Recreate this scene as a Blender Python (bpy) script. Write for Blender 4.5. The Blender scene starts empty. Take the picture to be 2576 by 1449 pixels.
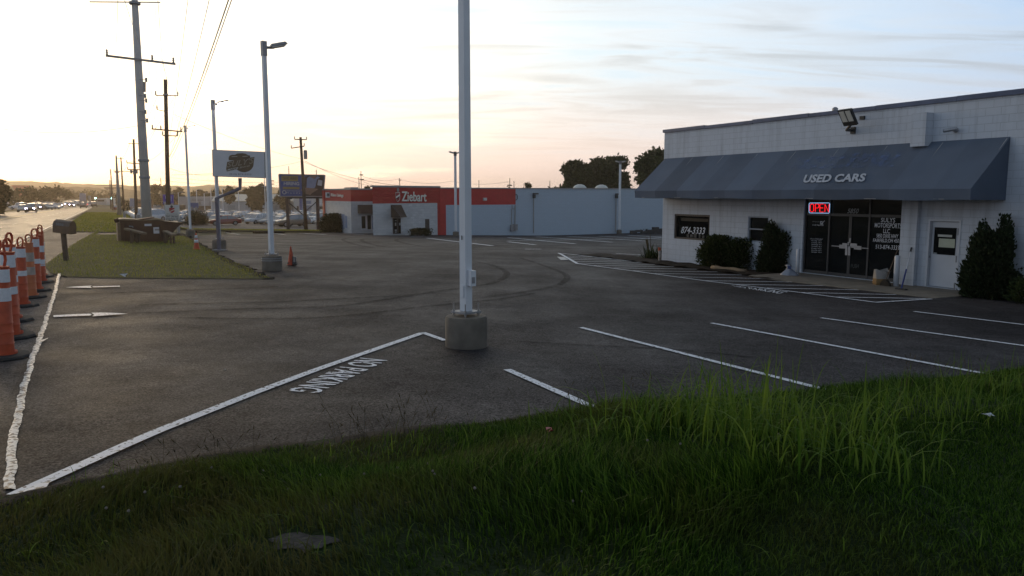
import bpy, bmesh, math, random
import numpy as np
from mathutils import Vector, Matrix
random.seed(7); RNG = np.random.default_rng(11)
SC = bpy.context.scene
COL = SC.collection
# ------------------------------------------------------------------ frame of the place
# X right, Y ahead, Z up, the eye stands at (0,0,2). U runs along the highway, V away from it (to the right).
FOC = 1938.0; KK = 4032 / 2576.0
PT = math.atan(235.5 / FOC); CP, SP = math.cos(PT), math.sin(PT)
AN = math.radians(27.8)
U = Vector((-math.sin(AN), math.cos(AN), 0)); V = Vector((math.cos(AN), math.sin(AN), 0)); UP = Vector((0, 0, 1))
def sst(a, b, x):
    t = min(1.0, max(0.0, (x - a) / (b - a))); return t * t * (3 - 2 * t)
def hs(s):
    s = max(s, -60)
    if s < 300: return .009 * s
    if s < 650: return 2.7 - (s - 300) * (2.25 / 350)
    return .45
def depth_below(s, v):
    far = 1 - sst(320, 600, s)
    return 1.95 + hs(s) + far * (.028 * min(max(v, 0), 45) + .017 * min(max(0, s - 30), 60) * sst(0, 10, v))
def gz(s, v): return 2.0 - depth_below(s, v)
def sv(p): return (p[0] * U.x + p[1] * U.y, p[0] * V.x + p[1] * V.y)
def W(s, v, z=None, dz=0.0):
    q = U * s + V * v
    return Vector((q.x, q.y, (gz(s, v) if z is None else z) + dz))
def ray(x, y):
    X = (x - 1288) / FOC; Y = (724.5 - y) / FOC
    return Vector((X, CP + Y * SP, -SP + Y * CP))
EYE = Vector((0, 0, 2))
def G(x, y, dz=0.0):
    d = ray(x, y)
    def g(t):
        s, v = sv(d * t); return 2 + t * d.z - gz(s, v)
    lo = hi = .5
    while g(hi) > 0 and hi < 4000: lo = hi; hi *= 1.04
    for _ in range(36):
        m = (lo + hi) / 2
        if g(m) > 0: lo = m
        else: hi = m
    p = EYE + d * lo; p.z += dz
    return p
def at(x, y, Y):
    d = ray(x, y); return EYE + d * (Y / d.y)
def on_ground(x, Y):
    p = at(x, 500, Y); p.z = gz(*sv(p)); return p
def crop(x0, y0, sc): return lambda x, y: ((x0 + x / sc) / KK, (y0 + y / sc) / KK)
class Plane:
    def __init__(s, p, n): s.p = Vector(p); s.n = Vector(n).normalized()
    def pt(s, x, y, off=0.0):
        d = ray(x, y); t = (s.p + s.n * off - EYE).dot(s.n) / d.dot(s.n); return EYE + d * t
# ------------------------------------------------------------------ meshes and things
ORG = {}
class MB:
    def __init__(s): s.v = []; s.f = []
    def add(s, vs, fs):
        o = len(s.v); s.v += [Vector(p) for p in vs]; s.f += [tuple(i + o for i in f) for f in fs]; return s
    def quad(s, a, b, c, d): return s.add([a, b, c, d], [(0, 1, 2, 3)])
    def pp(s, o, ex, ey, ez):
        o, ex, ey, ez = map(Vector, (o, ex, ey, ez))
        if ex.cross(ey).dot(ez) < 0: o = o + ex; ex = -ex
        return s.add([o, o + ex, o + ex + ey, o + ey, o + ez, o + ex + ez, o + ex + ey + ez, o + ey + ez],
                     [(0, 3, 2, 1), (4, 5, 6, 7), (0, 1, 5, 4), (1, 2, 6, 5), (2, 3, 7, 6), (3, 0, 4, 7)])
    def box(s, c, sx, sy, sz, ax=None):
        a = ax or (Vector((1, 0, 0)), Vector((0, 1, 0)), UP)
        c = Vector(c); return s.pp(c - a[0] * sx / 2 - a[1] * sy / 2 - a[2] * sz / 2, a[0] * sx, a[1] * sy, a[2] * sz)
    def tube(s, pts, r, n=8, cap=True, ph=0.0):
        pts = [Vector(p) for p in pts]; rs = r if isinstance(r, (list, tuple)) else [r] * len(pts)
        t0 = (pts[1] - pts[0]).normalized()
        a = t0.orthogonal().normalized() if abs(t0.z) < .95 else Vector((1, 0, 0)); rings = []
        for i, p in enumerate(pts):
            t = (pts[min(i + 1, len(pts) - 1)] - pts[max(i - 1, 0)]).normalized()
            a = (a - t * a.dot(t)).normalized(); b = t.cross(a)
            rings.append([p + (a * math.cos(ph + 2 * math.pi * k / n) + b * math.sin(ph + 2 * math.pi * k / n)) * rs[i] for k in range(n)])
        vs = [q for r_ in rings for q in r_]; fs = []
        for i in range(len(pts) - 1):
            for k in range(n): fs.append((i * n + k, i * n + (k + 1) % n, (i + 1) * n + (k + 1) % n, (i + 1) * n + k))
        if cap: fs += [tuple(range(n - 1, -1, -1)), tuple(range((len(pts) - 1) * n, len(pts) * n))]
        return s.add(vs, fs)
    def lathe(s, o, prof, n=20, ph=0.0):
        o = Vector(o); vs = []; fs = []
        for r, z in prof:
            for k in range(n):
                a = ph + 2 * math.pi * k / n; vs.append(o + Vector((r * math.cos(a), r * math.sin(a), z)))
        m = len(prof)
        for i in range(m - 1):
            for k in range(n): fs.append((i * n + k, i * n + (k + 1) % n, (i + 1) * n + (k + 1) % n, (i + 1) * n + k))
        fs += [tuple(range(n - 1, -1, -1)), tuple(range((m - 1) * n, m * n))]
        return s.add(vs, fs)
    def prism(s, pts, vec):
        pts = [Vector(p) for p in pts]; vec = Vector(vec); n = len(pts)
        return s.add(pts + [p + vec for p in pts], [tuple(range(n)), tuple(range(2 * n - 1, n - 1, -1))] + [(i, i + n, (i + 1) % n + n, (i + 1) % n) for i in range(n)])
    def loft(s, rings, cap=True):
        n = len(rings[0]); vs = [Vector(q) for r in rings for q in r]; fs = []
        for i in range(len(rings) - 1):
            for k in range(n): fs.append((i * n + k, i * n + (k + 1) % n, (i + 1) * n + (k + 1) % n, (i + 1) * n + k))
        if cap: fs += [tuple(range(n - 1, -1, -1)), tuple(range((len(rings) - 1) * n, len(rings) * n))]
        return s.add(vs, fs)
    def mesh(s, name, mat, org=Vector((0, 0, 0)), smooth=False, recalc=True):
        me = bpy.data.meshes.new(name)
        me.from_pydata([tuple(p - org) for p in s.v], [], s.f)
        if recalc:
            bm = bmesh.new(); bm.from_mesh(me); bmesh.ops.recalc_face_normals(bm, faces=bm.faces); bm.to_mesh(me); bm.free()
        me.materials.append(mat)
        if smooth: me.shade_smooth()
        return me
    def build(s, name, mat, parent=None, smooth=False, label=None, recalc=True):
        org = ORG[parent.name] if parent else Vector((0, 0, 0))
        o = bpy.data.objects.new(name, s.mesh(name, mat, org, smooth, recalc)); COL.objects.link(o)
        if parent: o.parent = parent
        ORG[o.name] = org
        if label: o['label'] = label
        if smooth and len(s.f) > 30 and smooth != 'all':
            md = o.modifiers.new('split', 'EDGE_SPLIT'); md.split_angle = math.radians(40)
        return o
def tag(o, label, cat, group=None):
    o['label'] = label; o['category'] = cat
    if group: o['group'] = group
    return o
def thing(name, label, cat, loc=(0, 0, 0), group=None):
    o = bpy.data.objects.new(name, None); COL.objects.link(o); o.location = loc; o.empty_display_size = .2
    ORG[o.name] = Vector(loc); return tag(o, label, cat, group)
def solo(name, mb, mat, label, cat, loc, group=None, smooth=False):
    loc = Vector(loc); o = bpy.data.objects.new(name, mb.mesh(name, mat, loc, smooth)); COL.objects.link(o); o.location = loc
    ORG[o.name] = loc; return tag(o, label, cat, group)
def struct(name, mb, mat, smooth=False, kind='structure', recalc=True):
    o = mb.build(name, mat, None, smooth, recalc=recalc); o['kind'] = kind; return o
def kids(o): return [c for c in bpy.data.objects if c.parent == o]
KID = {}
def copy_tree(o, parent=None):
    c = o.copy(); COL.objects.link(c); c.parent = parent
    if o.name not in KID: KID[o.name] = list(o.children)
    for ch in KID[o.name]: copy_tree(ch, c)
    return c
# ------------------------------------------------------------------ materials
def new_mat(name):
    m = bpy.data.materials.new(name); m.use_nodes = True; n = m.node_tree.nodes; n.clear()
    o = n.new('ShaderNodeOutputMaterial'); b = n.new('ShaderNodeBsdfPrincipled'); m.node_tree.links.new(b.outputs[0], o.inputs[0])
    return m, n, m.node_tree.links, b, o
def mat(name, col, rough=.6, var=.12, scale=6.0, bump=0.0, metal=0.0, spec=.5, fine=0.0, emit=None, col2=None, coat=0.0):
    m, n, L, b, o = new_mat(name)
    b.inputs['Roughness'].default_value = rough; b.inputs['Metallic'].default_value = metal
    b.inputs['Specular IOR Level'].default_value = spec; b.inputs['Coat Weight'].default_value = coat
    g = n.new('ShaderNodeTexCoord'); t = n.new('ShaderNodeTexNoise'); t.inputs['Scale'].default_value = scale; t.inputs['Detail'].default_value = 6
    L.new(g.outputs['Object'], t.inputs['Vector'])
    r = n.new('ShaderNodeMix'); r.data_type = 'RGBA'
    c2 = col2 or tuple(min(1, c * (1 + var)) for c in col); c1 = tuple(c * (1 - var) for c in col)
    mr = n.new('ShaderNodeMapRange'); mr.inputs[1].default_value = .3; mr.inputs[2].default_value = .7
    L.new(t.outputs[0], mr.inputs[0]); L.new(mr.outputs[0], r.inputs[0])
    r.inputs[6].default_value = (*c1, 1); r.inputs[7].default_value = (*c2, 1); L.new(r.outputs[2], b.inputs['Base Color'])
    if bump:
        bp = n.new('ShaderNodeBump'); bp.inputs['Strength'].default_value = bump; bp.inputs['Distance'].default_value = .02
        t2 = n.new('ShaderNodeTexNoise'); t2.inputs['Scale'].default_value = fine or scale * 4; t2.inputs['Detail'].default_value = 4
        L.new(g.outputs['Object'], t2.inputs['Vector']); L.new(t2.outputs[0], bp.inputs['Height']); L.new(bp.outputs[0], b.inputs['Normal'])
    if emit:
        b.inputs['Emission Color'].default_value = (*emit[:3], 1); b.inputs['Emission Strength'].default_value = emit[3]
    return m
def asphalt(name, c, fleck, rough, crack=.3, big=.35, spec=.2):
    m, n, L, b, o = new_mat(name)
    P = n.new('ShaderNodeNewGeometry')
    def noise(sc, det=5, mp=None):
        t = n.new('ShaderNodeTexNoise'); t.inputs['Scale'].default_value = sc; t.inputs['Detail'].default_value = det
        L.new(P.outputs['Position'] if mp is None else mp, t.inputs['Vector']); return t.outputs[0]
    def rng(x, a, b_, c_, d):
        r = n.new('ShaderNodeMapRange'); L.new(x, r.inputs[0])
        for i, q in enumerate((a, b_, c_, d)): r.inputs[1 + i].default_value = q
        return r.outputs[0]
    def mul(x, y):
        q = n.new('ShaderNodeMath'); q.operation = 'MULTIPLY'; L.new(x, q.inputs[0]); L.new(y, q.inputs[1]); return q.outputs[0]
    mp = n.new('ShaderNodeMapping'); mp.inputs['Rotation'].default_value = (0, 0, -AN); mp.inputs['Scale'].default_value = (1.0, .08, 1)
    L.new(P.outputs['Position'], mp.inputs[0])
    v = mul(mul(rng(noise(.25), .3, .7, 1 - big, 1 + big), mul(mul(rng(noise(55, 3), .34, .66, .35, 1.65), rng(noise(24, 2), .32, .68, .72, 1.28)), mul(rng(noise(5, 5), .3, .7, .8, 1.2), rng(noise(.9, 6), .35, .65, .84, 1.14)))), rng(noise(1.6, 4, mp.outputs[0]), .3, .7, .86, 1.14))
    sp = rng(noise(70, 1), .68, .74, 0, 1)
    mx = n.new('ShaderNodeMix'); mx.data_type = 'RGBA'; mx.inputs[6].default_value = (*c, 1); mx.inputs[7].default_value = (*fleck, 1); L.new(sp, mx.inputs[0])
    hv = n.new('ShaderNodeVectorMath'); hv.operation = 'SCALE'; L.new(mx.outputs[2], hv.inputs[0]); L.new(v, hv.inputs[3])
    L.new(hv.outputs[0], b.inputs['Base Color'])
    L.new(rng(noise(.6), .3, .7, rough - .07, rough + .1), b.inputs['Roughness'])
    bp = n.new('ShaderNodeBump'); bp.inputs['Strength'].default_value = .55; bp.inputs['Distance'].default_value = .012
    L.new(noise(90, 3), bp.inputs['Height']); L.new(bp.outputs[0], b.inputs['Normal'])
    sg = n.new('ShaderNodeMath'); sg.operation = 'POWER'; L.new(v, sg.inputs[0]); sg.inputs[1].default_value = 1.3; s2 = n.new('ShaderNodeMath'); s2.operation = 'MULTIPLY'; L.new(sg.outputs[0], s2.inputs[0]); s2.inputs[1].default_value = spec; L.new(s2.outputs[0], b.inputs['Specular IOR Level'])
    return m
def paint(name, c, wear, rough=.55, dark=(.05, .045, .045), sc=25):
    m, n, L, b, o = new_mat(name); P = n.new('ShaderNodeNewGeometry')
    t = n.new('ShaderNodeTexNoise'); t.inputs['Scale'].default_value = sc; t.inputs['Detail'].default_value = 8; L.new(P.outputs['Position'], t.inputs['Vector'])
    r = n.new('ShaderNodeMapRange'); r.inputs[1].default_value = wear; r.inputs[2].default_value = wear + .08; L.new(t.outputs[0], r.inputs[0])
    mx = n.new('ShaderNodeMix'); mx.data_type = 'RGBA'; L.new(r.outputs[0], mx.inputs[0]); mx.inputs[6].default_value = (*dark, 1); mx.inputs[7].default_value = (*c, 1)
    L.new(mx.outputs[2], b.inputs['Base Color']); b.inputs['Roughness'].default_value = rough
    bp = n.new('ShaderNodeBump'); bp.inputs['Strength'].default_value = .3; bp.inputs['Distance'].default_value = .006; L.new(t.outputs[0], bp.inputs['Height']); L.new(bp.outputs[0], b.inputs['Normal'])
    return m
def block_wall(name, col, mortar, tdir, bw=.4, bh=.2, off=.5, bump=.5, ms=.012, patchy=.55, rock=0.0, streak=0):
    m, n, L, b, o = new_mat(name); P = n.new('ShaderNodeNewGeometry')
    d = n.new('ShaderNodeVectorMath'); d.operation = 'DOT_PRODUCT'; d.inputs[1].default_value = tuple(tdir); L.new(P.outputs['Position'], d.inputs[0])
    s = n.new('ShaderNodeSeparateXYZ'); L.new(P.outputs['Position'], s.inputs[0])
    c = n.new('ShaderNodeCombineXYZ'); L.new(d.outputs['Value'], c.inputs[0]); L.new(s.outputs[2], c.inputs[1])
    br = n.new('ShaderNodeTexBrick'); L.new(c.outputs[0], br.inputs['Vector']); br.offset = off
    br.inputs['Scale'].default_value = 1; br.inputs['Brick Width'].default_value = bw; br.inputs['Row Height'].default_value = bh
    br.inputs['Mortar Size'].default_value = ms; br.inputs['Mortar Smooth'].default_value = .3
    br.inputs['Color1'].default_value = (*col, 1); br.inputs['Color2'].default_value = (*[q * (.8 if rock else .95) for q in col], 1); br.inputs['Mortar'].default_value = (*mortar, 1)
    t = n.new('ShaderNodeTexNoise'); t.inputs['Scale'].default_value = .9; t.inputs['Detail'].default_value = 5; L.new(P.outputs['Position'], t.inputs['Vector'])
    r = n.new('ShaderNodeMapRange'); r.inputs[1].default_value = .35; r.inputs[2].default_value = .7; r.inputs[3].default_value = 0; r.inputs[4].default_value = patchy; L.new(t.outputs[0], r.inputs[0])
    mx = n.new('ShaderNodeMix'); mx.data_type = 'RGBA'; L.new(r.outputs[0], mx.inputs[0]); L.new(br.outputs['Color'], mx.inputs[6]); mx.inputs[7].default_value = (*[q * .93 for q in col], 1)
    if streak:
        ms_ = n.new('ShaderNodeMapping'); ms_.inputs['Scale'].default_value = (5, 5, .35); L.new(P.outputs['Position'], ms_.inputs[0]); t5 = n.new('ShaderNodeTexNoise'); t5.inputs['Scale'].default_value = 1; t5.inputs['Detail'].default_value = 6; L.new(ms_.outputs[0], t5.inputs[0])
        r5 = n.new('ShaderNodeMapRange'); r5.inputs[1].default_value = .5; r5.inputs[2].default_value = .75; r5.inputs[3].default_value = 1; r5.inputs[4].default_value = .8; L.new(t5.outputs[0], r5.inputs[0]); v5 = n.new('ShaderNodeVectorMath'); v5.operation = 'SCALE'; L.new(mx.outputs[2], v5.inputs[0]); L.new(r5.outputs[0], v5.inputs[3]); L.new(v5.outputs[0], b.inputs['Base Color'])
    else: L.new(mx.outputs[2], b.inputs['Base Color'])
    b.inputs['Roughness'].default_value = .6; b.inputs['Specular IOR Level'].default_value = .3
    ad = n.new('ShaderNodeMath'); ad.operation = 'SUBTRACT'; L.new(br.outputs['Fac'], ad.inputs[1])
    t3 = n.new('ShaderNodeTexNoise'); t3.inputs['Scale'].default_value = 7 if rock else 40; t3.inputs['Detail'].default_value = 3; L.new(P.outputs['Position'], t3.inputs['Vector'])
    ml = n.new('ShaderNodeMath'); ml.operation = 'MULTIPLY'; ml.inputs[1].default_value = rock or .3; L.new(t3.outputs[0], ml.inputs[0]); L.new(ml.outputs[0], ad.inputs[0])
    bp = n.new('ShaderNodeBump'); bp.inputs['Strength'].default_value = bump; bp.inputs['Distance'].default_value = .03 if rock else .008; L.new(ad.outputs[0], bp.inputs['Height']); L.new(bp.outputs[0], b.inputs['Normal'])
    return m
def leaf(name, c1, c2, trans=.25, rough=.55, dry=None):
    m, n, L, b, o = new_mat(name); P = n.new('ShaderNodeNewGeometry')
    pw = n.new('ShaderNodeMath'); pw.operation = 'POWER'; L.new(P.outputs['Random Per Island'], pw.inputs[0]); pw.inputs[1].default_value = 1.7 if dry else 1.0
    mx = n.new('ShaderNodeMix'); mx.data_type = 'RGBA'; L.new(pw.outputs[0], mx.inputs[0]); mx.inputs[6].default_value = (*c1, 1); mx.inputs[7].default_value = (*c2, 1)
    if dry:
        t = n.new('ShaderNodeTexNoise'); t.inputs['Scale'].default_value = .9; t.inputs['Detail'].default_value = 4; L.new(P.outputs['Position'], t.inputs[0])
        sx = n.new('ShaderNodeSeparateXYZ'); L.new(P.outputs['Position'], sx.inputs[0]); ad = n.new('ShaderNodeMath'); ad.operation = 'MULTIPLY_ADD'; ad.inputs[1].default_value = -.06; L.new(sx.outputs[0], ad.inputs[0]); L.new(t.outputs[0], ad.inputs[2])
        r = n.new('ShaderNodeMapRange'); r.inputs[1].default_value = .42; r.inputs[2].default_value = .72; r.inputs[4].default_value = .85; L.new(ad.outputs[0], r.inputs[0])
        m2 = n.new('ShaderNodeMix'); m2.data_type = 'RGBA'; L.new(r.outputs[0], m2.inputs[0]); L.new(mx.outputs[2], m2.inputs[6]); m2.inputs[7].default_value = (*dry, 1); mx = m2
    L.new(mx.outputs[2], b.inputs['Base Color']); b.inputs['Roughness'].default_value = rough; b.inputs['Specular IOR Level'].default_value = .1
    tr = n.new('ShaderNodeBsdfTranslucent'); L.new(mx.outputs[2], tr.inputs[0]); ms = n.new('ShaderNodeMixShader'); ms.inputs[0].default_value = trans
    L.new(b.outputs[0], ms.inputs[1]); L.new(tr.outputs[0], ms.inputs[2]); L.new(ms.outputs[0], o.inputs[0])
    return m
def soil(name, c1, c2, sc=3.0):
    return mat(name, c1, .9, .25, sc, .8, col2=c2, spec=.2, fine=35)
def mark_mat(name, c, alo, ahi):
    m, n, L, b, o = new_mat(name); P = n.new('ShaderNodeNewGeometry'); b.inputs['Base Color'].default_value = (*c, 1); b.inputs['Roughness'].default_value = .9; b.inputs['Specular IOR Level'].default_value = .1
    t = n.new('ShaderNodeTexNoise'); t.inputs['Scale'].default_value = 6; t.inputs['Detail'].default_value = 8; L.new(P.outputs['Position'], t.inputs['Vector'])
    r = n.new('ShaderNodeMapRange'); r.inputs[1].default_value = .3; r.inputs[2].default_value = .75; r.inputs[3].default_value = alo; r.inputs[4].default_value = ahi; L.new(t.outputs[0], r.inputs[0])
    L.new(r.outputs[0], b.inputs['Alpha']); return m
M = {}
M['lot'] = asphalt('lot_asphalt', (.0262, .0222, .0234), (.13, .112, .11), .68, spec=.25)
M['old'] = asphalt('old_asphalt', (.075, .064, .06), (.2, .18, .17), .66)
M['road'] = asphalt('road_asphalt', (.13, .115, .105), (.2, .18, .17), .5, big=.2)
M['white'] = paint('white_paint', (.78, .79, .82), .36)
M['rough_white'] = paint('rough_white_paint', (.78, .74, .68), .42, .5, sc=22)
M['worn_white'] = paint('worn_white_paint', (.6, .58, .55), .36)
M['yellow'] = paint('yellow_paint', (.5, .33, .05), .36)
M['tyre_mark'] = mark_mat('tyre_rubber_mark', (.012, .011, .011), .02, .6)
M['soil'] = soil('soil', (.03, .022, .015), (.05, .038, .024))
M['terrain'] = soil('far_ground', (.05, .06, .025), (.09, .085, .04), .05)
M['turf'] = soil('turf', (.07, .075, .02), (.11, .1, .03), 1.2)
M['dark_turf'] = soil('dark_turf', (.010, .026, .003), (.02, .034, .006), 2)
M['mulch'] = soil('mulch', (.022, .015, .011), (.045, .032, .022), 8)
M['concrete'] = mat('concrete', (.17, .145, .115), .85, .25, 5, .5, fine=60)
M['walk'] = mat('walk_concrete', (.2, .175, .14), .85, .2, 3, .4, fine=50)
M['pole_paint'] = mat('pole_paint', (.72, .74, .77), .4, .05, 3, .05)
M['galv'] = mat('galvanised_steel', (.3, .3, .31), .5, .1, 5, metal=.3)
M['steel_grey'] = mat('weathered_grey_steel', (.34, .32, .3), .6, .12, 2, .1)
M['glare_steel'] = mat('glare_lightened_steel', (.55, .52, .49), .6, .1, 2, .1)  # weathered grey steel made paler, lens glare put into the colour
M['wood'] = mat('weathered_wood', (.13, .09, .06), .85, .3, 3, .4)
M['board'] = mat('sawn_timber', (.2, .14, .085), .8, .2, 6, .3)
M['black'] = mat('black_plastic', (.015, .015, .016), .5, .1)
M['rubber'] = mat('rubber', (.022, .02, .019), .8, .2, 10, .2)
M['dark_metal'] = mat('dark_metal', (.04, .04, .042), .45, .1)
M['orange'] = mat('orange_plastic', (.5, .08, .026), .6, .25, 7, .05)
M['faded_orange'] = mat('faded_orange_plastic', (.55, .16, .06), .6, .15, 4, .05)
M['cone_dirty'] = mat('dirty_orange_plastic', (.42, .06, .02), .65, .3, 12)
M['reflect'] = mat('reflective_sheeting', (.72, .73, .75), .35, .07, 30)
M['dirty_reflect'] = mat('dirty_reflective_sheeting', (.45, .38, .32), .5, .2, 12)
M['lens'] = mat('lamp_lens', (.6, .6, .55), .3, .05)
M['lamp_on'] = mat('lit_lamp', (.9, .9, .9), .3, 0, emit=(1, .95, 1, 16))
M['glass'] = mat('dark_window_glass', (.006, .008, .009), .06, 0, spec=.22)
M['mirror'] = mat('car_glass', (.3, .32, .34), .04, 0, spec=.9, metal=.45)
M['red'] = mat('red_wall_paint', (.5, .034, .034), .6, .1, 2)
M['shrub'] = leaf('shrub_leaf', (.014, .025, .008), (.055, .075, .022), .2)
M['arbor'] = leaf('arborvitae_leaf', (.01, .018, .009), (.034, .05, .02), .15)
M['tree'] = leaf('tree_leaf', (.018, .03, .01), (.05, .07, .02), .3)
M['fartree'] = leaf('far_tree_leaf', (.02, .026, .01), (.045, .05, .018), .2)
M['bark'] = mat('bark', (.07, .05, .035), .9, .3, 5, .5)
M['grass'] = leaf('verge_blade', (.18, .21, .025), (.36, .33, .06), .5)
M['bank'] = leaf('bank_blade', (.012, .04, .0035), (.115, .21, .025), .4, dry=(.1, .09, .03))
M['tall'] = leaf('tall_blade', (.06, .13, .015), (.17, .25, .035), .45)
M['stem'] = leaf('dry_stem', (.06, .05, .025), (.12, .09, .05), .2)
M['wall_white'] = block_wall('painted_block', (.56, .6, .66), (.41, .44, .48), U, ms=.009, bump=.4, streak=1)
M['pil_white'] = mat('painted_block_plain', (.58, .6, .62), .6, .06, 3, .2)
M['fabric'] = None
SKY_K = 0.03; SUN_E = 0.6; EXPO = 0.45; HAZE = 0.00035
# ------------------------------------------------------------------ setting
def sheet(name, pts, mat_, ds=2.0, dv=2.0, dz=0.0, zf=None, kind='structure', build=True):
    bm = bmesh.new(); bm.faces.new([bm.verts.new((a, b, 0)) for a, b in pts]); bm.normal_update()
    def cut(ax, vals):
        for q in vals:
            co = [0, 0, 0]; no = [0, 0, 0]; co[ax] = q; no[ax] = 1
            bmesh.ops.bisect_plane(bm, geom=bm.verts[:] + bm.edges[:] + bm.faces[:], plane_co=co, plane_no=no)
    def steps(ax, d):
        if isinstance(d, (list, tuple)): return d
        a = min(p[ax] for p in pts); b = max(p[ax] for p in pts); return [a + d * i for i in range(1, int((b - a) / d) + 1)]
    cut(0, steps(0, ds)); cut(1, steps(1, dv))
    bmesh.ops.triangulate(bm, faces=bm.faces[:])
    for q in bm.verts:
        s, v = q.co.x, q.co.y
        q.co = W(s, v, None, (zf(s, v) if zf else dz))
    for f in bm.faces:
        f.normal_update()
        if f.normal.z < 0: f.normal_flip()
    me = bpy.data.meshes.new(name); bm.to_mesh(me); bm.free(); me.materials.append(mat_)
    o = bpy.data.objects.new(name, me); COL.objects.link(o); ORG[o.name] = Vector((0, 0, 0))
    o['kind'] = kind
    return o
SS = [-40, -20, 0, 15, 30, 36, 42, 48, 54, 60, 70, 80, 85, 90, 95, 100, 120, 140, 170, 200, 230, 260, 290, 300, 310, 330, 350, 375, 400, 425, 450, 475, 500, 525, 550, 575, 600, 625, 650, 700, 800, 1000, 1500, 2500]
VV = [-1500, -800, -300, -100, -40, -18, 0, 2, 4, 6, 8, 10, 15, 25, 35, 45, 60, 80, 150, 400, 900, 1500]
def terr_dz(s, v): return -.09 - .0006 * max(0, s - 60) - (.04 if -18 < v < -2 else 0)
sheet('ground', [(-80, -2500), (1800, -2500), (1800, 2500), (-80, 2500)], M['terrain'], SS, VV, zf=terr_dz)
ROADR = -3.6
sheet('road', [(-60, -17.5), (900, -17.5), (900, ROADR), (-60, ROADR)], M['road'], [0, 15, 30, 45, 60] + [60 + 10 * i for i in range(1, 70)], [-10])
# the lot's own edge next to the grass bank, and the highway edge of the new asphalt
EDGE = [sv(G(*p)) for p in [(0, 1270), (130, 1235), (470, 1165), (850, 1110), (1300, 1062), (1500, 1030), (1800, 1008), (2100, 985), (2500, 945), (2576, 936)]]
e0 = EDGE[0]; e1 = EDGE[-1]
STR = [(149, 690), (139, 735), (127, 770), (113, 815), (103, 845), (96, 863), (80, 907), (67, 952), (54, 1005), (42, 1059), (33, 1113), (27, 1175), (20, 1242)]
STRSV = [sv(G(*p)) for p in STR]
vL = -.95
LOT = [(e0[0], vL)] + EDGE + [(e1[0] - .6, 25), (e1[0] - 1, 75), (104, 75), (104, 26), (92, 25), (74, 9), (60, 6.0)]
ISL_R = [sv(G(*p)) for p in [(450, 588), (500, 615), (560, 650), (620, 675), (655, 692), (688, 703)]]
ISL_F = [sv(G(*p)) for p in [(600, 702), (400, 701), (250, 700), (170, 697), (128, 688)]]
ISL_L = [sv(G(*p)) for p in [(112, 668), (150, 640), (185, 615), (225, 592), (255, 578), (268, 566)]]
LOT2 = LOT + [(47, 4.5)] + [(s, v) for s, v in ISL_R] + [(ISL_F[0][0], ISL_F[0][1]), ISL_F[2], ISL_F[3], (STRSV[0][0], vL)]
sheet('parking_lot', LOT2, M['lot'], 1.5, 1.5)
sheet('shoulder', [(-40, ROADR), (104, ROADR), (104, 0.2), (58, 4.0), (40, 5.5), (20, 5.5), (20, .2), (-40, .2)], M['old'], 1.5, 1.2, zf=lambda s, v: -.02)
isl = ISL_R + ISL_F + ISL_L + [(52, -.5), (53.5, 2.2), (55, 4.6)]
sheet('verge', isl, M['turf'], 1.2, 1.0, zf=lambda s, v: .012)
VER2 = [(57, -.2), (60, -2.4), (80, -2.9), (110, -3.0), (300, -3.1), (300, 3.5), (110, 4.6), (88, 5.0), (70, 4.5), (58, 4.3)]
sheet('verge', VER2, M['turf'], 4, 1.5, zf=lambda s, v: .03)
VER3 = [(97, 5.0), (99.5, 5.2), (99, 12), (98, 20), (97, 26), (92, 27.5), (93, 20), (95, 12), (96, 6)]
sheet('verge', [(q[0] + 0, q[1]) for q in VER3], M['turf'], 2, 2, zf=lambda s, v: .06)
sheet('parking_lot', [(99.8, 5.0), (290, 5), (290, 90), (104.2, 75), (104.2, 26.2), (100, 26)], M['old'], 6, 5, zf=lambda s, v: .0)
sheet('verge', [(-60, -30), (320, -30), (320, -17.6), (-60, -17.6)], M['turf'], 10, 3, zf=lambda s, v: .03 + .9 * sst(-18.5, -24, v) * 0)
sheet('parking_lot', [(150, -60), (300, -60), (300, -21), (150, -21)], M['old'], 10, 4, zf=lambda s, v: .08)
sheet('kerb', [(-60, -17.75), (320, -17.75), (320, -17.45), (-60, -17.45)], M['concrete'], 5, 1, zf=lambda s, v: .1)
# grass bank
def edist(s, v):   # how far in from the lot edge towards the eye (plan)
    return None
EPTS = [W(*q) for q in EDGE]
EA = Vector((-7.5, 4.2, 0)); 
EDX = [EA.x] + [p.x for p in EPTS] + [14, 30]; EDY = [3.6] + [p.y for p in EPTS] + [EPTS[-1].y + 3.2, EPTS[-1].y + 9]
def edge_y(x): return float(np.interp(x, EDX, EDY))
def bank_dz(x, y):
    e = (edge_y(x) - y) * .88
    b = .03 + .34 * sst(0, 2.6, e) * (.45 + .55 * sst(-4, 1.5, x)) + .05 * math.sin(x * 1.7 + y) * sst(0, 1.5, e) + .035 * math.sin(2.9 * x - 2.2 * y) * sst(0, 1, e)
    return b
def GB(x, y):
    d = ray(x, y); t = .5
    while t < 30:
        p = EYE + d * t
        if p.z < (bank_z(p.x, p.y) if p.y < edge_y(p.x) else gz(*sv(p))): return p
        t += .02
    return G(x, y)
def bank_z(x, y):
    s, v = sv((x, y)); return gz(s, v) + bank_dz(x, y)
mb = MB(); nx, ny = 120, 46; rows = []
for i in range(nx + 1):
    x = -7.5 + 34.0 * (i / nx)
    ey = edge_y(x) + .1 * math.sin(7 * x) + .07 * math.sin(17 * x + 1)
    for j in range(ny + 1):
        t = (j / ny) ** 1.4; y = ey - t * 14.0
        z = bank_z(x, y) if j else gz(*sv((x, y))) - .03
        mb.v.append(Vector((x, y, z)))
for i in range(nx):
    for j in range(ny):
        a = i * (ny + 1) + j; mb.f.append((a, a + 1, a + ny + 2, a + ny + 1))
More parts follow.
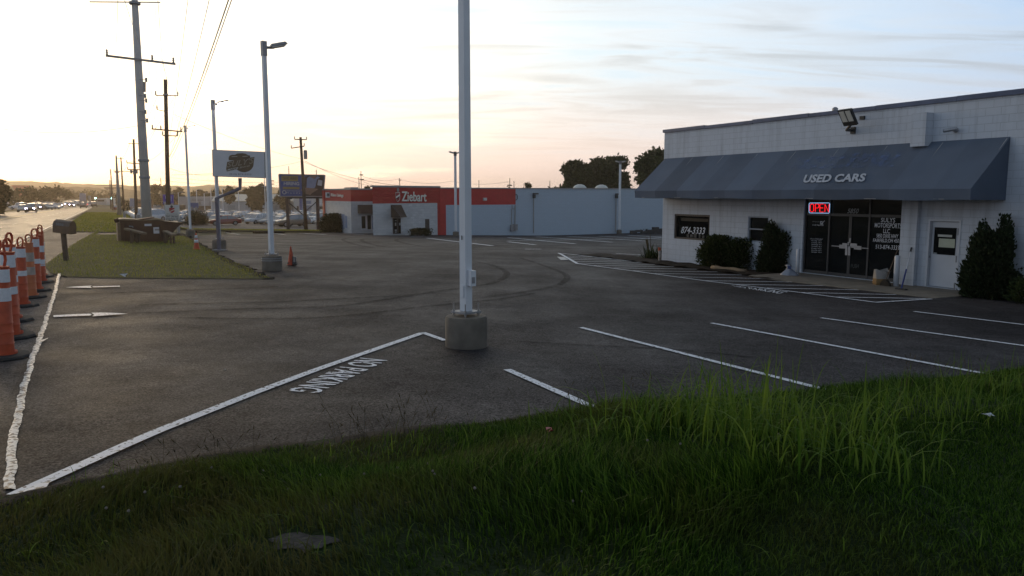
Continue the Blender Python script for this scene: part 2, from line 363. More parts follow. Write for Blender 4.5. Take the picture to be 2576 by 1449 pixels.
struct('grass_bank', mb, M['dark_turf'], True)
# ragged dirt lip between asphalt and grass
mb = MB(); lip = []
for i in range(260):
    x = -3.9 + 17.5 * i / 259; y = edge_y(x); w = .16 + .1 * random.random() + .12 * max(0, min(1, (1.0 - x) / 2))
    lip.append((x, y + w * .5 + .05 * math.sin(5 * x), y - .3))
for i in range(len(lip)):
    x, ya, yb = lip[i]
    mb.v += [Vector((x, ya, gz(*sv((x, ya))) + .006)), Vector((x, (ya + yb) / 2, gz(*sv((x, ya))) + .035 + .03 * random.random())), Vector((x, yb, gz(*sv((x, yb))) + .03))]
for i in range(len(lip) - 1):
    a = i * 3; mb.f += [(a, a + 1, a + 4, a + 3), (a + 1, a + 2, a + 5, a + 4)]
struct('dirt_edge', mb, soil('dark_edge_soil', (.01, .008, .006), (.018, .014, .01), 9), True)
mb = MB(); rr = random.Random(5); pts = [Vector(W(s, v)) for s, v in [(54.5, 4.75)] + ISL_R]
for i in range(len(pts) - 1):
    a, b = pts[i], pts[i + 1]; n = max(2, int((b - a).length / .12)); d = (b - a).normalized(); nn = Vector((d.y, -d.x, 0))
    for k in range(n):
        p = a.lerp(b, (k + rr.random()) / n) + nn * rr.uniform(-.12, .22); r = rr.uniform(.06, .17)
        mb.lathe(p - UP * .03, [(r, 0), (r * .8, .04 + r * .08), (r * .25, .045 + r * .14)], 7, rr.random())
struct('dirt_edge', mb, M['mulch'], True)
# hills
def ridge(name, m, Y, spec, depth, jag, seed):
    r = random.Random(seed); top = []; n = 420
    x0, x1 = -1900, 3600
    ph = [r.uniform(0, 6.28) for _ in range(8)]
    for i in range(n + 1):
        px = x0 + (x1 - x0) * i / n; py = float(np.interp(px, [q[0] for q in spec], [q[1] for q in spec]))
        j = sum(math.sin(px * f_ + ph[k]) * a for k, (f_, a) in enumerate([(.012, 1.4), (.031, 1.0), (.083, .8), (.21, .7), (.43, .6)])) * jag + r.uniform(-.8, .8) * jag
        top.append(at(px, py - j, Y))
    mb = MB(); k = n + 1
    base = [Vector((p.x, p.y - depth, -8)) for p in top]; mid = [Vector((p.x, p.y - depth * .45, (p.z * .62 - 3) + r.uniform(-.04, .04) * p.z)) for p in top]; back = [Vector((p.x * 1.05, p.y + depth, -10)) for p in top]
    mb.v = base + mid + top + back
    for row in range(3):
        for i in range(n): mb.f.append((row * k + i, row * k + i + 1, (row + 1) * k + i + 1, (row + 1) * k + i))
    struct(name, mb, m, False)
M['hill'] = soil('hill_woods', (.035, .042, .018), (.06, .062, .025), .03)
ridge('hills', M['hill'], 1500, [(-1900, 440), (-300, 452), (0, 456), (90, 457), (160, 461), (230, 461), (330, 466), (430, 468), (640, 470), (760, 472), (1000, 478), (1300, 482), (3600, 484)], 300, 1.0, 3)
ridge('hills', M['hill'], 850, [(-1900, 470), (0, 466), (120, 470), (200, 470), (280, 474), (360, 482), (500, 484), (700, 483), (1000, 486), (3600, 487)], 110, 1.2, 9)
# ------------------------------------------------------------------ paint on the ground
def strip(mb, pts3, w, dz=.006, step=.8):
    P = []
    for a, b in zip(pts3[:-1], pts3[1:]):
        n = max(1, int((b - a).length / step)); P += [a.lerp(b, i / n) for i in range(n)]
    P.append(pts3[-1]); ws = w if isinstance(w, (list, tuple)) else None; rows = []
    cum = 0; tot = sum((b - a).length for a, b in zip(P[:-1], P[1:])) or 1
    for i, p in enumerate(P):
        t = (P[min(i + 1, len(P) - 1)] - P[max(0, i - 1)]); t.z = 0; t.normalize(); n = Vector((-t.y, t.x, 0))
        if i: cum += (P[i] - P[i - 1]).length
        ww = (ws[0] + (ws[1] - ws[0]) * cum / tot) if ws else w
        rows.append((p + n * ww / 2, p - n * ww / 2))
    o = len(mb.v)
    for a, b in rows:
        for q in (a, b):
            d = math.hypot(q.x, q.y); mb.v.append(Vector((q.x, q.y, gz(*sv(q)) + dz + .0005 * d)))
    for i in range(len(rows) - 1): mb.f.append((o + 2 * i, o + 2 * i + 1, o + 2 * i + 3, o + 2 * i + 2))
def line(name, px, w, m=None, dz=.006, step=.8):
    mb = MB(); strip(mb, [G(*p) for p in px], w, dz, step); return struct(name, mb, m or M['white'])
c4 = crop(2000, 550, 3.22); c3 = crop(1200, 680, 2.862); cH = crop(2100, 950, 1.61); c5 = crop(2480, 750, 3.6226)
line('parking_line', [(-8, 1273), (30, 1250), (60, 1236), (230, 1160), (400, 1085), (640, 990), (800, 930), (1063, 839)], .115, step=.3)
line('parking_line', [(1063, 838), (1120, 858)], .105)
for a, b in [((1276, 931), (1515, 1036)), ((1461, 825), (2096, 987)), ((1790, 814), (2512, 948)), ((2065, 801), (2640, 880)), ((2299, 785), (2640, 826))]: line('parking_line', [a, b], .105)
FARL = [[(0, 1247), (850, 1325)], [(355, 1235), (1325, 1305)], [(755, 1230), (1745, 1290)], [(1150, 1228), (1960, 1265)], [(1520, 1218), (1960, 1240)], [(0, 1285), (1960, 1243)], [(0, 1300), (345, 1337)], [(215, 1393), (425, 1393)]]
for a, b in FARL: line('parking_line', [c4(*a), c4(*b)], .3)
for a, b in [((1380, 742), (2115, 828)), ((1205, 720), (1335, 720)), ((0, 690), (240, 703)), ((440, 690), (670, 703)), ((920, 690), (1080, 702)), ((1290, 687), (1460, 702)), ((1530, 683), (1640, 694))]: line('parking_line', [c3(*a), c3(*b)], .3)
c2 = crop(600, 550, 3.6226)
for a, b in [((1040, 1333), (1240, 1356)), ((1690, 1340), (1890, 1360)), ((2090, 1338), (2480, 1360)), ((430, 1340), (600, 1352))]: line('parking_line', [c2(*a), c2(*b)], .3, M['worn_white'])
line('parking_line', [c5(-200, 905), c5(165, 925)], .14)
# hatched no-parking strip in front of the showroom
line('hatching', [cH(280, 145), cH(640, 192), cH(1090, 254), cH(1690, 328), cH(2165, 390)], .105)
line('hatching', [cH(160, 78), cH(280, 145)], .13); line('hatching', [cH(2165, 391), cH(2525, 369)], .1); line('hatching', [cH(165, 79), cH(400, 104), cH(620, 129)], .1)
for a, b in [((210, 97), (390, 102)), ((225, 107), (500, 116)), ((245, 117), (620, 128)), ((268, 131), (690, 137)), ((290, 143), (770, 150)), ((385, 157), (890, 164)), ((510, 172), (1035, 180)), ((635, 190), (1165, 197)), ((770, 207), (1320, 217)), ((930, 229), (1480, 240)), ((1090, 253), (1640, 262)), ((1280, 277), (1840, 285)), ((1480, 300), (2060, 312)), ((1690, 328), (2300, 342)), ((1910, 357), (2490, 367))]: line('hatching', [cH(*a), cH(*b)], .1)
mb = MB(); mb.add([G(*cH(*q), dz=.02) for q in [(150, 101), (195, 103), (222, 121), (175, 121)]], [(0, 1, 2, 3)]); struct('painted_patch', mb, M['worn_white'])
# rough white seam along the old asphalt
mb = MB(); P = [G(*p) for p in STR]; Q = []
for a, b in zip(P[:-1], P[1:]):
    n = max(2, int((b - a).length / .07)); Q += [a.lerp(b, i / n) for i in range(n)]
r = random.Random(2)
for i, p in enumerate(Q):
    w = .039 + r.uniform(-.007, .007); c = .006 * math.sin(i * .23) + .006 * math.sin(i * .71 + 1) + r.uniform(-.004, .004); d = math.hypot(p.x, p.y)
    q = p + Vector((c, 0, 0))
    for k, (f_, hgt) in enumerate([(-1, 0), (-.6, .004), (.1, .006), (.6, .004), (1, 0)]):
        mb.v.append(Vector((q.x + f_ * w, q.y, gz(*sv(q)) + .004 + .0004 * d + hgt * r.uniform(.6, 1.3))))
for i in range(len(Q) - 1):
    for k in range(4): a = i * 5 + k; mb.f.append((a, a + 1, a + 6, a + 5))
a = G(105, 858, .02); mb.add([a, G(122, 853, .02), G(119, 856, .02), G(98, 868, .02)], [(0, 1, 2, 3)])
struct('edge_line', mb, M['rough_white'], True)
mb = MB(); pts = [G(*p, dz=.012) for p in [(0, 1268), (40, 1245), (95, 1222), (128, 1213), (118, 1228), (88, 1248), (70, 1266), (30, 1272)]]; mb.add(pts, [tuple(range(8))]); struct('painted_patch', mb, paint('splash_paint', (.78, .78, .8), .42, .5, sc=14))
# arrows
def poly(name, px, m=M['white'], dz=.008):
    mb = MB(); mb.add([G(*p, dz=dz + .0005 * G(*p).length) for p in px], [tuple(range(len(px)))]); return struct(name, mb, m)
cA = crop(0, 850, 2.416)
poly('painted_arrow', [cA(620, 687), cA(760, 676), cA(872, 671), cA(858, 681), cA(875, 692), cA(760, 690)]); poly('painted_arrow', [cA(880, 678), cA(1138, 671), cA(1144, 680), cA(1010, 683), cA(885, 686)])
poly('painted_arrow', [cA(505, 962), cA(512, 953), cA(700, 943), cA(860, 938), cA(872, 946), cA(860, 956), cA(690, 962), cA(515, 971)]); poly('painted_arrow', [cA(870, 930), cA(960, 927), cA(1110, 932), cA(1215, 939), cA(1060, 950), cA(880, 964), cA(895, 946)])
# tyre marks
cT = crop(1700, 950, 2.8975)
def marks(px, w=.17): line('tyre_mark', px, w, M['tyre_mark'], .003, .5)
def smooth(px, n=6):
    out = []
    for i in range(len(px) - 1):
        p0 = px[max(0, i - 1)]; p1 = px[i]; p2 = px[i + 1]; p3 = px[min(len(px) - 1, i + 2)]
        for k in range(n):
            t = k / n; out.append(tuple(.5 * (2 * b + (c - a) * t + (2 * a - 5 * b + 4 * c - d) * t * t + (3 * b - a - 3 * c + d) * t ** 3) for a, b, c, d in zip(p0, p1, p2, p3)))
    return out + [px[-1]]
marks(smooth([cT(470, 230), cT(700, 280), cT(860, 370), cT(750, 460), cT(530, 510), cT(0, 582), (850, 770), (600, 778), (330, 790)]), .2)
marks(smooth([cT(1159, 600), cT(720, 670), cT(0, 740), (800, 800), (450, 800)]), .16)
marks(smooth([(1310, 650), (1376, 672), (1420, 690), (1424, 705), (1390, 722), (1300, 738), (1220, 748)]), .2)
marks(smooth([c3(560, 735), c3(470, 745), c3(430, 760), c3(480, 785), c3(600, 820), c3(760, 850)]), .3)
marks(smooth([c3(780, 740), c3(680, 748), c3(640, 765), c3(700, 795), c3(860, 835), c3(1000, 850)]), .3)
marks(smooth([c3(1130, 742), c3(1050, 752), c3(1030, 768), c3(1110, 795), c3(1300, 830)]), .3)
marks([(700, 722), (300, 738), (150, 742)], .22); marks([(1000, 745), (700, 760), (350, 768)], .2)
marks(smooth([(640, 605), (560, 600), (500, 594)]), .3); marks([(1300, 860), (1700, 880), (1900, 900)], .1)
# highway lines
def road_line(name, v0, segs, w, m, c=0):
    for a, b in segs:
        mb = MB(); n = max(1, int((b - a) / 4)); o = 0
        for i in range(n + 1):
            s = a + (b - a) * i / n
            for v in (v0 - w / 2, v0 + w / 2): mb.v.append(W(s, v, None, .008 + .0007 * s))
        for i in range(n): mb.f.append((2 * i, 2 * i + 1, 2 * i + 3, 2 * i + 2))
        struct(name, mb, m)
road_line('lane_marking', ROADR - .25, [(6, 640)], .16, M['worn_white'])
road_line('lane_marking', -7.1, [(20 + 12 * i, 23.5 + 12 * i) for i in range(50)], .15, M['worn_white'])
road_line('lane_marking', -10.2, [(6, 640)], .14, M['yellow']); road_line('lane_marking', -10.6, [(6, 640)], .14, M['yellow'])
road_line('lane_marking', -13.8, [(20 + 12 * i, 23.5 + 12 * i) for i in range(50)], .15, M['worn_white'])
road_line('lane_marking', -17.0, [(6, 640)], .16, M['worn_white'])
# ------------------------------------------------------------------ text
def text_mesh(body, shear=0.0, bold=0.0, extrude=0.0, spacing=1.0, align='CENTER'):
    cu = bpy.data.curves.new('t', 'FONT'); cu.body = body; cu.shear = shear; cu.offset = bold; cu.space_character = spacing; cu.align_x = align; cu.resolution_u = 3; cu.space_line = .95
    ob = bpy.data.objects.new('t', cu); COL.objects.link(ob); bpy.context.view_layer.update()
    me = bpy.data.meshes.new_from_object(ob.evaluated_get(bpy.context.evaluated_depsgraph_get()))
    vs = [v.co.copy() for v in me.vertices]; fs = [tuple(p.vertices) for p in me.polygons]
    bpy.data.objects.remove(ob); bpy.data.curves.remove(cu); bpy.data.meshes.remove(me)
    x0 = min(v.x for v in vs); x1 = max(v.x for v in vs); y0 = min(v.y for v in vs); y1 = max(v.y for v in vs)
    return [((v.x - x0) / (x1 - x0), (v.y - y0) / (y1 - y0)) for v in vs], fs
def lettering(body, quad, parent=None, m=None, name='lettering', thick=0.0, nrm=None, ground=False, **kw):
    """quad = bottom-left, bottom-right, top-right, top-left in 3D; the words fill it"""
    uv, fs = text_mesh(body, **kw); a, b, c, d = [Vector(q) for q in quad]
    n = nrm or (b - a).cross(d - a).normalized(); mb = MB()
    pts = [(a * (1 - x) * (1 - y) + b * x * (1 - y) + c * x * y + d * (1 - x) * y) for x, y in uv]
    if ground: pts = [Vector((p.x, p.y, gz(*sv(p)) + .008)) for p in pts]
    if thick:
        k = len(pts); from_e = {}
        for f in fs:
            for i in range(len(f)): from_e[(f[i], f[(i + 1) % len(f)])] = 1
        mb.add([p + n * thick for p in pts] + pts, fs + [(i, j, j + k, i + k) for (i, j) in from_e if (j, i) not in from_e])
    else: mb.add(pts, fs)
    if ground: return struct(name, mb, m or M['white'], recalc=False)
    return mb.build(name, m or M['white'], parent, recalc=False)
q = [(975, 907), (725, 984), (790, 992), (912, 902)]
a_, b_, c_, d_ = [G(*p) for p in [(905, 902), (727, 984), (806, 988), (974, 909)]]
# read from the far side: first letter at the right, letter tops towards the eye
lettering('NO PARKING', [G(905, 901), G(722, 984), G(800, 991), G(976, 908)], ground=True, name='painted_lettering', bold=.012)
lettering('NO PARKING', [G(*cH(1290, 291)), G(*cH(1555, 334)), G(*cH(1620, 322)), G(*cH(1253, 280))], ground=True, name='painted_lettering', bold=.012)
# ------------------------------------------------------------------ sky, sun, camera
SUN_AZ = math.radians(-33.5); SUN_EL = math.radians(3.2)
SUN = Vector((math.sin(SUN_AZ) * math.cos(SUN_EL), math.cos(SUN_AZ) * math.cos(SUN_EL), math.sin(SUN_EL)))
wd = bpy.data.worlds.new('World'); SC.world = wd; wd.use_nodes = True; nt = wd.node_tree; n = nt.nodes; L = nt.links; n.clear()
def N(t, **k):
    x = n.new(t)
    for a, b in k.items(): setattr(x, a, b)
    return x
def mth(op, a, b=None, clamp=False):
    x = N('ShaderNodeMath', operation=op); x.use_clamp = clamp
    for i, q in enumerate((a, b)):
        if q is None: continue
        if isinstance(q, (int, float)): x.inputs[i].default_value = q
        else: L.new(q, x.inputs[i])
    return x.outputs[0]
def rng(x, a, b, c, d, sm=False):
    r = N('ShaderNodeMapRange'); r.interpolation_type = 'SMOOTHSTEP' if sm else 'LINEAR'; L.new(x, r.inputs[0])
    for i, q in enumerate((a, b, c, d)): r.inputs[1 + i].default_value = q
    return r.outputs[0]
def mix(f, a, b, mode='MIX'):
    x = N('ShaderNodeMix', data_type='RGBA', blend_type=mode)
    if isinstance(f, (int, float)): x.inputs[0].default_value = f
    else: L.new(f, x.inputs[0])
    for i, q in ((6, a), (7, b)):
        if isinstance(q, tuple): x.inputs[i].default_value = (*q, 1)
        else: L.new(q, x.inputs[i])
    return x.outputs[2]
tc = N('ShaderNodeTexCoord'); dr = tc.outputs['Generated']
sp = N('ShaderNodeSeparateXYZ'); L.new(dr, sp.inputs[0])
dt = N('ShaderNodeVectorMath', operation='DOT_PRODUCT'); L.new(dr, dt.inputs[0]); dt.inputs[1].default_value = SUN
sd = dt.outputs['Value']; el = sp.outputs[2]
sky = N('ShaderNodeTexSky'); sky.sky_type = 'NISHITA'; sky.sun_disc = False; sky.sun_elevation = SUN_EL; sky.sun_rotation = SUN_AZ; sky.air_density = 1.2; sky.dust_density = 2.0; sky.ozone_density = 2.0
base = N('ShaderNodeVectorMath', operation='SCALE'); L.new(sky.outputs[0], base.inputs[0]); base.inputs[3].default_value = SKY_K
# high cloud sheet: direction carried up to a flat layer, streaked
den = mth('ADD', mth('MAXIMUM', el, 0.0), .11)
cx = mth('DIVIDE', sp.outputs[0], den); cy = mth('DIVIDE', sp.outputs[1], den)
cb = N('ShaderNodeCombineXYZ'); L.new(cx, cb.inputs[0]); L.new(cy, cb.inputs[1])
mp = N('ShaderNodeMapping'); mp.inputs['Rotation'].default_value = (0, 0, math.radians(-14)); mp.inputs['Scale'].default_value = (.5, 1.9, 1); mp.inputs['Location'].default_value = (1.7, .35, 0); L.new(cb.outputs[0], mp.inputs[0])
t1 = N('ShaderNodeTexNoise'); t1.inputs['Scale'].default_value = 1.5; t1.inputs['Detail'].default_value = 9; t1.inputs['Roughness'].default_value = .56; t1.inputs['Distortion'].default_value = 1.1; L.new(mp.outputs[0], t1.inputs[0])
t2 = N('ShaderNodeTexNoise'); t2.inputs['Scale'].default_value = .5; t2.inputs['Detail'].default_value = 5; L.new(mp.outputs[0], t2.inputs[0])
cov = rng(mth('ADD', mth('MULTIPLY', t1.outputs[0], .65), mth('MULTIPLY', t2.outputs[0], .35)), .38, .57, 0, 1, True)
near = rng(sd, .74, .99, 0, 1, True)
nearw = rng(sd, .18, .97, 0, 1, True)
clear = mix(nearw, (.34, .48, .70), (.60, .69, .73)); clear = mix(mth('MULTIPLY', near, .9, True), clear, (.64, .68, .7))
cloud = mix(nearw, (.42, .5, .62), (.66, .66, .65)); cloud = mix(near, cloud, (.95, .9, .8))
shade = rng(t1.outputs[0], .42, .68, 1.1, .78, True)
cl2 = N('ShaderNodeVectorMath', operation='SCALE'); L.new(cloud, cl2.inputs[0]); L.new(shade, cl2.inputs[3])
s2 = mix(mth('MULTIPLY', cov, .85), clear, cl2.outputs[0])
hz = rng(el, -.01, .17, 1, 0, True)
low = mix(rng(sd, .2, .97, 0, 1, True), (.62, .56, .56), (.75, .575, .505)); low = mix(rng(sd, .93, 1.0, 0, 1, True), low, (1.1, .82, .5))
s3 = mix(mth('MULTIPLY', hz, .95), s2, low)
# bright broken streaks low by the sun
t4 = N('ShaderNodeTexNoise'); t4.inputs['Scale'].default_value = 2.2; t4.inputs['Detail'].default_value = 6; mp2 = N('ShaderNodeMapping'); mp2.inputs['Scale'].default_value = (2.2, 2.2, 22); L.new(dr, mp2.inputs[0]); L.new(mp2.outputs[0], t4.inputs[0])
stk = mth('MULTIPLY', rng(t4.outputs[0], .5, .66, 0, 1, True), rng(sd, .8, .99, 0, .55, True))
s4 = mix(stk, s3, (1.6, 1.4, 1.0))
gl = mth('MULTIPLY', mth('POWER', mth('MAXIMUM', sd, 0.0), 90), .6)
s5 = mix(mth('MULTIPLY', mth('POWER', mth('MAXIMUM', sd, 0.0), 16), .42), s4, (1.4, 1.3, 1.08)); s5 = mix(gl, s5, (1.9, 1.62, 1.1))
gr = mix(rng(el, -.06, -.005, 1, 0), s5, (.12, .1, .08))
dim = N('ShaderNodeVectorMath', operation='SCALE'); L.new(gr, dim.inputs[0]); L.new(mth('MULTIPLY', rng(el, .2, .55, 1, .42, True), rng(sd, -.5, .75, .62, 1, True)), dim.inputs[3])
full = mix(1.0, dim.outputs[0], base.outputs[0], 'ADD')
bg = N('ShaderNodeBackground'); L.new(full, bg.inputs[0]); bg.inputs[1].default_value = 1.0
out = N('ShaderNodeOutputWorld'); L.new(bg.outputs[0], out.inputs[0])
sl = bpy.data.lights.new('sun', 'SUN'); sl.energy = SUN_E; sl.angle = math.radians(14); sl.color = (1, .72, .42)
so = bpy.data.objects.new('sun', sl); COL.objects.link(so); so.rotation_euler = (-SUN).to_track_quat('-Z', 'Y').to_euler()
mb = MB(); mb.pp(Vector((-3000, -300, -14)), Vector((6000, 0, 0)), Vector((0, 2200, 0)), UP * 46)
hm = bpy.data.materials.new('haze'); hm.use_nodes = True; hn = hm.node_tree.nodes; hn.clear(); ho = hn.new('ShaderNodeOutputMaterial'); hv_ = hn.new('ShaderNodeVolumePrincipled'); hm.node_tree.links.new(hv_.outputs[0], ho.inputs['Volume'])
hv_.inputs['Color'].default_value = (.95, .82, .66, 1); hv_.inputs['Density'].default_value = HAZE; hv_.inputs['Anisotropy'].default_value = .75
if HAZE: o = struct('haze', mb, hm, kind='stuff')
cd = bpy.data.cameras.new('camera'); cd.sensor_width = 36; cd.lens = 36 * FOC / 2576; cd.clip_start = .05; cd.clip_end = 12000
co = bpy.data.objects.new('camera', cd); COL.objects.link(co); co.location = EYE; co.rotation_euler = (math.pi / 2 - PT, 0, 0); SC.camera = co
vs = SC.view_settings; vs.view_transform = 'Standard'; vs.look = 'None'; vs.exposure = EXPO; vs.gamma = 1
# ------------------------------------------------------------------ the showroom on the right
VB = 20.2
FW = Plane(W(0, VB, 0), -V)          # its street front
def fw(x, y, off=0.0): return FW.pt(x, y, off)
def fs(p): return sv(p)[0]
S_L = fs(fw(1668, 500)); ZT = fw(1674, 329).z; S_R = -9.0; ZB = -1.6
def rect(x0, y0, x1, y1):            # s range and z range of something seen on the front
    a = fw(x0, y0); b = fw(x1, y1); return (min(fs(a), fs(b)), max(fs(a), fs(b)), min(a.z, b.z), max(a.z, b.z))
def rect4(l, r, tl, bl):             # left x, right x, top y and bottom y at the left edge
    a = fw(l, tl); b = fw(l, bl); c = fw(r, (tl + bl) / 2); return (fs(c), fs(a), b.z, a.z)
HW1 = rect4(1697, 1785, 538, 600); HW2 = rect4(1882, 1933, 543, 608)
st_t = fw(2022, 490).z; st_b = W(14.5, VB).z + .1
HST = (fs(fw(2270, 600)), fs(fw(2019, 600)), st_b, st_t)
HDR = (fs(fw(2413, 640)), fs(fw(2331, 640)), st_b, fw(2338, 551).z)
def front_wall(mb, holes, s0, s1, z0, z1, v, deep=.2):
    ss = sorted(set([s0, s1] + [h[i] for h in holes for i in (0, 1)])); zz = sorted(set([z0, z1] + [h[i] for h in holes for i in (2, 3)]))
    for i in range(len(ss) - 1):
        for j in range(len(zz) - 1):
            a = (ss[i] + ss[i + 1]) / 2; b = (zz[j] + zz[j + 1]) / 2
            if any(h[0] < a < h[1] and h[2] < b < h[3] for h in holes): continue
            mb.quad(W(ss[i], v, zz[j]), W(ss[i], v, zz[j + 1]), W(ss[i + 1], v, zz[j + 1]), W(ss[i + 1], v, zz[j]))
    for h in holes:
        for p, q_ in (((h[0], h[2]), (h[0], h[3])), ((h[1], h[3]), (h[1], h[2])), ((h[0], h[3]), (h[1], h[3])), ((h[1], h[2]), (h[0], h[2]))):
            mb.quad(W(p[0], v, p[1]), W(q_[0], v, q_[1]), W(q_[0], v + deep, q_[1]), W(p[0], v + deep, p[1]))
SH = thing('showroom_building', 'low white painted block showroom with long grey awning on the right', 'building', W(12, VB))
mb = MB(); front_wall(mb, [HW1, HW2, HST, HDR], S_R, S_L, ZB, ZT, VB, .22)
for a, b in (((S_L, VB), (S_L, 44)), ((S_L, 44), (S_R, 44)), ((S_R, 44), (S_R, VB))): mb.quad(W(*a, ZB), W(*a, ZT), W(*b, ZT), W(*b, ZB))
mb.quad(W(S_R, VB, ZT - .35), W(S_R, 44, ZT - .35), W(S_L, 44, ZT - .35), W(S_L, VB, ZT - .35))
wall = mb.build('wall', M['wall_white'], SH, recalc=False)
# shallow projecting piers of the front
mb = MB(); p0 = fw(2272, 600); p1 = fw(2312, 600)
mb.pp(W(fs(p1), VB - .14, ZB), U * (fs(p0) - fs(p1)), V * .138, UP * (st_t + .2 - ZB)); mb.build('pier', M['wall_white'], SH)
mb = MB(); a = fw(2294, 286, .3); b = fw(2331, 289, .3); c = fw(2294, 369, .3)
mb.pp(W(fs(b), VB - .3, c.z), U * (fs(a) - fs(b)), V * .298, UP * (a.z - c.z)); mb.build('chimney_breast', M['wall_white'], SH)
M['flash'] = mat('blue_metal_flashing', (.06, .08, .14), .4, .3, 2, .1, metal=.3)
mb = MB(); n_ = 14; rr = random.Random(3)
for i in range(n_):
    sa = S_R + (S_L + .05 - S_R) * i / n_; sb = S_R + (S_L + .05 - S_R) * (i + 1) / n_; j = rr.uniform(-.012, .015)
    mb.pp(W(sa, VB - .055 - abs(j), ZT - .09 + j), U * (sb - sa - .01), V * .3, UP * (.11 + rr.uniform(0, .02)))
mb.build('roof_flashing', M['flash'], SH)
mb = MB(); p = fw(2101, 271, -.6); mb.lathe(W(fs(p), VB + .6, p.z - .6), [(.05, 0), (.05, .5), (.09, .51), (.09, .58), (.04, .62)], 12); mb.build('roof_vent', M['galv'], SH)
# windows
M['frame_br'] = mat('brown_window_frame', (.07, .055, .045), .6, .1); M['frame_wh'] = mat('pale_window_frame', (.3, .34, .4), .5, .1); M['room'] = mat('dim_room', (.02, .017, .014), .9, .3, 2)
def window(h, fr, fmat, bars=()):
    s0, s1, z0, z1 = h; mb = MB(); t = fr
    for (a, b, c, d) in ((s0, s1, z0, z0 + t), (s0, s1, z1 - t, z1), (s0, s0 + t, z0 + t, z1 - t), (s1 - t, s1, z0 + t, z1 - t)) + tuple(bars): mb.pp(W(a, VB + .02, c), U * (b - a), V * .1, UP * (d - c))
    wn = mb.build('window', fmat, SH)
    g = MB(); g.pp(W(s0 + t * .5, VB + .09, z0 + t * .5), U * (s1 - s0 - t), V * .02, UP * (z1 - z0 - t)); g.build('pane', M['glass'], wn)
    return wn
w1 = window(HW1, .07, M['frame_br']); w2 = window(HW2, .05, M['frame_wh'], [(HW2[0], HW2[1], (HW2[2] + HW2[3]) / 2 - .02, (HW2[2] + HW2[3]) / 2 + .02)])
PG = Plane(W(0, VB + .085, 0), -V)
def gl4(tl, tr, br_, bl, off=0.0): return [PG.pt(*q, off) for q in (bl, br_, tr, tl)]
M['vinyl'] = mat('white_vinyl', (.62, .64, .68), .5, .05); M['vinyl_dim'] = mat('dull_vinyl', (.25, .28, .3), .5, .05)
lettering('874-3333', gl4(c5(735, 515), c5(1078, 528), c5(1070, 628), c5(728, 610)), w1, M['vinyl'], shear=.25, bold=.012)
mb = MB(); a = PG.pt(*c5(735, 385)); b = PG.pt(*c5(1118, 392)); mb.pp(W(fs(b), VB + .083, a.z - .13), U * (fs(a) - fs(b)), V * .004, UP * .12); mb.build('shelf', mat('shelf_seen_through_glass', (.055, .042, .026), .8, .2), w1)
rr = random.Random(4)
M['goods'] = mat('goods_behind_glass', (.09, .085, .08), .8, .5, 9)
for i in range(6):
    mb = MB(); s0 = HW1[0] + .15 + i * .22; mb.pp(W(s0, VB + .083, HW1[2] + .09), U * rr.uniform(.08, .17), V * .004, UP * rr.uniform(.08, .22)); mb.build('shelf_item', M['goods'], w1)
# storefront
s0, s1, z0, z1 = HST; stf = MB(); cS = crop(3050, 740, 3.2927)
PS = Plane(W(0, VB + .1, 0), -V)
xs = [fs(PS.pt(*cS(q, 700))) for q in (365, 715, 975, 1225, 1262, 1640)]
zt = PS.pt(*cS(715, 345)).z
fr = .055; bars = []
for q in (s1 - fr, (xs[1] + .0), xs[3] - .02, s0): bars.append((q, q + fr, z0, z1))
bars += [(s0, s1, z1 - .06, z1), (s0, s1, zt - .04, zt + .04), (s0, s1, z0, z0 + .1)]
bars += [(xs[2] - .05, xs[2] - .005, z0, zt), (xs[2] + .005, xs[2] + .05, z0, zt)]
for k, (a, b, c, d) in enumerate(bars): stf.pp(W(a, VB + .06 + .003 * k, c), U * (b - a), V * (.1 - .006 * k + .003 * k), UP * (d - c))
ST = stf.build('storefront', M['dark_metal'], SH)
g = MB(); g.pp(W(s0, VB + .105, z0), U * (s1 - s0), V * .02, UP * (z1 - z0)); g.build('pane', M['glass'], ST)
PS2 = Plane(W(0, VB + .1, 0), -V)
def st4(tl, tr, br_, bl): return [PS2.pt(*cS(*q)) for q in (bl, br_, tr, tl)]
for body, q, kw in [('SULYS', ((1383, 388), (1566, 390), (1560, 450), (1378, 443)), {}), ('MOTORSPORTS', ((1300, 452), (1647, 462), (1640, 526), (1297, 510)), {}), ('LLC', ((1412, 528), (1497, 532), (1492, 590), (1408, 585)), {}),
                    ('5850 DIXIE HWY', ((1323, 593), (1606, 602), (1598, 655), (1320, 642)), {}), ('FAIRFIELD,OH 4501', ((1280, 655), (1630, 662), (1622, 720), (1275, 706)), {}), ('513-874-3333', ((1312, 735), (1622, 748), (1612, 806), (1308, 785)), {})]:
    lettering(body, st4(*q), ST, M['vinyl'], bold=.004, **kw)
lettering('5850', st4((945, 268), (1095, 268), (1088, 332), (940, 328)), ST, M['vinyl_dim'], shear=.3, bold=.01)
hours = ['Hours of Operation', 'Monday 10-7', 'Tuesday 10-7', 'Wednesday 10-7', 'Thursday 10-7', 'Friday 10-7', 'Saturday 10-7', 'Sunday 12-4']
for i, t in enumerate(hours):
    y = 652 + i * 24.5; w_ = 80 if i == 0 else 55 + len(t) * .8
    lettering(t, st4((543 - w_, y), (543 + w_, y + 4), (540 + w_, y + 21), (540 - w_, y + 16)), ST, M['vinyl'])
lettering('Get ahead and', st4((490, 428), (580, 431), (578, 444), (488, 440)), ST, M['vinyl_dim'], shear=.2); lettering('Credit Approved', st4((490, 470), (637, 474), (634, 496), (488, 490)), ST, M['vinyl'], shear=.2)
mb = MB()
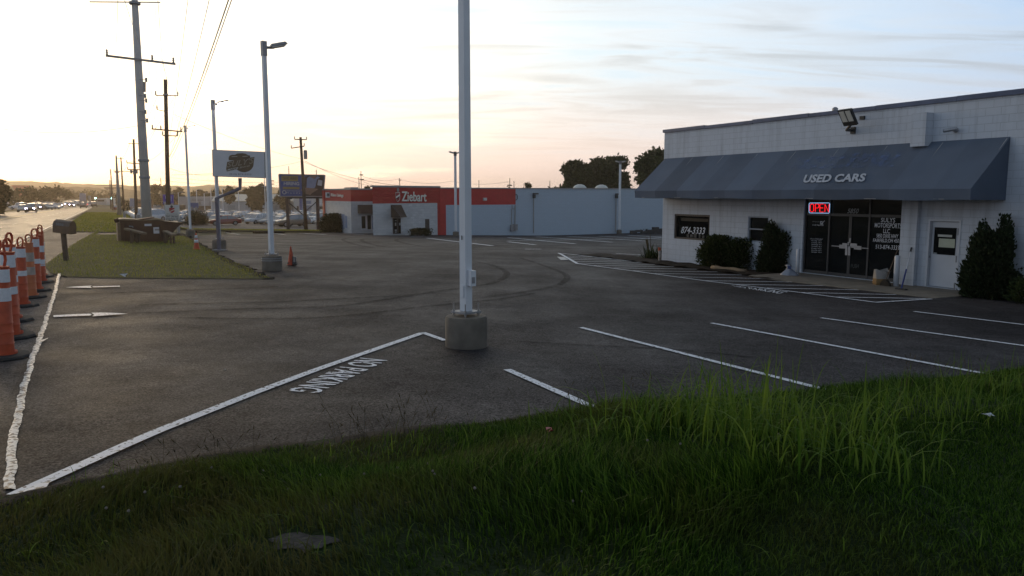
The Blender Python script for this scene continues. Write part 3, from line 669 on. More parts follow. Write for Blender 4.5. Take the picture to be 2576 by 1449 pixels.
def bar(pl, a, b, w, off=.004):
    a = pl.pt(*a); b = pl.pt(*b); t = (b - a).normalized(); n2 = t.cross(V); mb.add([a + n2 * w - V * off, b + n2 * w - V * off, b - n2 * w - V * off, a - n2 * w - V * off], [(0, 1, 2, 3)])
for a, b in (((595, 435), (595, 470)), ((595, 470), (625, 472)), ((595, 435), (622, 436)), ((625, 450), (625, 472)), ((602, 448), (610, 462)), ((610, 462), (650, 425))): bar(PS2, cS(*a), cS(*b), .008)
mb.build('check_mark', M['vinyl'], ST, recalc=False)
# double doors: handles and push bars
M['chrome'] = mat('brushed_handle', (.35, .36, .38), .35, .1, metal=.6)
for (x0, y0, x1, y1) in ((920, 755, 942, 872), (957, 758, 978, 875), (950, 700, 962, 745), (975, 650, 984, 712)):
    mb = MB(); a = PS.pt(*cS(x0, y0), .06); b = PS.pt(*cS(x1, y1), .06); mb.pp(W(fs(b), VB + .03, b.z), U * (fs(a) - fs(b)), V * .03, UP * (a.z - b.z)); mb.build('door_handle', M['chrome'], ST)
for (x0, y0, x1, y1, h_) in ((740, 750, 915, 762, .012), (840, 755, 915, 765, .055), (880, 735, 940, 740, .05), (980, 738, 1065, 745, .05), (990, 768, 1215, 786, .012), (1030, 770, 1122, 780, .055)):
    mb = MB(); a = PS.pt(*cS(x0, y0), .05); b = PS.pt(*cS(x1, y1), .05); mb.pp(W(fs(b), VB + .045, (a.z + b.z) / 2 - h_), U * (fs(a) - fs(b)), V * .02, UP * h_ * 2); mb.build('push_bar', M['chrome'], ST)
lettering('PUSH', st4((990, 985), (1090, 988), (1086, 1040), (988, 1036)), ST, mat('faint_decal', (.05, .06, .06), .5, 0))
# white side door
s0, s1, z0, z1 = HDR; cD = crop(3400, 740, 3.1503); PD = Plane(W(0, VB + .1, 0), -V)
M['door_white'] = mat('white_door_paint', (.56, .58, .62), .45, .05, 2)
mb = MB(); t = .05
for (a, b, c, d) in ((s0, s0 + t, z0, z1), (s1 - t, s1, z0, z1), (s0 + t, s1 - t, z1 - t, z1)): mb.pp(W(a, VB - .012, c), U * (b - a), V * .16, UP * (d - c))
DR = mb.build('side_door', M['door_white'], SH)
mb = MB(); mb.pp(W(s0 + t + .008, VB + .1, z0 + .015), U * (s1 - s0 - 2 * t - .016), V * .045, UP * (z1 - z0 - t - .03)); mb.build('door_leaf', M['door_white'], DR)
def dq(tl, br_, m, name, off, th):
    a = PD.pt(*cD(*tl)); b = PD.pt(*cD(*br_)); mb = MB(); mb.pp(W(fs(b), VB + .1 - off - th, b.z), U * (fs(a) - fs(b)), V * th, UP * (a.z - b.z)); return mb.build(name, m, DR)
dq((888, 486), (1135, 838), M['glass'], 'door_window', .004, .012)
dq((930, 575), (1103, 612), mat('white_notice', (.55, .55, .5), .8, .05), 'notice', .018, .003); dq((943, 625), (1135, 745), mat('cream_notice', (.5, .52, .4), .8, .05), 'notice', .018, .003); dq((872, 800), (915, 822), M['vinyl_dim'], 'notice', .018, .003)
for y, r_ in ((853, .04), (798, .028)):
    mb = MB(); p = PD.pt(*cD(824, y)); mb.tube([p - V * .005, p - V * .03, p - V * .035, p - V * .075], [r_ * .5, r_ * .5, r_, r_ * .7], 12); mb.build('door_knob' if r_ > .03 else 'door_lock', M['chrome'], DR, True)
for y in (545, 880, 1215):
    mb = MB(); p = PD.pt(*cD(1205 - (y - 545) * .07, y)); mb.tube([p - UP * .09 - V * .11, p + UP * .09 - V * .11], .018, 8); mb.build('hinge', M['galv'], DR)
# awning
m, n, L, b, o = new_mat('awning_fabric'); P_ = n.new('ShaderNodeNewGeometry'); d = n.new('ShaderNodeVectorMath'); d.operation = 'DOT_PRODUCT'; d.inputs[1].default_value = tuple(U); L.new(P_.outputs['Position'], d.inputs[0])
fl = n.new('ShaderNodeMath'); fl.operation = 'FLOOR'; dv = n.new('ShaderNodeMath'); dv.operation = 'DIVIDE'; dv.inputs[1].default_value = 1.25; L.new(d.outputs['Value'], dv.inputs[0]); L.new(dv.outputs[0], fl.inputs[0])
wn = n.new('ShaderNodeTexWhiteNoise'); wn.noise_dimensions = '1D'; L.new(fl.outputs[0], wn.inputs['W']); no = n.new('ShaderNodeTexNoise'); no.inputs['Scale'].default_value = 1.4; no.inputs['Detail'].default_value = 7; L.new(P_.outputs['Position'], no.inputs[0])
ad = n.new('ShaderNodeMath'); ad.operation = 'ADD'; L.new(wn.outputs[0], ad.inputs[0]); L.new(no.outputs[0], ad.inputs[1]); r_ = n.new('ShaderNodeMapRange'); r_.inputs[1].default_value = .2; r_.inputs[2].default_value = 1.8; r_.inputs[3].default_value = .68; r_.inputs[4].default_value = 1.3; L.new(ad.outputs[0], r_.inputs[0])
hv = n.new('ShaderNodeVectorMath'); hv.operation = 'SCALE'; hv.inputs[0].default_value = (.09, .116, .16); L.new(r_.outputs[0], hv.inputs[3]); L.new(hv.outputs[0], b.inputs['Base Color']); b.inputs['Roughness'].default_value = .75; b.inputs['Specular IOR Level'].default_value = .25
M['fabric'] = m
zt_ = (fw(1673, 400).z + fw(2536, 343).z) / 2; sL = fs(fw(1673, 400)); sR = fs(fw(2538, 400))
lo, hi = .3, 5.0
for _ in range(40):
    a_ = (lo + hi) / 2
    if fs(fw(1597, 481, a_)) < sL: hi = a_
    else: lo = a_
AO = a_; zf_ = (fw(1597, 481, AO).z + fw(2471, 473, AO).z) / 2; zv_ = (fw(1597, 499, AO).z + fw(2466, 503, AO).z) / 2
print('AWN', AO, zt_, zf_, zv_, sL, sR, 'ZT', ZT, 'right edge s', fs(fw(2471, 473, AO)))
mb = MB(); nS, nT = 56, 9; rr = random.Random(8)
def awp(i, j):
    s = sR + (sL - sR) * i / nS; ph = ((s / 1.25) % 1); sag = -.035 * math.sin(math.pi * ph) * math.sin(math.pi * min(1, j / 6))
    if j <= 6:
        t = j / 6; v = VB - .01 - AO * t; z = zt_ + (zf_ - zt_) * t + sag * .6
    else:
        t = (j - 6) / 3; v = VB - .01 - AO + .02 * math.sin(s * 3.1 + t) * t + .03 * t; z = zf_ + (zv_ - zf_) * t + .012 * math.sin(s * 2.3) * t
    return W(s, v, z)
for i in range(nS + 1):
    for j in range(nT + 1): mb.v.append(awp(i, j))
for i in range(nS):
    for j in range(nT): a = i * (nT + 1) + j; mb.f.append((a, a + 1, a + nT + 2, a + nT + 1))
for s_, sg in ((sL, 1), (sR, -1)):
    i = nS if sg > 0 else 0; ring = [awp(i, j) for j in range(nT + 1)] + [W(s_, VB - .01, zv_)]; mb.add(ring, [tuple(range(len(ring)))])
AW = mb.build('awning', M['fabric'], SH, True)
mb = MB()
for (v_, z_) in ((VB - AO + .05, zv_ + .03), (VB - AO + .05, zf_ - .03), (VB - .06, zv_ + .03)): mb.tube([W(sL - .04, v_, z_), W(sR + .04, v_, z_)], .02, 6)
for i in range(9):
    s_ = sR + .05 + (sL - sR - .1) * i / 8; mb.tube([W(s_, VB - .05, zt_ - .05), W(s_, VB - AO + .05, zf_ - .04)], .018, 6); mb.tube([W(s_, VB - .05, zv_ + .03), W(s_, VB - AO + .06, zv_ + .03)], .015, 6)
mb.build('awning_frame', M['galv'], AW)
an = (U * 1).cross((V * -AO + UP * (zf_ - zt_))).normalized()
if an.z < 0: an = -an
PA = Plane(W(0, VB - .01, zt_) + an * .03, an); cW = crop(2500, 300, 1.6815)
lettering('USED CARS', [PA.pt(*cW(*q)) for q in ((1108, 705), (1518, 697), (1536, 643), (1130, 652))], AW, mat('faded_vinyl', (.42, .45, .5), .6, .1, 8), shear=0, bold=.035)
M['stain'] = mark_mat('unfaded_blue_fabric', (.13, .2, .4), -.35, .6)
mb = MB(); mb.add([PA.pt(*cW(*q), -.012) for q in ((1030, 615), (1720, 600), (1770, 500), (1420, 510), (1080, 545))], [(0, 1, 2, 3, 4)]); mb.build('faded_patch', M['stain'], AW)
# things fixed to or standing by the showroom
p = fw(2140, 300); FL = thing('floodlight', 'black twin-panel floodlight on a bracket above the grey awning', 'floodlight', p)
a = W(fs(fw(2147, 330)), VB, fw(2147, 328).z); hd = fw(2133, 295, .75)
mb = MB(); mb.tube([a, a - V * .3, hd + V * .2 - UP * .15, hd + V * .1], .045, 8); mb.build('bracket', M['black'], FL)
mb = MB(); mb.box(a - V * .02, .16, .05, .2, (U, V, UP)); mb.box(a - V * .02 + UP * .35 - U * .3, .16, .05, .1, (U, V, UP)); mb.build('mounting_plate', M['black'], FL)
e1_ = (U * .9 + V * .1).normalized(); e2_ = (-V * .45 + UP * .78 + U * .32); e2_ = (e2_ - e1_ * e2_.dot(e1_)).normalized(); e3_ = e1_.cross(e2_)
mb = MB(); mb.box(hd, .5, .52, .07, (e1_, e2_, e3_)); mb.build('lamp_head', M['black'], FL)
sg = -1 if e3_.z > 0 else 1
for k in (-1, 1): mb = MB(); mb.box(hd + e1_ * .115 * k + e2_ * .05 + e3_ * sg * .04, .18, .34, .02, (e1_, e2_, e3_)); mb.build('lens', M['lens'], FL)
p = fw(2405, 327); CM = thing('security_camera', 'small silver bullet camera on the white wall right of the awning pier', 'camera', p)
mb = MB(); mb.tube([p, p - V * .1], [.07, .05], 12); mb.tube([p - V * .08, p - V * .22 + U * .02], .02, 8); mb.build('mount', M['galv'], CM)
q_ = p - V * .24; mb = MB(); dd = (U * .8 - V * .5 - UP * .15).normalized(); mb.tube([q_ - dd * .14, q_ + dd * .16], .05, 12); mb.build('body', M['chrome'], CM); mb = MB(); mb.tube([q_ + dd * .161, q_ + dd * .17], .042, 12); mb.build('lens', M['black'], CM)
# neon sign
PN = Plane(W(0, VB + .035, 0), -V); M['neon_red'] = mat('neon_red', (.8, .05, .05), .4, 0, emit=(1, .01, .02, 1.15)); M['neon_blue'] = mat('neon_blue', (.4, .6, .9), .4, 0, emit=(.32, .6, 1, .5))
NE = thing('neon_sign', 'glowing red neon OPEN sign with a pale blue border in the shopfront', 'sign', PN.pt(*cS(580, 325)))
def npt(x, y): return PN.pt(*cS(x, y))
mb = MB(); mb.tube([npt(*q) for q in ((455, 195), (705, 194), (716, 205), (710, 318), (700, 328), (455, 324), (446, 314), (447, 205), (455, 195))], .011, 6); mb.build('border_tube', M['neon_blue'], NE, True)
for cur in ([(475, 210), (493, 208), (508, 222), (507, 295), (492, 310), (474, 308), (460, 295), (461, 224), (475, 210)], [(527, 310), (528, 209), (565, 209), (576, 225), (574, 248), (562, 260), (528, 260)], [(632, 209), (588, 209), (586, 311), (632, 312)], [(586, 258), (628, 259)], [(652, 312), (653, 210), (700, 312), (707, 211)]):
    for ofs in (0,):
        mb = MB(); mb.tube([npt(x + ofs * .55, y + ofs * .5) for x, y in cur], .0095, 6); mb.build('letter_tube', M['neon_red'], NE, True)
mb = MB(); a = PN.pt(*cS(446, 192), -.025); b = PN.pt(*cS(716, 328), -.025); mb.pp(W(fs(b), VB + .048, b.z), U * (fs(a) - fs(b)), V * .012, UP * (a.z - b.z)); mb.build('backing', M['black'], NE)
# pavement by the doors, planting bed, log
mb = MB(); pts = [cS(0, 1190), cS(640, 1290), cS(1190, 1360), cS(1811, 1440), (2335, 755), (2345, 753)]
sA = fs(fw(2480, 700)); sB = fs(fw(2003, 690))
yk = [sv(G(*q))[1] for q in (cS(60, 1200), cS(640, 1272), cS(1190, 1335), cS(1750, 1395))]; vk = sum(yk) / 4
mb.pp(W(sA, vk, -1.2), U * (sB - sA), V * (VB + .1 - vk), UP * (st_b + 1.2 - .012)); struct('pavement', mb, M['walk'])
bedv = [sv(G(*c5(*q))) for q in ((0, 1005), (330, 1052), (650, 1095), (1000, 1135), (1650, 1215), (2100, 1290))]
bed = [(S_L + 4.5, VB + .3)] + [(S_L + 4.6, bedv[0][1])] + bedv[1:] + [(sB, bedv[-1][1]), (sB, VB + .1), (S_L, VB + .1), (S_L + .2, VB + 1.2)]
sheet('planting_bed', bed, M['mulch'], .5, .5, zf=lambda s, v: .05 + .03 * math.sin(5 * s + 3 * v))
mb = MB(); a = G(*c5(1170, 1125)); b = G(*c5(1655, 1178)); mb.tube([a.lerp(b, k / 6) + UP * (.07 + .01 * math.sin(k * 2)) for k in range(7)], [.075, .08, .07, .075, .08, .07, .075], 9); solo('edging_log', mb, M['board'], 'weathered round timber edging the planting bed in front of the shrubs', 'log', a.lerp(b, .5), smooth=True)
mb = MB(); rr = random.Random(6); a = G(*c5(60, 1010)); b = G(*c5(1040, 1118))
for k in range(46):
    p = a.lerp(b, (k + rr.random()) / 46) + Vector((rr.uniform(-.1, .1), rr.uniform(-.1, .1), .02)); r = rr.uniform(.06, .15); mb.lathe(p - UP * .03, [(r, 0), (r * .8, r * .35), (r * .3, r * .5)], 6, rr.random())
struct('bed_edge', mb, M['mulch'])
# bollards, sack, bucket, broom, scraper
def bollard(px, top, lab, r=.075):
    g = G(*px); Z = (top[1]); h = (at(px[0], top[1], g.y).z - g.z); mb = MB(); mb.lathe(g, [(r, -.1), (r, h - .03), (r * .8, h), (r * .2, h + .01)], 16); return solo('bollard', mb, M['door_white'], lab, 'bollard', g, 'white bollards at the shop doors', smooth=True)
bollard(cS(1570, 1302), cS(1585, 878), 'white bollard beside the broom, right of the shop doors')
bollard(cS(292, 1165), cS(305, 790), 'white bollard beside the white sack, left of the shop doors', .055)
g = G(*cS(195, 1165)); SK = MB(); prof = [(.02, 0), (.19, .0), (.23, .05), (.21, .13), (.14, .22), (.07, .29), (.06, .34), (.1, .4), (.03, .43)]
SK.lathe(g, prof, 16)
for i, v_ in enumerate(SK.v): a = math.atan2(v_.y - g.y, v_.x - g.x); k = 1 + .22 * math.sin(2 * a + 7 * v_.z) + .13 * math.sin(5 * a - 11 * v_.z); SK.v[i] = Vector((g.x + (v_.x - g.x) * k - .18 * max(0, v_.z - g.z - .1), g.y + (v_.y - g.y) * k, v_.z))
m_sack = mat('white_sack_plastic', (.24, .26, .31), .5, .1, 6, .3); o = solo('sack', SK, m_sack, 'crumpled white plastic sack with dark print by the pavement end', 'sack', g, smooth='all')
mb = MB(); mb.add([g + Vector(q) for q in ((-.14, -.16, .3), (-.03, -.2, .3), (-.05, -.17, .4), (-.12, -.14, .4))], [(0, 1, 2, 3)]); mb.build('print', mat('sack_print', (.03, .05, .15), .6, 0), o)
g = G(*cS(1375, 1285)); BK = thing('feed_bag', 'open white and tan bag standing by the shop doors', 'bag', g); mb = MB()
hb = at(*[cS(1400, 1065)[0], cS(1400, 1065)[1]], g.y).z - g.z
R0 = []
for z, a, b in ((0, .15, .1), (.12, .17, .12), (hb * .5, .16, .12), (hb * .8, .18, .11), (hb, .2, .1)): R0.append([g + Vector((a * (1 if k in (0, 1, 7) else -1 if k in (3, 4, 5) else 0) + .02 * math.sin(k * 3 + z * 9), b * (1 if k in (1, 2, 3) else -1 if k in (5, 6, 7) else 0) + .02 * math.cos(k * 2 + z * 7), z + (.05 * math.sin(k * 1.7) if z == hb else 0))) for k in range(8)])
mb.loft(R0[:3]); mb.build('bag_bottom', mat('tan_paper', (.2, .12, .045), .8, .2, 8), BK, 'all'); mb = MB(); mb.loft([R0[2], R0[3], R0[4]], False); mb.build('bag_top', mat('white_paper', (.3, .28, .26), .8, .1, 8), BK, 'all')
g = G(*cS(1435, 1298)); top = fw(*cS(1600, 790), .2); BR = thing('broom', 'dark-handled broom leaning on the shopfront behind the bag', 'broom', g); mb = MB(); mb.tube([g + UP * .22, top], .014, 8); mb.build('handle', M['wood'], BR)
mb = MB(); mb.loft([[g + UP * z + U * (k[0] * w_) + V * (k[1] * .05) for k in ((-1, -1), (1, -1), (1, 1), (-1, 1))] for z, w_ in ((0, .17), (.15, .12), (.24, .04))]); mb.build('bristles', mat('dark_bristle', (.03, .022, .015), .9, .3, 20), BR)
g = G(*cS(1640, 1340)); top = fw(*cS(1775, 775), .16); SQ = thing('scraper', 'long-handled scraper with white and blue pole leaning on the white pier', 'scraper', g); md_ = g.lerp(top, .49)
M['blue'] = mat('blue_plastic', (.03, .05, .2), .4, .1)
mb = MB(); mb.tube([g + UP * .05, md_], .022, 8); mb.build('lower_pole', M['blue'], SQ); mb = MB(); mb.tube([md_, g.lerp(top, .9)], .015, 8); mb.build('upper_pole', mat('white_pole', (.7, .72, .75), .4, .03), SQ)
mb = MB(); mb.tube([g.lerp(top, .9), top], .024, 8); mb.build('grip', M['black'], SQ); mb = MB(); mb.box(g + UP * .04, .3, .1, .08, (U, V, UP)); mb.build('blade', M['black'], SQ)
g = G(*c5(425, 1022)); mb = MB(); hh = at(*c5(440, 815), g.y).z - g.z; mb.tube([g - UP * .1, g + UP * hh * .55, g + UP * hh + U * .03], [.06, .055, .05], 10)
o = solo('stake', mb, mat('stained_post_paint', (.4, .34, .3), .8, .4, 9), 'short stained white marker post at the corner of the showroom', 'post', g); mb = MB(); mb.tube([g + UP * hh * .8 + U * .02, g + UP * (hh + .01) + U * .032], .06, 10); mb.build('orange_top', M['cone_dirty'], o)
# ------------------------------------------------------------------ foliage
def np_mesh(name, verts, loops, sizes, m):
    me = bpy.data.meshes.new(name); me.vertices.add(len(verts)); me.vertices.foreach_set('co', np.ascontiguousarray(verts, dtype=np.float32).ravel())
    me.loops.add(len(loops)); me.loops.foreach_set('vertex_index', np.ascontiguousarray(loops, dtype=np.int32))
    me.polygons.add(len(sizes)); st = np.concatenate([[0], np.cumsum(sizes)[:-1]]).astype(np.int32)
    me.polygons.foreach_set('loop_start', st); me.polygons.foreach_set('loop_total', np.asarray(sizes, dtype=np.int32)); me.update(calc_edges=True); me.validate(); me.materials.append(m)
    return me
def leaves(name, cen, size, m, up=0.0, seed=1, aspect=.55, dirs=None):
    r = np.random.default_rng(seed); n = len(cen)
    a = r.normal(size=(n, 3)) if dirs is None else dirs + r.normal(size=(n, 3)) * .35
    a[:, 2] += up; a /= np.linalg.norm(a, axis=1)[:, None]; b = np.cross(a, r.normal(size=(n, 3))); b /= np.linalg.norm(b, axis=1)[:, None] + 1e-9
    s = size * r.uniform(.6, 1.35, n)[:, None]; a = a * s; b = b * s * aspect * .5; nb = np.cross(a, b); nb /= np.linalg.norm(nb, axis=1)[:, None] + 1e-9
    v = np.stack([cen, cen + a * .45 + b, cen + a, cen + a * .45 - b], 1).reshape(-1, 3)
    return np_mesh(name, v, np.arange(4 * n), np.full(n, 4), m)
def crown_points(r, blobs, n):
    w = np.array([b[1] * b[2] * b[3] for b in blobs]) ** .7; w /= w.sum(); idx = r.choice(len(blobs), n, p=w)
    c = np.array([b[0] for b in blobs])[idx]; R = np.array([b[1:4] for b in blobs])[idx]
    d = r.normal(size=(n, 3)); d /= np.linalg.norm(d, axis=1)[:, None]
    rad = r.uniform(.35, 1.0, n) ** .5 * (1 + .12 * r.normal(size=n)); return c + d * R * rad[:, None]
def put(name, me, parent=None, loc=None):
    o = bpy.data.objects.new(name, me); COL.objects.link(o)
    if parent: o.parent = parent; ORG[o.name] = ORG[parent.name]
    else: ORG[o.name] = Vector((0, 0, 0))
    if loc is not None: o.location = loc
    return o
def tree(name, label, base, h, w, seed, n=5000, size=.45, m=None, group=None, low=.25, nb=26, cat='tree'):
    r = np.random.default_rng(seed); t = thing(name, label, cat, base, group); blobs = []
    for k in range(nb):
        z = r.uniform(low, .95); prof = math.sin(math.pi * (z - low * .6) / (1.12 - low * .6)) ** .7; a = r.uniform(0, 6.283); q = r.uniform(.25, 1) ** .6 * prof * w * .37
        rr_ = w * r.uniform(.10, .2); blobs.append(((q * math.cos(a), q * math.sin(a), z * h - rr_ * .3), rr_, rr_, rr_ * r.uniform(.6, .9)))
    n2 = n * (2 if m == M['fartree'] else 1); put('crown', leaves('crown', crown_points(r, blobs, n2), size, m or M['tree'], .1, seed), t)
    mb = MB(); mb.tube([base - UP * .3, base + UP * h * .25, base + Vector((.03 * w, 0, h * .6))], [.035 * w, .026 * w, .01 * w], 8)
    for k in range(5):
        b = blobs[k * 3 % nb][0]; mb.tube([base + UP * h * (.2 + .05 * k), base + Vector((b[0] * .5, b[1] * .5, h * .42)), base + Vector(b)], [.014 * w, .01 * w, .004 * w], 5)
    mb.build('trunk', M['bark'], t); return t
def shrub(name, label, px, x0, x1, ytop, seed, n, size, m, cone=False, cat='shrub', depth=None, group=None, up=.4):
    g = px if isinstance(px, Vector) else G(*px); sc = g.y / FOC; w = (x1 - x0) * sc * (1.25 if n > 20000 else 1.06 if n > 8000 else 1.0); h = at(px[0], ytop, g.y).z - g.z; back = (depth or w) / 2
    c = Vector((at((x0 + x1) / 2, 500, g.y).x, g.y, g.z)) + V * back * .6; t = thing(name, label, cat, c, group); r = np.random.default_rng(seed); blobs = []
    for k in range(44):
        z = r.uniform(.04, .78 if cone else .93); prof = min(1, .72 + z) * (1 - z) ** .5 if cone else math.sin(math.pi * min(1, z * .75 + .22)) ** .6
        a = r.uniform(0, 6.283); q = r.uniform(.2, 1) ** .5 * prof; rr_ = w * ((.22 - .1 * z) if cone else .25)
        blobs.append(((q * math.cos(a) * (w / 2 - rr_ * .6), q * math.sin(a) * (back - rr_ * .5), max(rr_ * .6, z * h - rr_ * .2)), rr_, rr_, rr_ * (1.5 if cone else 1)))
    if cone:
        for ox, hz_ in ((-.2, .82), (.16, .93), (.2, .8), (-.18, .7)): blobs.append((ox * w * .9, 0, hz_ * h)) if False else blobs.append(((ox * w, -.1 * back, hz_ * h), .1 * w, .1 * w, .16 * h))
    pts = crown_points(r, blobs, n); pts = pts[(pts[:, 2] > 0) & (pts[:, 2] < h * 1.04)]
    d = pts * np.array([1, 1, .4]) ; d /= np.linalg.norm(d, axis=1)[:, None] + 1e-6
    put('foliage', leaves('foliage', pts, size, m, up, seed, .5, d), t)
    mb = MB()
    for k in range(5):
        b = blobs[k][0]; mb.tube([c - UP * .05 + Vector((.05 * math.cos(k), .05 * math.sin(k), 0)), c + Vector(b) * .5 + UP * h * .1, c + Vector(b)], [.03, .02, .008], 5)
    mb.build('stem', M['bark'], t); return t
sg_ = 'clipped shrubs in the bed under the windows'
shrub('shrub', 'rounded dark shrub below the phone-number window, left of the pair', c5(1060, 1105), 1742, 1840, 598, 21, 15000, .09, M['shrub'], depth=1.5)
shrub('shrub', 'rounded dark shrub between the round shrub and the tall evergreen', c5(1420, 1130), 1806, 1904, 603, 22, 15000, .09, M['shrub'], depth=1.4)
shrub('evergreen_shrub', 'tall twin-tipped arborvitae left of the shop doors', c5(2000, 1190), 1893, 1986, 552, 23, 24000, .085, M['arbor'], True, depth=1.5, cat='shrub', up=.9)
shrub('evergreen_shrub', 'large dark arborvitae right of the white side door', cD(1480, 1370), 2418, 2540, 552, 24, 34000, .085, M['arbor'], True, depth=1.4, cat='shrub', up=.9)
shrub('shrub', 'low dark bush at the right edge of the photo by the white wall', (2575, 765), 2545, 2640, 705, 25, 2600, .08, M['shrub'], depth=1.0)
# yucca clump by the corner
g = G(*c5(270, 985)); YU = thing('yucca', 'spiky yucca plant with a dry flower stalk at the showroom corner', 'plant', g + V * .2); r = random.Random(9); mb = MB(); c = g + V * .2
for k in range(150):
    a = r.uniform(0, 6.283); e = r.uniform(.15, 1.35); l = r.uniform(.45, .85); d = Vector((math.cos(a) * math.cos(e), math.sin(a) * math.cos(e), math.sin(e))); n_ = Vector((-math.sin(a), math.cos(a), 0)) * r.uniform(.016, .026)
    b0 = c + Vector((r.uniform(-.3, .3), r.uniform(-.3, .3), 0)); b1 = b0 + d * l * .6; b2 = b0 + d * l - UP * l * .18 * math.cos(e); mb.add([b0 - n_, b0 + n_, b1 + n_, b1 - n_, b2], [(0, 1, 2, 3), (3, 2, 4)])
mb.build('leaves', M['shrub'], YU, recalc=False); mb = MB(); tp = at(*c5(285, 615), g.y)
mb.tube([c, c.lerp(tp, .5) + U * .03, tp], [.018, .012, .006], 6)
for k in range(26):
    t_ = r.uniform(.45, 1); p = c.lerp(tp, t_); a = r.uniform(0, 6.28); mb.tube([p, p + Vector((math.cos(a), math.sin(a), .7)) * r.uniform(.05, .14) * (1.3 - t_)], [.006, .003], 4)
p2 = at(*c5(240, 700), g.y); mb.tube([c + U * .2, p2], [.03, .05], 6)
mb.build('flower_stalk', M['stem'], YU)
# trees and treeline
def tpx(label, x, Y, w, ytop, seed, n, size, m=None, name='tree', low=.2, group=None, nb=26, yb=None):
    b = on_ground(x, Y)
    if yb: b.z = at(x, yb, Y).z
    h = at(x, ytop, Y).z - b.z; return tree(name, label, b, h, w * Y / FOC, seed, n, size, m, group, low, nb)
tpx('dark broadleaf tree behind the pale wall, left one of the overlapping pair', 1452, 150, 100, 408, 31, 15000, .6, nb=26, yb=520)
tpx('dark broadleaf tree behind the pale wall, taller one of the overlapping pair', 1528, 152, 128, 394, 32, 20000, .6, nb=34, yb=520)
tpx('broadleaf tree rising behind the left end of the grey awning', 1668, 125, 150, 372, 33, 18000, .55, nb=36, yb=520)
FT = [(925, 210, 26, 470, 'small tree crown showing over the red parapet beside the roof box'), (1325, 220, 34, 461, 'small tree crown above the long pale wall, left of the paired trees'), (1396, 230, 30, 470, 'low tree crown just left of the paired dark trees')]
for i, (x, Y, w, yt, lb) in enumerate(FT): tpx(lb, x, Y, w, yt, 40 + i, 1300, .5, M['tree'], nb=12, yb=500)
MT = [(-30, 120, 110, 452, 535, 2600, 'big dark tree mass at the far left edge beyond the highway'), (60, 260, 90, 476, 515, 1400, 'hazy tree behind the car lot across the highway'), (140, 300, 80, 472, 510, 1400, 'hazy tree row end behind the orange-roofed shop'), (255, 420, 110, 480, 508, 1600, 'dull tree group where the highway meets the hill'), (190, 480, 90, 482, 505, 1000, 'far tree left of the rising highway'),
      (310, 260, 40, 500, 535, 900, 'roadside tree behind the smaller utility poles'), (402, 300, 60, 464, 515, 1500, 'tree behind the grey dealership left of the purple sign'), (445, 310, 46, 468, 515, 1200, 'tree behind the grey dealership right of the purple sign'), (505, 320, 44, 470, 515, 1200, 'tree behind the dealership beside the white light pole'), (545, 330, 40, 474, 515, 1000, 'tree behind the pale garage left of the bent sign post'),
      (577, 290, 32, 470, 510, 1000, 'pointed tree between the two light poles under the hanging sign'), (648, 270, 62, 464, 525, 2200, 'round dark tree right of the hanging sign post'), (718, 300, 60, 476, 520, 1500, 'tree behind the large billboard'), (775, 290, 50, 482, 520, 1000, 'low tree behind the right half of the billboard'), (612, 330, 70, 480, 512, 1000, 'low tree row behind the pale garage roof')]
for i, (x, Y, w, yt, yb, n_, lb) in enumerate(MT): tpx(lb, x, Y, w, yt, 60 + i, n_, .9 if Y > 200 else .7, M['fartree'], nb=16, yb=yb, low=.05)
def bush(label, px, x0, x1, yt, seed, n, size=.22, m=None): shrub('bush', label, px, x0, x1, yt, seed, n, size, m or M['fartree'], depth=2.5, cat='bush')
bush('green bush beside the white sign board, behind the skip', (473, 566), 448, 507, 533, 81, 3500)
cz = crop(1250, 680, 5.573)
bush('brown-green hedge at the left foot of the red and white building', W(90.5, 22.9), 792, 862, 541, 82, 9500, .22)
mb = MB()
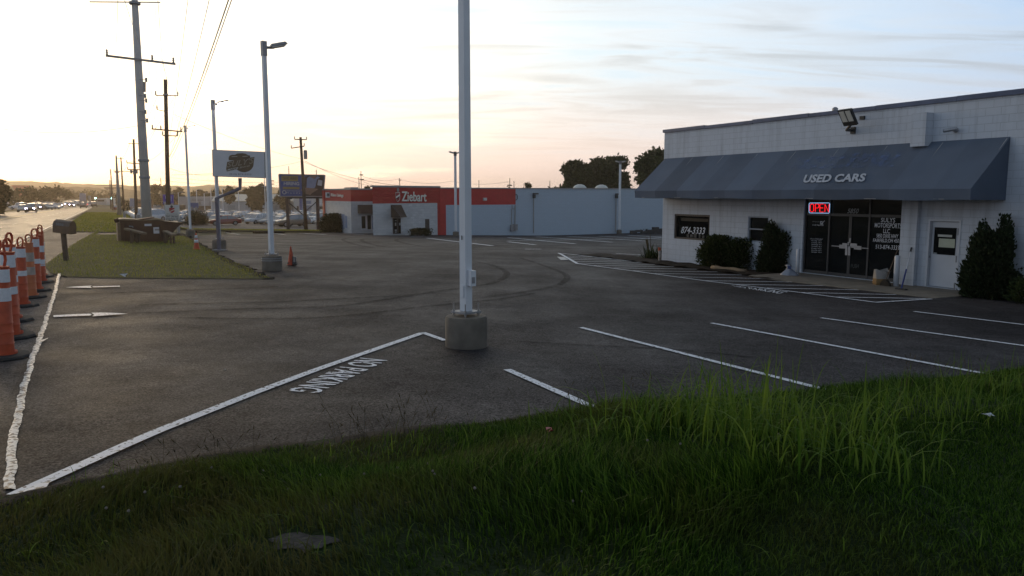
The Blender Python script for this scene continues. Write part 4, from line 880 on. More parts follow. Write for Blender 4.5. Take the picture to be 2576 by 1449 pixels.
# ------------------------------------------------------------------ light poles
def light_pole(label, base, h, lit=0, heads=1, straps=False, rot=45, group='painted light poles on round concrete bases', w=.125, hd=None):
    t = thing('light_pole', label, 'light pole', (0, 0, 0), group); o0 = Vector((0, 0, 0)); pr = math.radians(rot)
    mb = MB(); mb.lathe(o0, [(.3, -.25), (.302, .1), (.3, .40), (.285, .44), (.05, .445)], 32); cb_ = mb.build('concrete_base', M['concrete'], t, True)
    if straps:
        for z in (.3, .36): mb = MB(); mb.lathe(o0, [(.301, z), (.308, z), (.308, z + .025), (.301, z + .025)], 32); mb.build('strap', M['galv'], cb_)
    ax = (Vector((math.cos(pr), math.sin(pr), 0)), Vector((-math.sin(pr), math.cos(pr), 0)), UP)
    mb = MB(); mb.box(Vector((0, 0, .5)), .31, .31, .025, ax); mb.build('base_plate', M['galv'], t)
    for i, j in ((1, 1), (1, -1), (-1, 1), (-1, -1)):
        p = ax[0] * .125 * i + ax[1] * .125 * j; mb = MB(); mb.tube([p + UP * .43, p + UP * .63], .008, 6); mb.tube([p + UP * .46, p + UP * .48], .018, 6); mb.tube([p + UP * .515, p + UP * .535], .018, 6); mb.build('anchor_bolt', M['steel_grey'], t)
    mb = MB(); r2 = w / 2 * 1.414; mb.tube([Vector((0, 0, .513)), Vector((0, 0, h))], [r2, r2 * .86], 4, True, pr + math.pi / 4); pole = mb.build('pole', M['pole_paint'], t)
    p = ax[0] * 0 - ax[1] * (w / 2 + .012); 
    if heads:
        for k in range(heads):
            d = V if k == 0 else -V
            mb = MB(); mb.box(Vector((0, 0, h - .08)), w * 1.1, w * 1.1, .42, ax); mb.build('pole_cap', M['galv'], t)
            mb = MB(); mb.tube([Vector((0, 0, h - .05)), d * .28 + UP * (h - .03)], .04, 8); mb.build('arm', M['galv'], t)
            tl = (d * .97 + UP * .24).normalized(); sd_ = U; up = tl.cross(sd_); up = up if up.z > 0 else -up
            mb = MB(); c = d * .4 + UP * (h + .06); e = [c + tl * a + sd_ * b + up * z for z, q in ((-.03, 1), (.045, .8)) for a, b in ((-.24 * q, -.15 * q), (.26 * q, -.2 * q), (.26 * q, .2 * q), (-.24 * q, .15 * q))]
            mb.add(e, [(0, 3, 2, 1), (4, 5, 6, 7), (0, 1, 5, 4), (1, 2, 6, 5), (2, 3, 7, 6), (3, 0, 4, 7)]); hd_ = mb.build('lamp_head', M['galv'], t)
            mb = MB(); mb.box(c - up * .05, .4, .28, .04, (tl, sd_, up)); mb.build('lens', M['lamp_on'] if lit else M['lens'], hd_)
    t.location = base; return t, ax, w
g = G(1170, 880) + Vector((0, .3, 0)); g.z = gz(*sv(g))
NP, ax, w = light_pole('nearest light pole, cut off by the top of the photo, with a meter box', g, 6.6)
mb = MB(); r2 = w / 2
mb.box(ax[0] * 0 + Vector((.085, -.07, .99)), .085, .11, .22, (Vector((.86, .5, 0)), Vector((-.5, .86, 0)), UP)); bx_ = mb.build('switch_box', M['pole_paint'], NP)
mb = MB(); mb.box(Vector((.085, -.07, .965)) + Vector((.5, -.86, 0)) * .056, .05, .006, .09, (Vector((.86, .5, 0)), Vector((-.5, .86, 0)), UP)); mb.build('switch_plate', M['galv'], bx_)
mb = MB(); mb.box(Vector((-.052, -.052, .8)), .06, .012, .17, (Vector((.707, -.707, 0)), Vector((.707, .707, 0)), UP)); mb.build('cover_plate', M['pole_paint'], NP)
mb = MB(); mb.box(Vector((-.05, -.05, 1.56)), .012, .006, .06, (Vector((.707, -.707, 0)), Vector((.707, .707, 0)), UP)); mb.build('slot', M['black'], NP)
light_pole('unlit light pole beside the orange cone, in front of the hanging sign board', on_ground(678, 23.3), 6.62, straps=True)
light_pole('lit light pole behind the left edge of the hanging sign board', on_ground(546.5, 34.3), 6.4, lit=1)
light_pole('farthest lit light pole of the kerbside row, beyond the skip', on_ground(475, 52.2), 7.25, lit=1)
light_pole('twin-headed light pole at the red corner pillar of the white building', on_ground(1146, 77), 8.2, heads=2, rot=45, w=.2)
light_pole('twin-headed light pole before the long pale blue wall', on_ground(1559, 92), 8.45, heads=2, w=.22)
# lot lights far behind, thin
for i, (x, Y, yt, yb, hd) in enumerate([(428, 200, 487, 545, 1), (449, 200, 484, 545, 1), (495, 205, 478, 548, 1), (531, 210, 474, 548, 1), (560, 205, 472, 552, 2), (600, 200, 482, 548, 1), (667, 130, 447, 560, 2), (726, 128, 478, 560, 1), (762, 200, 470, 545, 2), (845, 170, 500, 560, 1), (672, 260, 470, 540, 2), (514, 240, 486, 545, 1)]):
    b = on_ground(x, Y); b.z = min(b.z, at(x, yb, Y).z); tp = at(x, yt, Y); t = thing('lot_light', ['slim lot light standing among the dealer cars', 'slim twin-headed lot light standing among the dealer cars'][hd - 1], 'light pole', b, 'slim lot lights among the dealer cars')
    mb = MB(); q = Vector((b.x, b.y, tp.z)); k = Y / 200; mb.tube([b, q], [.13 * k, .1 * k], 6); mb.build('pole', M['pole_paint'], t)
    for s_ in ((1,) if hd == 1 else (1, -1)): mb = MB(); mb.box(q + V * .8 * s_ * k + UP * .1, .9 * k, .4 * k, .16 * k, (V, U, UP)); mb.tube([q - UP * .1, q + V * .5 * s_ * k + UP * .1], .05 * k, 4); mb.build('lamp_head', M['galv'], t)
# ------------------------------------------------------------------ utility poles and wires
def upole(label, xb, yb, xt, yt, Y, r0, r1, m, arms=(), pots=(), bands=(), name='utility_pole'):
    b = at(xb, yb, Y); b2 = on_ground(xb, Y); 
    b.z = min(b.z, b2.z); tp = at(xt, yt, Y); tp.y = b.y; tp.x = b.x + (tp.x - b.x)
    t = thing(name, label, 'utility pole', b, 'utility poles along the highway' if 'highway' in label else None); mb = MB()
    mb.tube([b - UP * .3, b.lerp(tp, .5), tp], [r0, (r0 + r1) / 2, r1], 12); mb.build('pole', m, t, True)
    k = Y / FOC; L_ = lambda y: b.lerp(tp, (yb - y) / (yb - yt))
    for (y, l, r_, th, ins, dy) in arms:
        c = L_(y); a = c - V * l * k / .885 + UP * (dy * k); e = c + V * r_ * k / .885 - UP * (dy * k); mb = MB(); d = (e - a).normalized(); mb.pp(a - U * (r1 + th) - UP * th * .6, (e - a), U * th, UP * th * 1.2); mb.build('cross_arm', M['wood'] if m == M['wood'] else M['steel_grey'], t)
        for f in ins:
            p = a.lerp(e, f) - U * (r1 + th * .5); mb = MB(); mb.lathe(p, [(.03, 0), (.075, .08), (.04, .12), (.08, .18), (.04, .24), (.07, .3), (.02, .38)], 8); mb.build('insulator', M['steel_grey'], t)
    for (x, y, w_, h_) in pots:
        c = at(x, y, Y - r0 - w_ * k / 2); mb = MB(); mb.lathe(c - UP * h_ * k / 2, [(w_ * k * .45, 0), (w_ * k * .5, h_ * k * .1), (w_ * k * .5, h_ * k * .9), (w_ * k * .35, h_ * k)], 12); mb.tube([c, Vector((b.x, b.y, c.z))], .05, 5); mb.build('transformer', M['steel_grey'], t)
    for y in bands: c = L_(y); mb = MB(); mb.lathe(c, [(r0 * 1.02, 0), (r0 * 1.06, .03), (r0 * 1.06, .12), (r0 * 1.02, .15)], 12); mb.build('band', M['galv'], t)
    return t, L_
cP = crop(350, 0, 1.9063)
U1, L1 = upole('tall thick grey steel pole behind the skip, highway side', 372, 592, 337, -30, 47, .30, .17, M['glare_steel'], [(146, 62, 74, .1, (.02, .66, .97), 4), (8, 86, 50, .05, (), -8)], [], (400, 443, 10))
for (x, y) in ((430, 600), (422, 720), (430, 755), (437, 905), (424, 840)): mb = MB(); p = at(*cP(x, y), 46.6); mb.tube([p - UP * .12, p + UP * .12], .07, 8); mb.tube([p, p - V * .35], .02, 5); mb.build('clamp', M['steel_grey'], U1)
mb = MB(); mb.tube([at(*cP(415, 615), 46.7), at(*cP(415, 690), 46.7)], .1, 6); mb.build('bracket', M['steel_grey'], U1)
upole('brown wooden pole behind the white letter-board sign, highway side', 424, 570, 416, 200, 68, .2, .15, M['wood'], [(239, 20, 24, .06, (0, 1), -1), (276, 18, 2, .05, (0,), 2), (323, 30, 32, .09, (.03, .3, .95), 2), (336, 8, 22, .07, (0, 1), 0)], [], (239,))
upole('wooden pole with a ring of transformers on the highway side', 343, 548, 336, 350, 105, .22, .13, M['wood'], [(361, 11, 14, .07, (), 0), (409, 15, 18, .1, (0, 1), 1), (424, 14, 14, .1, (0, 1), 0)], [(330, 432, 5, 9), (337, 434, 5, 9), (344, 432, 5, 9)])
upole('grey steel pole with a thick lower half on the highway side', 300, 534, 292, 391, 128, .35, .12, M['steel_grey'], [], [], (432,)); 
upole('slim wooden pole just right of the thick-based grey pole on the highway', 312, 528, 304, 395, 150, .2, .11, M['wood'], [(398, 8, 6, .07, (), 0), (428, 15, 22, .1, (0, 1), 0)])
upole('distant wooden pole with one wide arm, highway side', 284, 524, 278, 425, 200, .22, .12, M['wood'], [(463, 30, 14, .14, (), 0), (472, 14, 24, .14, (), 0)])
upole('most distant wooden pole beside the traffic signals, highway side', 279, 522, 276, 453, 240, .22, .12, M['wood'], [(471, 12, 26, .16, (), 0)])
upole('distant steel pole almost hidden by the thick grey pole on the highway', 356, 545, 351, 408, 150, .22, .14, M['wood'], [(436, 32, 30, .1, (0, 1), 0)]) if False else None
U8, L8 = upole('wooden pole with a can transformer in front of the billboard', 770, 575, 756, 345, 98, .25, .16, M['wood'], [(351, 14, 12, .1, (0, 1), 0), (370, 22, 6, .1, (0, 1), -3)], [(768.5, 389, 9, 22)])
for x, yb_, yt, Y, lb, arms in [(909.5, 480, 430, 170, 'dark pole with side brackets rising behind the roof box', [(452, 3, 6, .12, (), 0), (440, 5, 4, .1, (), 0)]), (904, 480, 445, 190, 'thin dark pole beside the bracketed pole behind the roof', []), (1006, 480, 448, 210, 'thin distant pole above the wordmark of the red building', [(453, 3, 3, .1, (), 0)]), (1205, 480, 453, 230, 'thin distant pole just right of the nearest light pole', []), (1282.5, 480, 448, 200, 'dark forked pole above the end of the red band', [(466, 6, 6, .14, (), 0), (472, 8, 7, .1, (), 4)]), (1293, 480, 455, 260, 'faint thin pole right of the forked pole', []), (1383, 480, 455, 205, 'forked pole left of the paired dark trees', [(472, 5, 5, .14, (), 3)]), (1525, 440, 392, 190, 'pole top peeking over the taller dark tree', [(396, 5, 2, .12, (), 0)]), (407, 470, 447, 260, 'slim far pole beside the brown wooden pole', []), (729, 440, 418, 170, 'pole with a thick sleeve behind the billboard top left', []), (798, 440, 427, 180, 'thin pole behind the billboard top right', []), (684, 500, 432, 190, 'thin latticed pole right of the hanging sign', [(455, 4, 5, .1, (), 0), (463, 5, 5, .1, (), 0)])]:
    b = on_ground(x, Y); yb2 = 724.5; t = thing('utility_pole', lb, 'utility pole', b); tp = at(x, yt, Y); k = Y / FOC
    mb = MB(); mb.tube([b, Vector((b.x, b.y, tp.z))], [1.3 * k, .8 * k], 7); mb.build('pole', M['wood'], t)
    for (y, l, r_, th, _, dy) in arms: p = at(x, y, Y - 1 * k); mb = MB(); a = p - V * l * k + UP * dy * k; e = p + V * r_ * k + UP * (dy and -dy * k); mb.tube([a, e], th * 1.2, 5); mb.build('cross_arm', M['wood'], t)
def wire(label, a, b, sag, r=.011, n=18, group=None):
    pts = [a.lerp(b, i / n) - UP * sag * 4 * (i / n) * (1 - i / n) for i in range(n + 1)]
    mb = MB(); mb.tube(pts, r, 5, False); c = a.lerp(b, .5); return solo('overhead_wire', mb, M['dark_metal'], label, 'wire', c, group)
WG = 'overhead wires of the highway pole line'
wl = 'thin overhead wire of the highway pole line'
P1_ = at(424, 398, 46.7)
wire('heavier overhead cable rising from the thick grey pole to the upper right', P1_, at(590, -45, 12), .25, .012); wire('second strand of the cable rising from the thick grey pole', P1_ + V * .15, at(598, -45, 12), .22, .009)
wire(wl, at(425, 398, 46.7), at(540, -60, 14), .2, .007, group=WG); wire(wl, at(420, 385, 46.7), at(480, -60, 15), .2, .006, group=WG)
wire(wl, at(*cP(195, 410), 46), at(*cP(218, -60), 17), .3, .006, group=WG); wire(wl, at(*cP(430, 400), 47), at(*cP(258, -30), 17), .3, .006, group=WG); wire(wl, at(*cP(550, 430), 48), at(*cP(515, -40), 17), .3, .006, group=WG); wire(wl, at(*cP(500, 60), 47), at(*cP(505, 690), 68), .5, .008, group=WG)
for (xa, ya, xb, yb) in ((292, 141, 397, 239), (406, 146, 440, 239), (372, 143, 393, 323), (408, 147, 455, 325)): wire(wl, at(xa, ya, 47), at(xb, yb, 67.8), .5, .008, group=WG)
for (xa, ya, xb, yb) in ((393, 321, 322, 409), (455, 325, 355, 409), (397, 239, 326, 361), (440, 240, 349, 361)): wire(wl, at(xa, ya, 67.8), at(xb, yb, 104.8), .7, .012, group=WG)
for (xa, ya, xb, yb) in ((322, 409, 297, 428), (355, 409, 326, 428), (326, 361, 297, 398)): wire(wl, at(xa, ya, 104.8), at(xb, yb, 150), .8, .018, group=WG)
wl2 = 'thin cross-lot wire running from the highway poles to the right'
cQ = crop(600, 550, 3.6229)
wire('dark cable from the brown wooden pole past the can transformer pole', at(432, 440 - 0, 67), L8(404), .4, .014); wire('dark cable from the can transformer pole down to the red parapet', L8(404), at(*c3(1225, 160), 78), .55, .02)
wire('long thin wire from the brown wooden pole across the sky to the transformer pole', at(*cP(640, 860), 68), at(*cQ(2150, 280), 98), .35, .014)
wire(wl2, at(*cQ(250, 410), 68), at(*cQ(850, 497), 110), .3, .014, group='faint wires over the car lot'); wire(wl2, at(*cQ(250, 540), 120), at(*cQ(2150, 590), 150), .5, .018, group='faint wires over the car lot'); wire(wl2, at(*cQ(0, 570), 120), at(*cQ(2100, 650), 150), .5, .018, group='faint wires over the car lot'); wire(wl2, at(*cQ(2170, 300), 98), at(*c3(880, 160), 170), .8, .022, group='faint wires over the car lot')
wire(wl2, at(*c3(650, 40), 170), at(*c3(1080, 62), 210), .8, .03, group='faint wires over the car lot'); wire(wl2, at(*c3(1080, 80), 210), at(*c3(1650, 95), 230), .8, .03, group='faint wires over the car lot'); wire(wl2, at(*c3(1650, 95), 230), at(*c3(2310, 100), 200), .8, .03, group='faint wires over the car lot'); wire(wl2, at(*c3(660, 100), 170), at(*c3(1080, 150), 205), .8, .028, group='faint wires over the car lot')
wire('faint wire crossing the bright sky at the left above the highway', at(-20, 321, 60), at(365, 313, 60), .5, .012)
# ------------------------------------------------------------------ hanging sign board on a bent post
cU = crop(830, 560, 6.587); YS = 33.6
gS = on_ground(546, YS); SB = thing('hanging_sign', 'pale sign board with brown logo carried on a bent purple-grey post', 'sign', gS)
sp_ = Plane(gS, (V * -.35 - U).normalized()); sn = sp_.n
q4 = [sp_.pt(*cU(*q)) for q in ((48, 888), (1420, 935), (1405, 248), (30, 190))]
M['sign_face'] = mat('sign_face', (.68, .67, .7), .5, .04, 2); M['logo'] = mat('logo_brown', (.17, .115, .065), .6, .15, 8); M['post_purple'] = mat('post_paint', (.15, .135, .165), .55, .15)
mb = MB(); mb.prism(q4, -sn * .22); mb.build('cabinet', M['steel_grey'], SB)
ctr = sum(q4, Vector()) / 4; mb = MB(); mb.prism([p + (ctr - p) * .03 + sn * .004 for p in q4], sn * .012); FA = mb.build('sign_face', M['sign_face'], SB)
def up_(x, y, o=.018): return sp_.pt(*cU(x, y), o)
mb = MB(); mb.add([up_(860 + 250 * math.cos(a), 560 + 218 * math.sin(a)) for a in [2 * math.pi * k / 40 for k in range(40)]], [tuple(range(40))]); mb.build('logo_disc', M['logo'], FA, recalc=False)
mb = MB(); P_ = [(465, 470), (462, 400), (490, 345), (560, 325), (620, 328), (690, 292), (830, 284), (910, 300), (965, 335), (1015, 345), (1025, 400), (1000, 470)]; mb.add([up_(*q, .021) for q in P_], [tuple(range(len(P_)))]); mb.build('car_emblem', M['logo'], FA, recalc=False)
mb = MB(); P_ = [(398, 690), (425, 510), (560, 480), (960, 410), (1135, 380), (1118, 480), (1110, 560), (960, 600), (720, 650), (690, 700), (415, 758)]; mb.add([up_(*q, .024) for q in P_], [tuple(range(len(P_)))]); mb.build('logo_banner', M['logo'], FA, recalc=False)
M['logo_pale'] = mat('logo_pale', (.55, .48, .4), .6, .05)
lettering('SULY\'S', [up_(*q, .028) for q in ((420, 655), (1100, 545), (1125, 395), (445, 515))], FA, M['logo_pale'], shear=.15, bold=.0)
lettering('SULY\'S', [up_(*q, .031) for q in ((432, 645), (1092, 537), (1115, 408), (455, 522))], FA, M['logo'], shear=.15, bold=-.028)
M['logo_white'] = mat('logo_white', (.66, .63, .6), .6, .05)
lettering('MOTOR', [up_(*q, .031) for q in ((425, 742), (700, 690), (718, 640), (440, 695))], FA, M['logo_white'], shear=.2, bold=.02); lettering('SportS', [up_(*q, .031) for q in ((735, 690), (1020, 640), (1020, 585), (745, 635))], FA, M['logo_pale'], shear=.35)
lettering('(513) 874-3333', [up_(*q, .02) for q in ((488, 855), (1050, 868), (1048, 815), (486, 805))], FA, mat('sign_grey_text', (.16, .13, .12), .6, 0))
for a, b in (((540, 385), (690, 378)), ((820, 380), (960, 368))): mb = MB(); a = up_(*a, .026); b = up_(*b, .026); mb.add([a, b, b + UP * .025, a + UP * .03], [(0, 1, 2, 3)]); mb.build('emblem_highlight', M['logo_pale'], FA, recalc=False)
mb = MB(); pts = [up_(760, 925, -.11), up_(758, 1105, -.11), up_(150, 1360, -.11), Vector((gS.x, gS.y, gS.z)) ]
pts = [sp_.pt(604, 448, -.11), sp_.pt(604, 474, -.11), sp_.pt(545, 499, -.11)]; pts.append(Vector((pts[2].x + .02, pts[2].y, gS.z - .3))); mb.tube(pts, .088, 4, True, math.pi / 4); mb.build('bent_post', M['post_purple'], SB)
mb = MB(); mb.box(Vector((pts[3].x, pts[3].y, gS.z + .02)), .5, .4, .04); mb.build('foot_plate', M['steel_grey'], SB)
# ------------------------------------------------------------------ billboard
cB = crop(1060, 660, 5.573); YB = 100
gB = on_ground(760, YB); BB = thing('billboard', 'big blue hiring billboard with a brown photo panel on brown posts', 'billboard', gB)
bp_ = Plane(gB, (-U + V * -.15).normalized()); bn = bp_.n
def bpt(x, y, o=0.0): return bp_.pt(*cB(x, y), o)
q4 = [bpt(*q) for q in ((238, 630), (1180, 632), (1222, 165), (212, 145))]
M['bb_edge'] = mat('billboard_edge', (.09, .06, .05), .6, .1); M['bb_blue'] = mat('billboard_blue', (.09, .12, .3), .6, .1, 1); M['bb_yel'] = mat('billboard_ochre', (.33, .25, .09), .6, .1); M['bb_white'] = mat('billboard_white', (.5, .5, .52), .6, .05); M['bb_brown'] = mat('billboard_brown', (.1, .065, .045), .6, .2, 2); M['bb_skin'] = mat('billboard_tan', (.3, .2, .14), .6, .1, 2); M['bb_pale'] = mat('billboard_pale_blue', (.26, .3, .42), .6, .12, 2)
mb = MB(); mb.prism(q4, -bn * .7); mb.build('cabinet', M['bb_edge'], BB)
c_ = sum(q4, Vector()) / 4; mb = MB(); mb.prism([p + bn * .01 for p in q4], bn * .06); BF = mb.build('panel', M['bb_blue'], BB)
mb = MB()
for i in range(4): mb.tube([q4[i] + bn * .1, q4[(i + 1) % 4] + bn * .1], .08, 4)
mb.build('panel_trim', M['steel_grey'], BB)
def bpoly(name, pts, m, o): mb = MB(); mb.add([bpt(*q, o) for q in pts], [tuple(range(len(pts)))]); return mb.build(name, m, BF, recalc=False)
bpoly('text_band', [(268, 295), (628, 300), (632, 188), (268, 180)], M['bb_yel'], .08); bpoly('text_band', [(300, 472), (662, 476), (664, 425), (300, 420)], M['bb_yel'], .08)
lettering('WE ARE', [bpt(*q, .1) for q in ((310, 262), (600, 268), (602, 210), (308, 204))], BF, mat('billboard_dark_text', (.14, .12, .1), .6, 0), bold=.01)
lettering('HIRING', [bpt(*q, .1) for q in ((318, 385), (660, 390), (660, 318), (320, 312))], BF, M['bb_white'], bold=.03); lettering('PERFORMANCE', [bpt(*q, .1) for q in ((385, 522), (680, 526), (680, 502), (385, 498))], BF, M['bb_white']); lettering('Honda', [bpt(*q, .1) for q in ((378, 570), (680, 572), (680, 538), (378, 532))], BF, M['bb_white'], spacing=1.7, bold=.015)
mb = MB(); ri = [bpt(330 + 38 * math.cos(a), 540 + 38 * math.sin(a), .1) for a in [2 * math.pi * k / 20 for k in range(21)]]; mb.tube(ri, .06, 4); mb.build('ring_emblem', M['bb_white'], BF)
bpoly('photo_panel', [(745, 628), (1180, 630), (1205, 400), (1190, 170), (900, 165), (760, 220)], M['bb_brown'], .075); bpoly('photo_shirt', [(815, 460), (830, 230), (880, 190), (990, 250), (1060, 185), (1120, 215), (1050, 260), (1010, 430), (960, 475)], M['bb_pale'], .085)
bpoly('photo_arm', [(700, 500), (735, 410), (790, 440), (1000, 455), (1080, 470), (940, 560), (900, 600), (800, 580)], M['bb_skin'], .095); bpoly('photo_card', [(1055, 385), (1075, 262), (1170, 285), (1155, 405)], M['bb_white'], .105)
bpoly('photo_collar', [(880, 190), (900, 170), (1050, 180), (985, 250)], M['bb_skin'], .09)
for x in (396, 1058):
    mb = MB(); t_ = bpt(x, 625, -.8); f_ = on_ground(cB(x + (10 if x < 800 else 0), 1310)[0], t_.y); f_.x = t_.x; mb.tube([f_ - UP * .3, t_], .26, 4, True, math.pi / 4); mb.build('post', M['bb_edge'], BB)
mb = MB(); mb.tube([bpt(420, 760, -.8), bpt(800, 1080, -.8)], .09, 5); mb.tube([bpt(1050, 740, -.8), bpt(800, 960, -.8)], .07, 5); mb.tube([bpt(430, 1310, -.8), bpt(520, 1230, -.8)], .07, 5); mb.tube([bpt(500, 662, -.3), bpt(1180, 662, -.3)], .14, 4); mb.tube([bpt(380, 655, -.4), bpt(500, 655, -.4)], .3, 4); mb.build('brace', M['dark_metal'], BB)
# ------------------------------------------------------------------ letter-board sign, far signs
def flat_sign(name, label, px, Y, m, posts, th=.35, cat='sign', yb=None, pm=None):
    """px = bl, br, tr, tl seen in the picture, standing at distance Y"""
    c = sum(p[0] for p in px) / 4; g = on_ground(c, Y); t = thing(name, label, cat, g); pl = Plane(g, (-U - V * .25).normalized()); mb = MB(); q = [pl.pt(*p) for p in px]; mb.prism(q, -pl.n * th); f = mb.build('board', m, t)
    for x in posts: a = pl.pt(x, px[0][1], -th / 2); z = min(gz(*sv(a)), a.z - .5); mb = MB(); mb.tube([a + UP * .2, Vector((a.x, a.y, z - .2))], .12 * Y / 60, 6); mb.build('post', pm or M['steel_grey'], t)
    return t, f, pl
cL = crop(380, 740, 6.44)
M['sign_white'] = mat('sign_white', (.62, .62, .6), .5, .04); M['sign_blue'] = mat('sign_blue', (.09, .06, .42), .5, .08); M['sign_red'] = mat('sign_red', (.35, .03, .04), .5, .1); M['sign_dark'] = mat('sign_dark', (.04, .04, .045), .5, 0)
LB, LBf, pl = flat_sign('letter_board_sign', 'white sign with red shield above a black-lettered changeable board', [cL(*q) for q in ((1745, 815), (2090, 815), (2082, 432), (1735, 432))], 62, M['sign_white'], [420, 448])
def lp(x, y, o=.02): return pl.pt(*cL(x, y), o)
def lpoly(name, pts, m, o, par=None): mb = MB(); mb.add([lp(*q, o) for q in pts], [tuple(range(len(pts)))]); return mb.build(name, m, par or LBf, recalc=False)
lpoly('shield', [(1838, 505), (1978, 505), (1975, 600), (1910, 640), (1848, 605)], M['sign_red'], .02); lpoly('shield_stripe', [(1855, 590), (1850, 610), (1975, 560), (1975, 535)], M['sign_white'], .03); mb = MB(); mb.add([lp(1905 + 33 * math.cos(a), 475 + 36 * math.sin(a), .025) for a in [6.283 * k / 16 for k in range(16)]], [tuple(range(16))]); mb.build('helmet', M['sign_dark'], LBf, recalc=False)
lpoly('divider', [(1740, 692), (2086, 692), (2086, 683), (1740, 683)], M['steel_grey'], .02)
lettering('TINT ON SALE', [lp(*q) for q in ((1760, 748), (2080, 750), (2080, 704), (1758, 702))], LBf, M['sign_dark'], bold=.02); lettering('STARTING 199', [lp(*q) for q in ((1760, 806), (2075, 808), (2075, 768), (1758, 766))], LBf, M['sign_dark'], bold=.02)
lettering('Rhino Linings', [lp(*q) for q in ((1780, 668), (2060, 668), (2060, 650), (1780, 650))], LBf, M['sign_dark'], bold=.01)
PS_, PSf, pl = flat_sign('pylon_sign', 'purple-blue two-panel pylon sign behind the brown wooden pole', [cL(*q) for q in ((1690, 410), (1948, 412), (1945, 170), (1678, 168))], 110, M['sign_blue'], [416, 433])
lpoly('panel_mark', [(1745, 200), (1795, 205), (1800, 300), (1770, 315), (1745, 260)], M['sign_white'], .03, PSf); lpoly('panel_mark', [(1890, 205), (1900, 205), (1902, 345), (1890, 345)], M['sign_white'], .03, PSf); lettering('BUICK', [lp(*q, .03) for q in ((1702, 385), (1810, 385), (1810, 348), (1702, 348))], PSf, M['sign_white'], bold=.02)
M['sign_steel_blue'] = mat('steel_blue_sign', (.13, .15, .3), .5, .1)
BS_, BSf, pl = flat_sign('small_sign', 'small grey-blue dealer sign beside the farthest lit light pole', [(478, 523), (499, 523), (498, 510), (477, 510)], 120, M['sign_steel_blue'], [483, 494])
lettering('SERVICE', [pl.pt(*q, .03) for q in ((480, 516), (496, 516), (496, 512.5), (480, 512.5))], BSf, M['bb_pale']) if False else None
flat_sign('road_sign', 'slim pale pylon sign beyond the pole with the ring of transformers', [(326, 521), (338, 521), (338, 499), (326, 499)], 190, M['bb_pale'], [332])
tr, trf, pl = flat_sign('road_sign', 'pale blue letter sign across the highway', [(200, 506), (216, 506), (215.5, 486), (200, 486)], 300, M['bb_pale'], [201, 215])
flat_sign('road_sign', 'small yellow sign across the highway', [(221, 493), (229, 493), (229, 484), (221, 484)], 310, M['bb_yel'], [225]); flat_sign('road_sign', 'low white sign board by the grass verge', [cL(*q) for q in ((1030, 740), (1105, 740), (1105, 640), (1030, 640))], 66, M['sign_face'], [346, 350], th=.05); flat_sign('road_sign', 'small pale box sign on the far verge', [cL(*q) for q in ((705, 645), (790, 645), (770, 590), (705, 590))], 90, M['sign_face'], [313], th=.3)
# traffic signals on a span
M['green_lamp'] = mat('green_signal', (.2, .9, .8), .4, 0, emit=(.5, 1, .88, 12)); M['red_lamp'] = mat('red_tail_lamp', (.8, .05, .03), .4, 0, emit=(1, .1, .06, 4)); M['head_lamp'] = mat('lit_headlamp', (1, 1, 1), .3, 0, emit=(.72, .66, 1, 45)); M['head_off'] = mat('headlamp_glass', (.5, .5, .5), .1, .05)
for x, y, lb in ((225.5, 498.5, 'green traffic signal over the highway, left of the pair'), (240.5, 498.5, 'green traffic signal over the highway, right of the pair'), (281, 499, 'pale green traffic signal beside the far poles')):
    p = at(x, y, 330); t = thing('traffic_signal', lb, 'traffic light', p + UP * 1.2); mb = MB(); mb.box(p + UP * .6, .5, .4, 1.4); mb.build('housing', M['sign_dark'], t); mb = MB(); mb.tube([p - Vector((0, .21, 0)), p - Vector((0, .3, 0))], .3, 10); mb.build('lit_lens', M['green_lamp'], t)
wire('span wire carrying the traffic signals across the highway', at(150, 492, 330), at(300, 491, 330), .3, .05)
# ------------------------------------------------------------------ red and white building
ZBX = lambda s, v, z: W(s, v, z)
zk = gz(76.5, 31.6); pz = Plane(W(76.4, 31, 0), -U)
RB = thing('red_white_building', 'white block shop with red band and white wordmark beyond the lot', 'building', W(84, 45, zk))
M['rock_white'] = block_wall('rock_face_white', (.68, .69, .7), (.56, .57, .58), V, .5, .25, bump=.9, rock=1.6, ms=.02); M['rock_red'] = block_wall('rock_face_red', (.5, .045, .04), (.42, .04, .034), V, .5, .25, bump=.9, rock=1.6, ms=.02)
M['brick_pale'] = block_wall('painted_pale_brick', (.47, .56, .65), (.4, .47, .55), V, .5, .17, bump=.3, ms=.02); M['rock_white_u'] = block_wall('rock_face_white_side', (.62, .62, .62), (.5, .5, .5), U, .5, .25, bump=.9, rock=1.6, ms=.02)
vE = 82; zb = -6
def zat(x, y, pl): return pl.pt(x, y).z
# front of the entrance block (rock face) from its left corner to the red corner pillar
pC0 = on_ground(937, 75.6); sC, vC = sv(pC0); sK, vK = 76.4, sv(pz.pt(1108, 560))[1]
dC = (W(sK, vK, 0) - W(sC, vC, 0)).normalized(); nC = Vector((dC.y, -dC.x, 0)); pc = Plane(W(sC, vC, 0), nC)
def wq(mb, a, b, z0, z1): mb.quad(Vector((a.x, a.y, z0)), Vector((b.x, b.y, z0)), Vector((b.x, b.y, z1)), Vector((a.x, a.y, z1)))
SDR = (U * .925 + V * .38).normalized(); A0 = W(sC, vC, 0); K0 = W(sK, vK, 0); ztC = pc.pt(937, 471.8).z; ztK = pc.pt(1100, 471.5).z; zt_c = (ztC + ztK) / 2; zr = (pc.pt(940, 509.7).z + pc.pt(1090, 513).z) / 2
kx = pc.pt(1100.5, 550); kp = Vector((kx.x, kx.y, 0))
mb = MB(); wq(mb, A0, kp, zb, zr); wq(mb, A0 + SDR * 15, A0, zb, zr); mb.build('entrance_wall', M['rock_white'], RB, recalc=False)
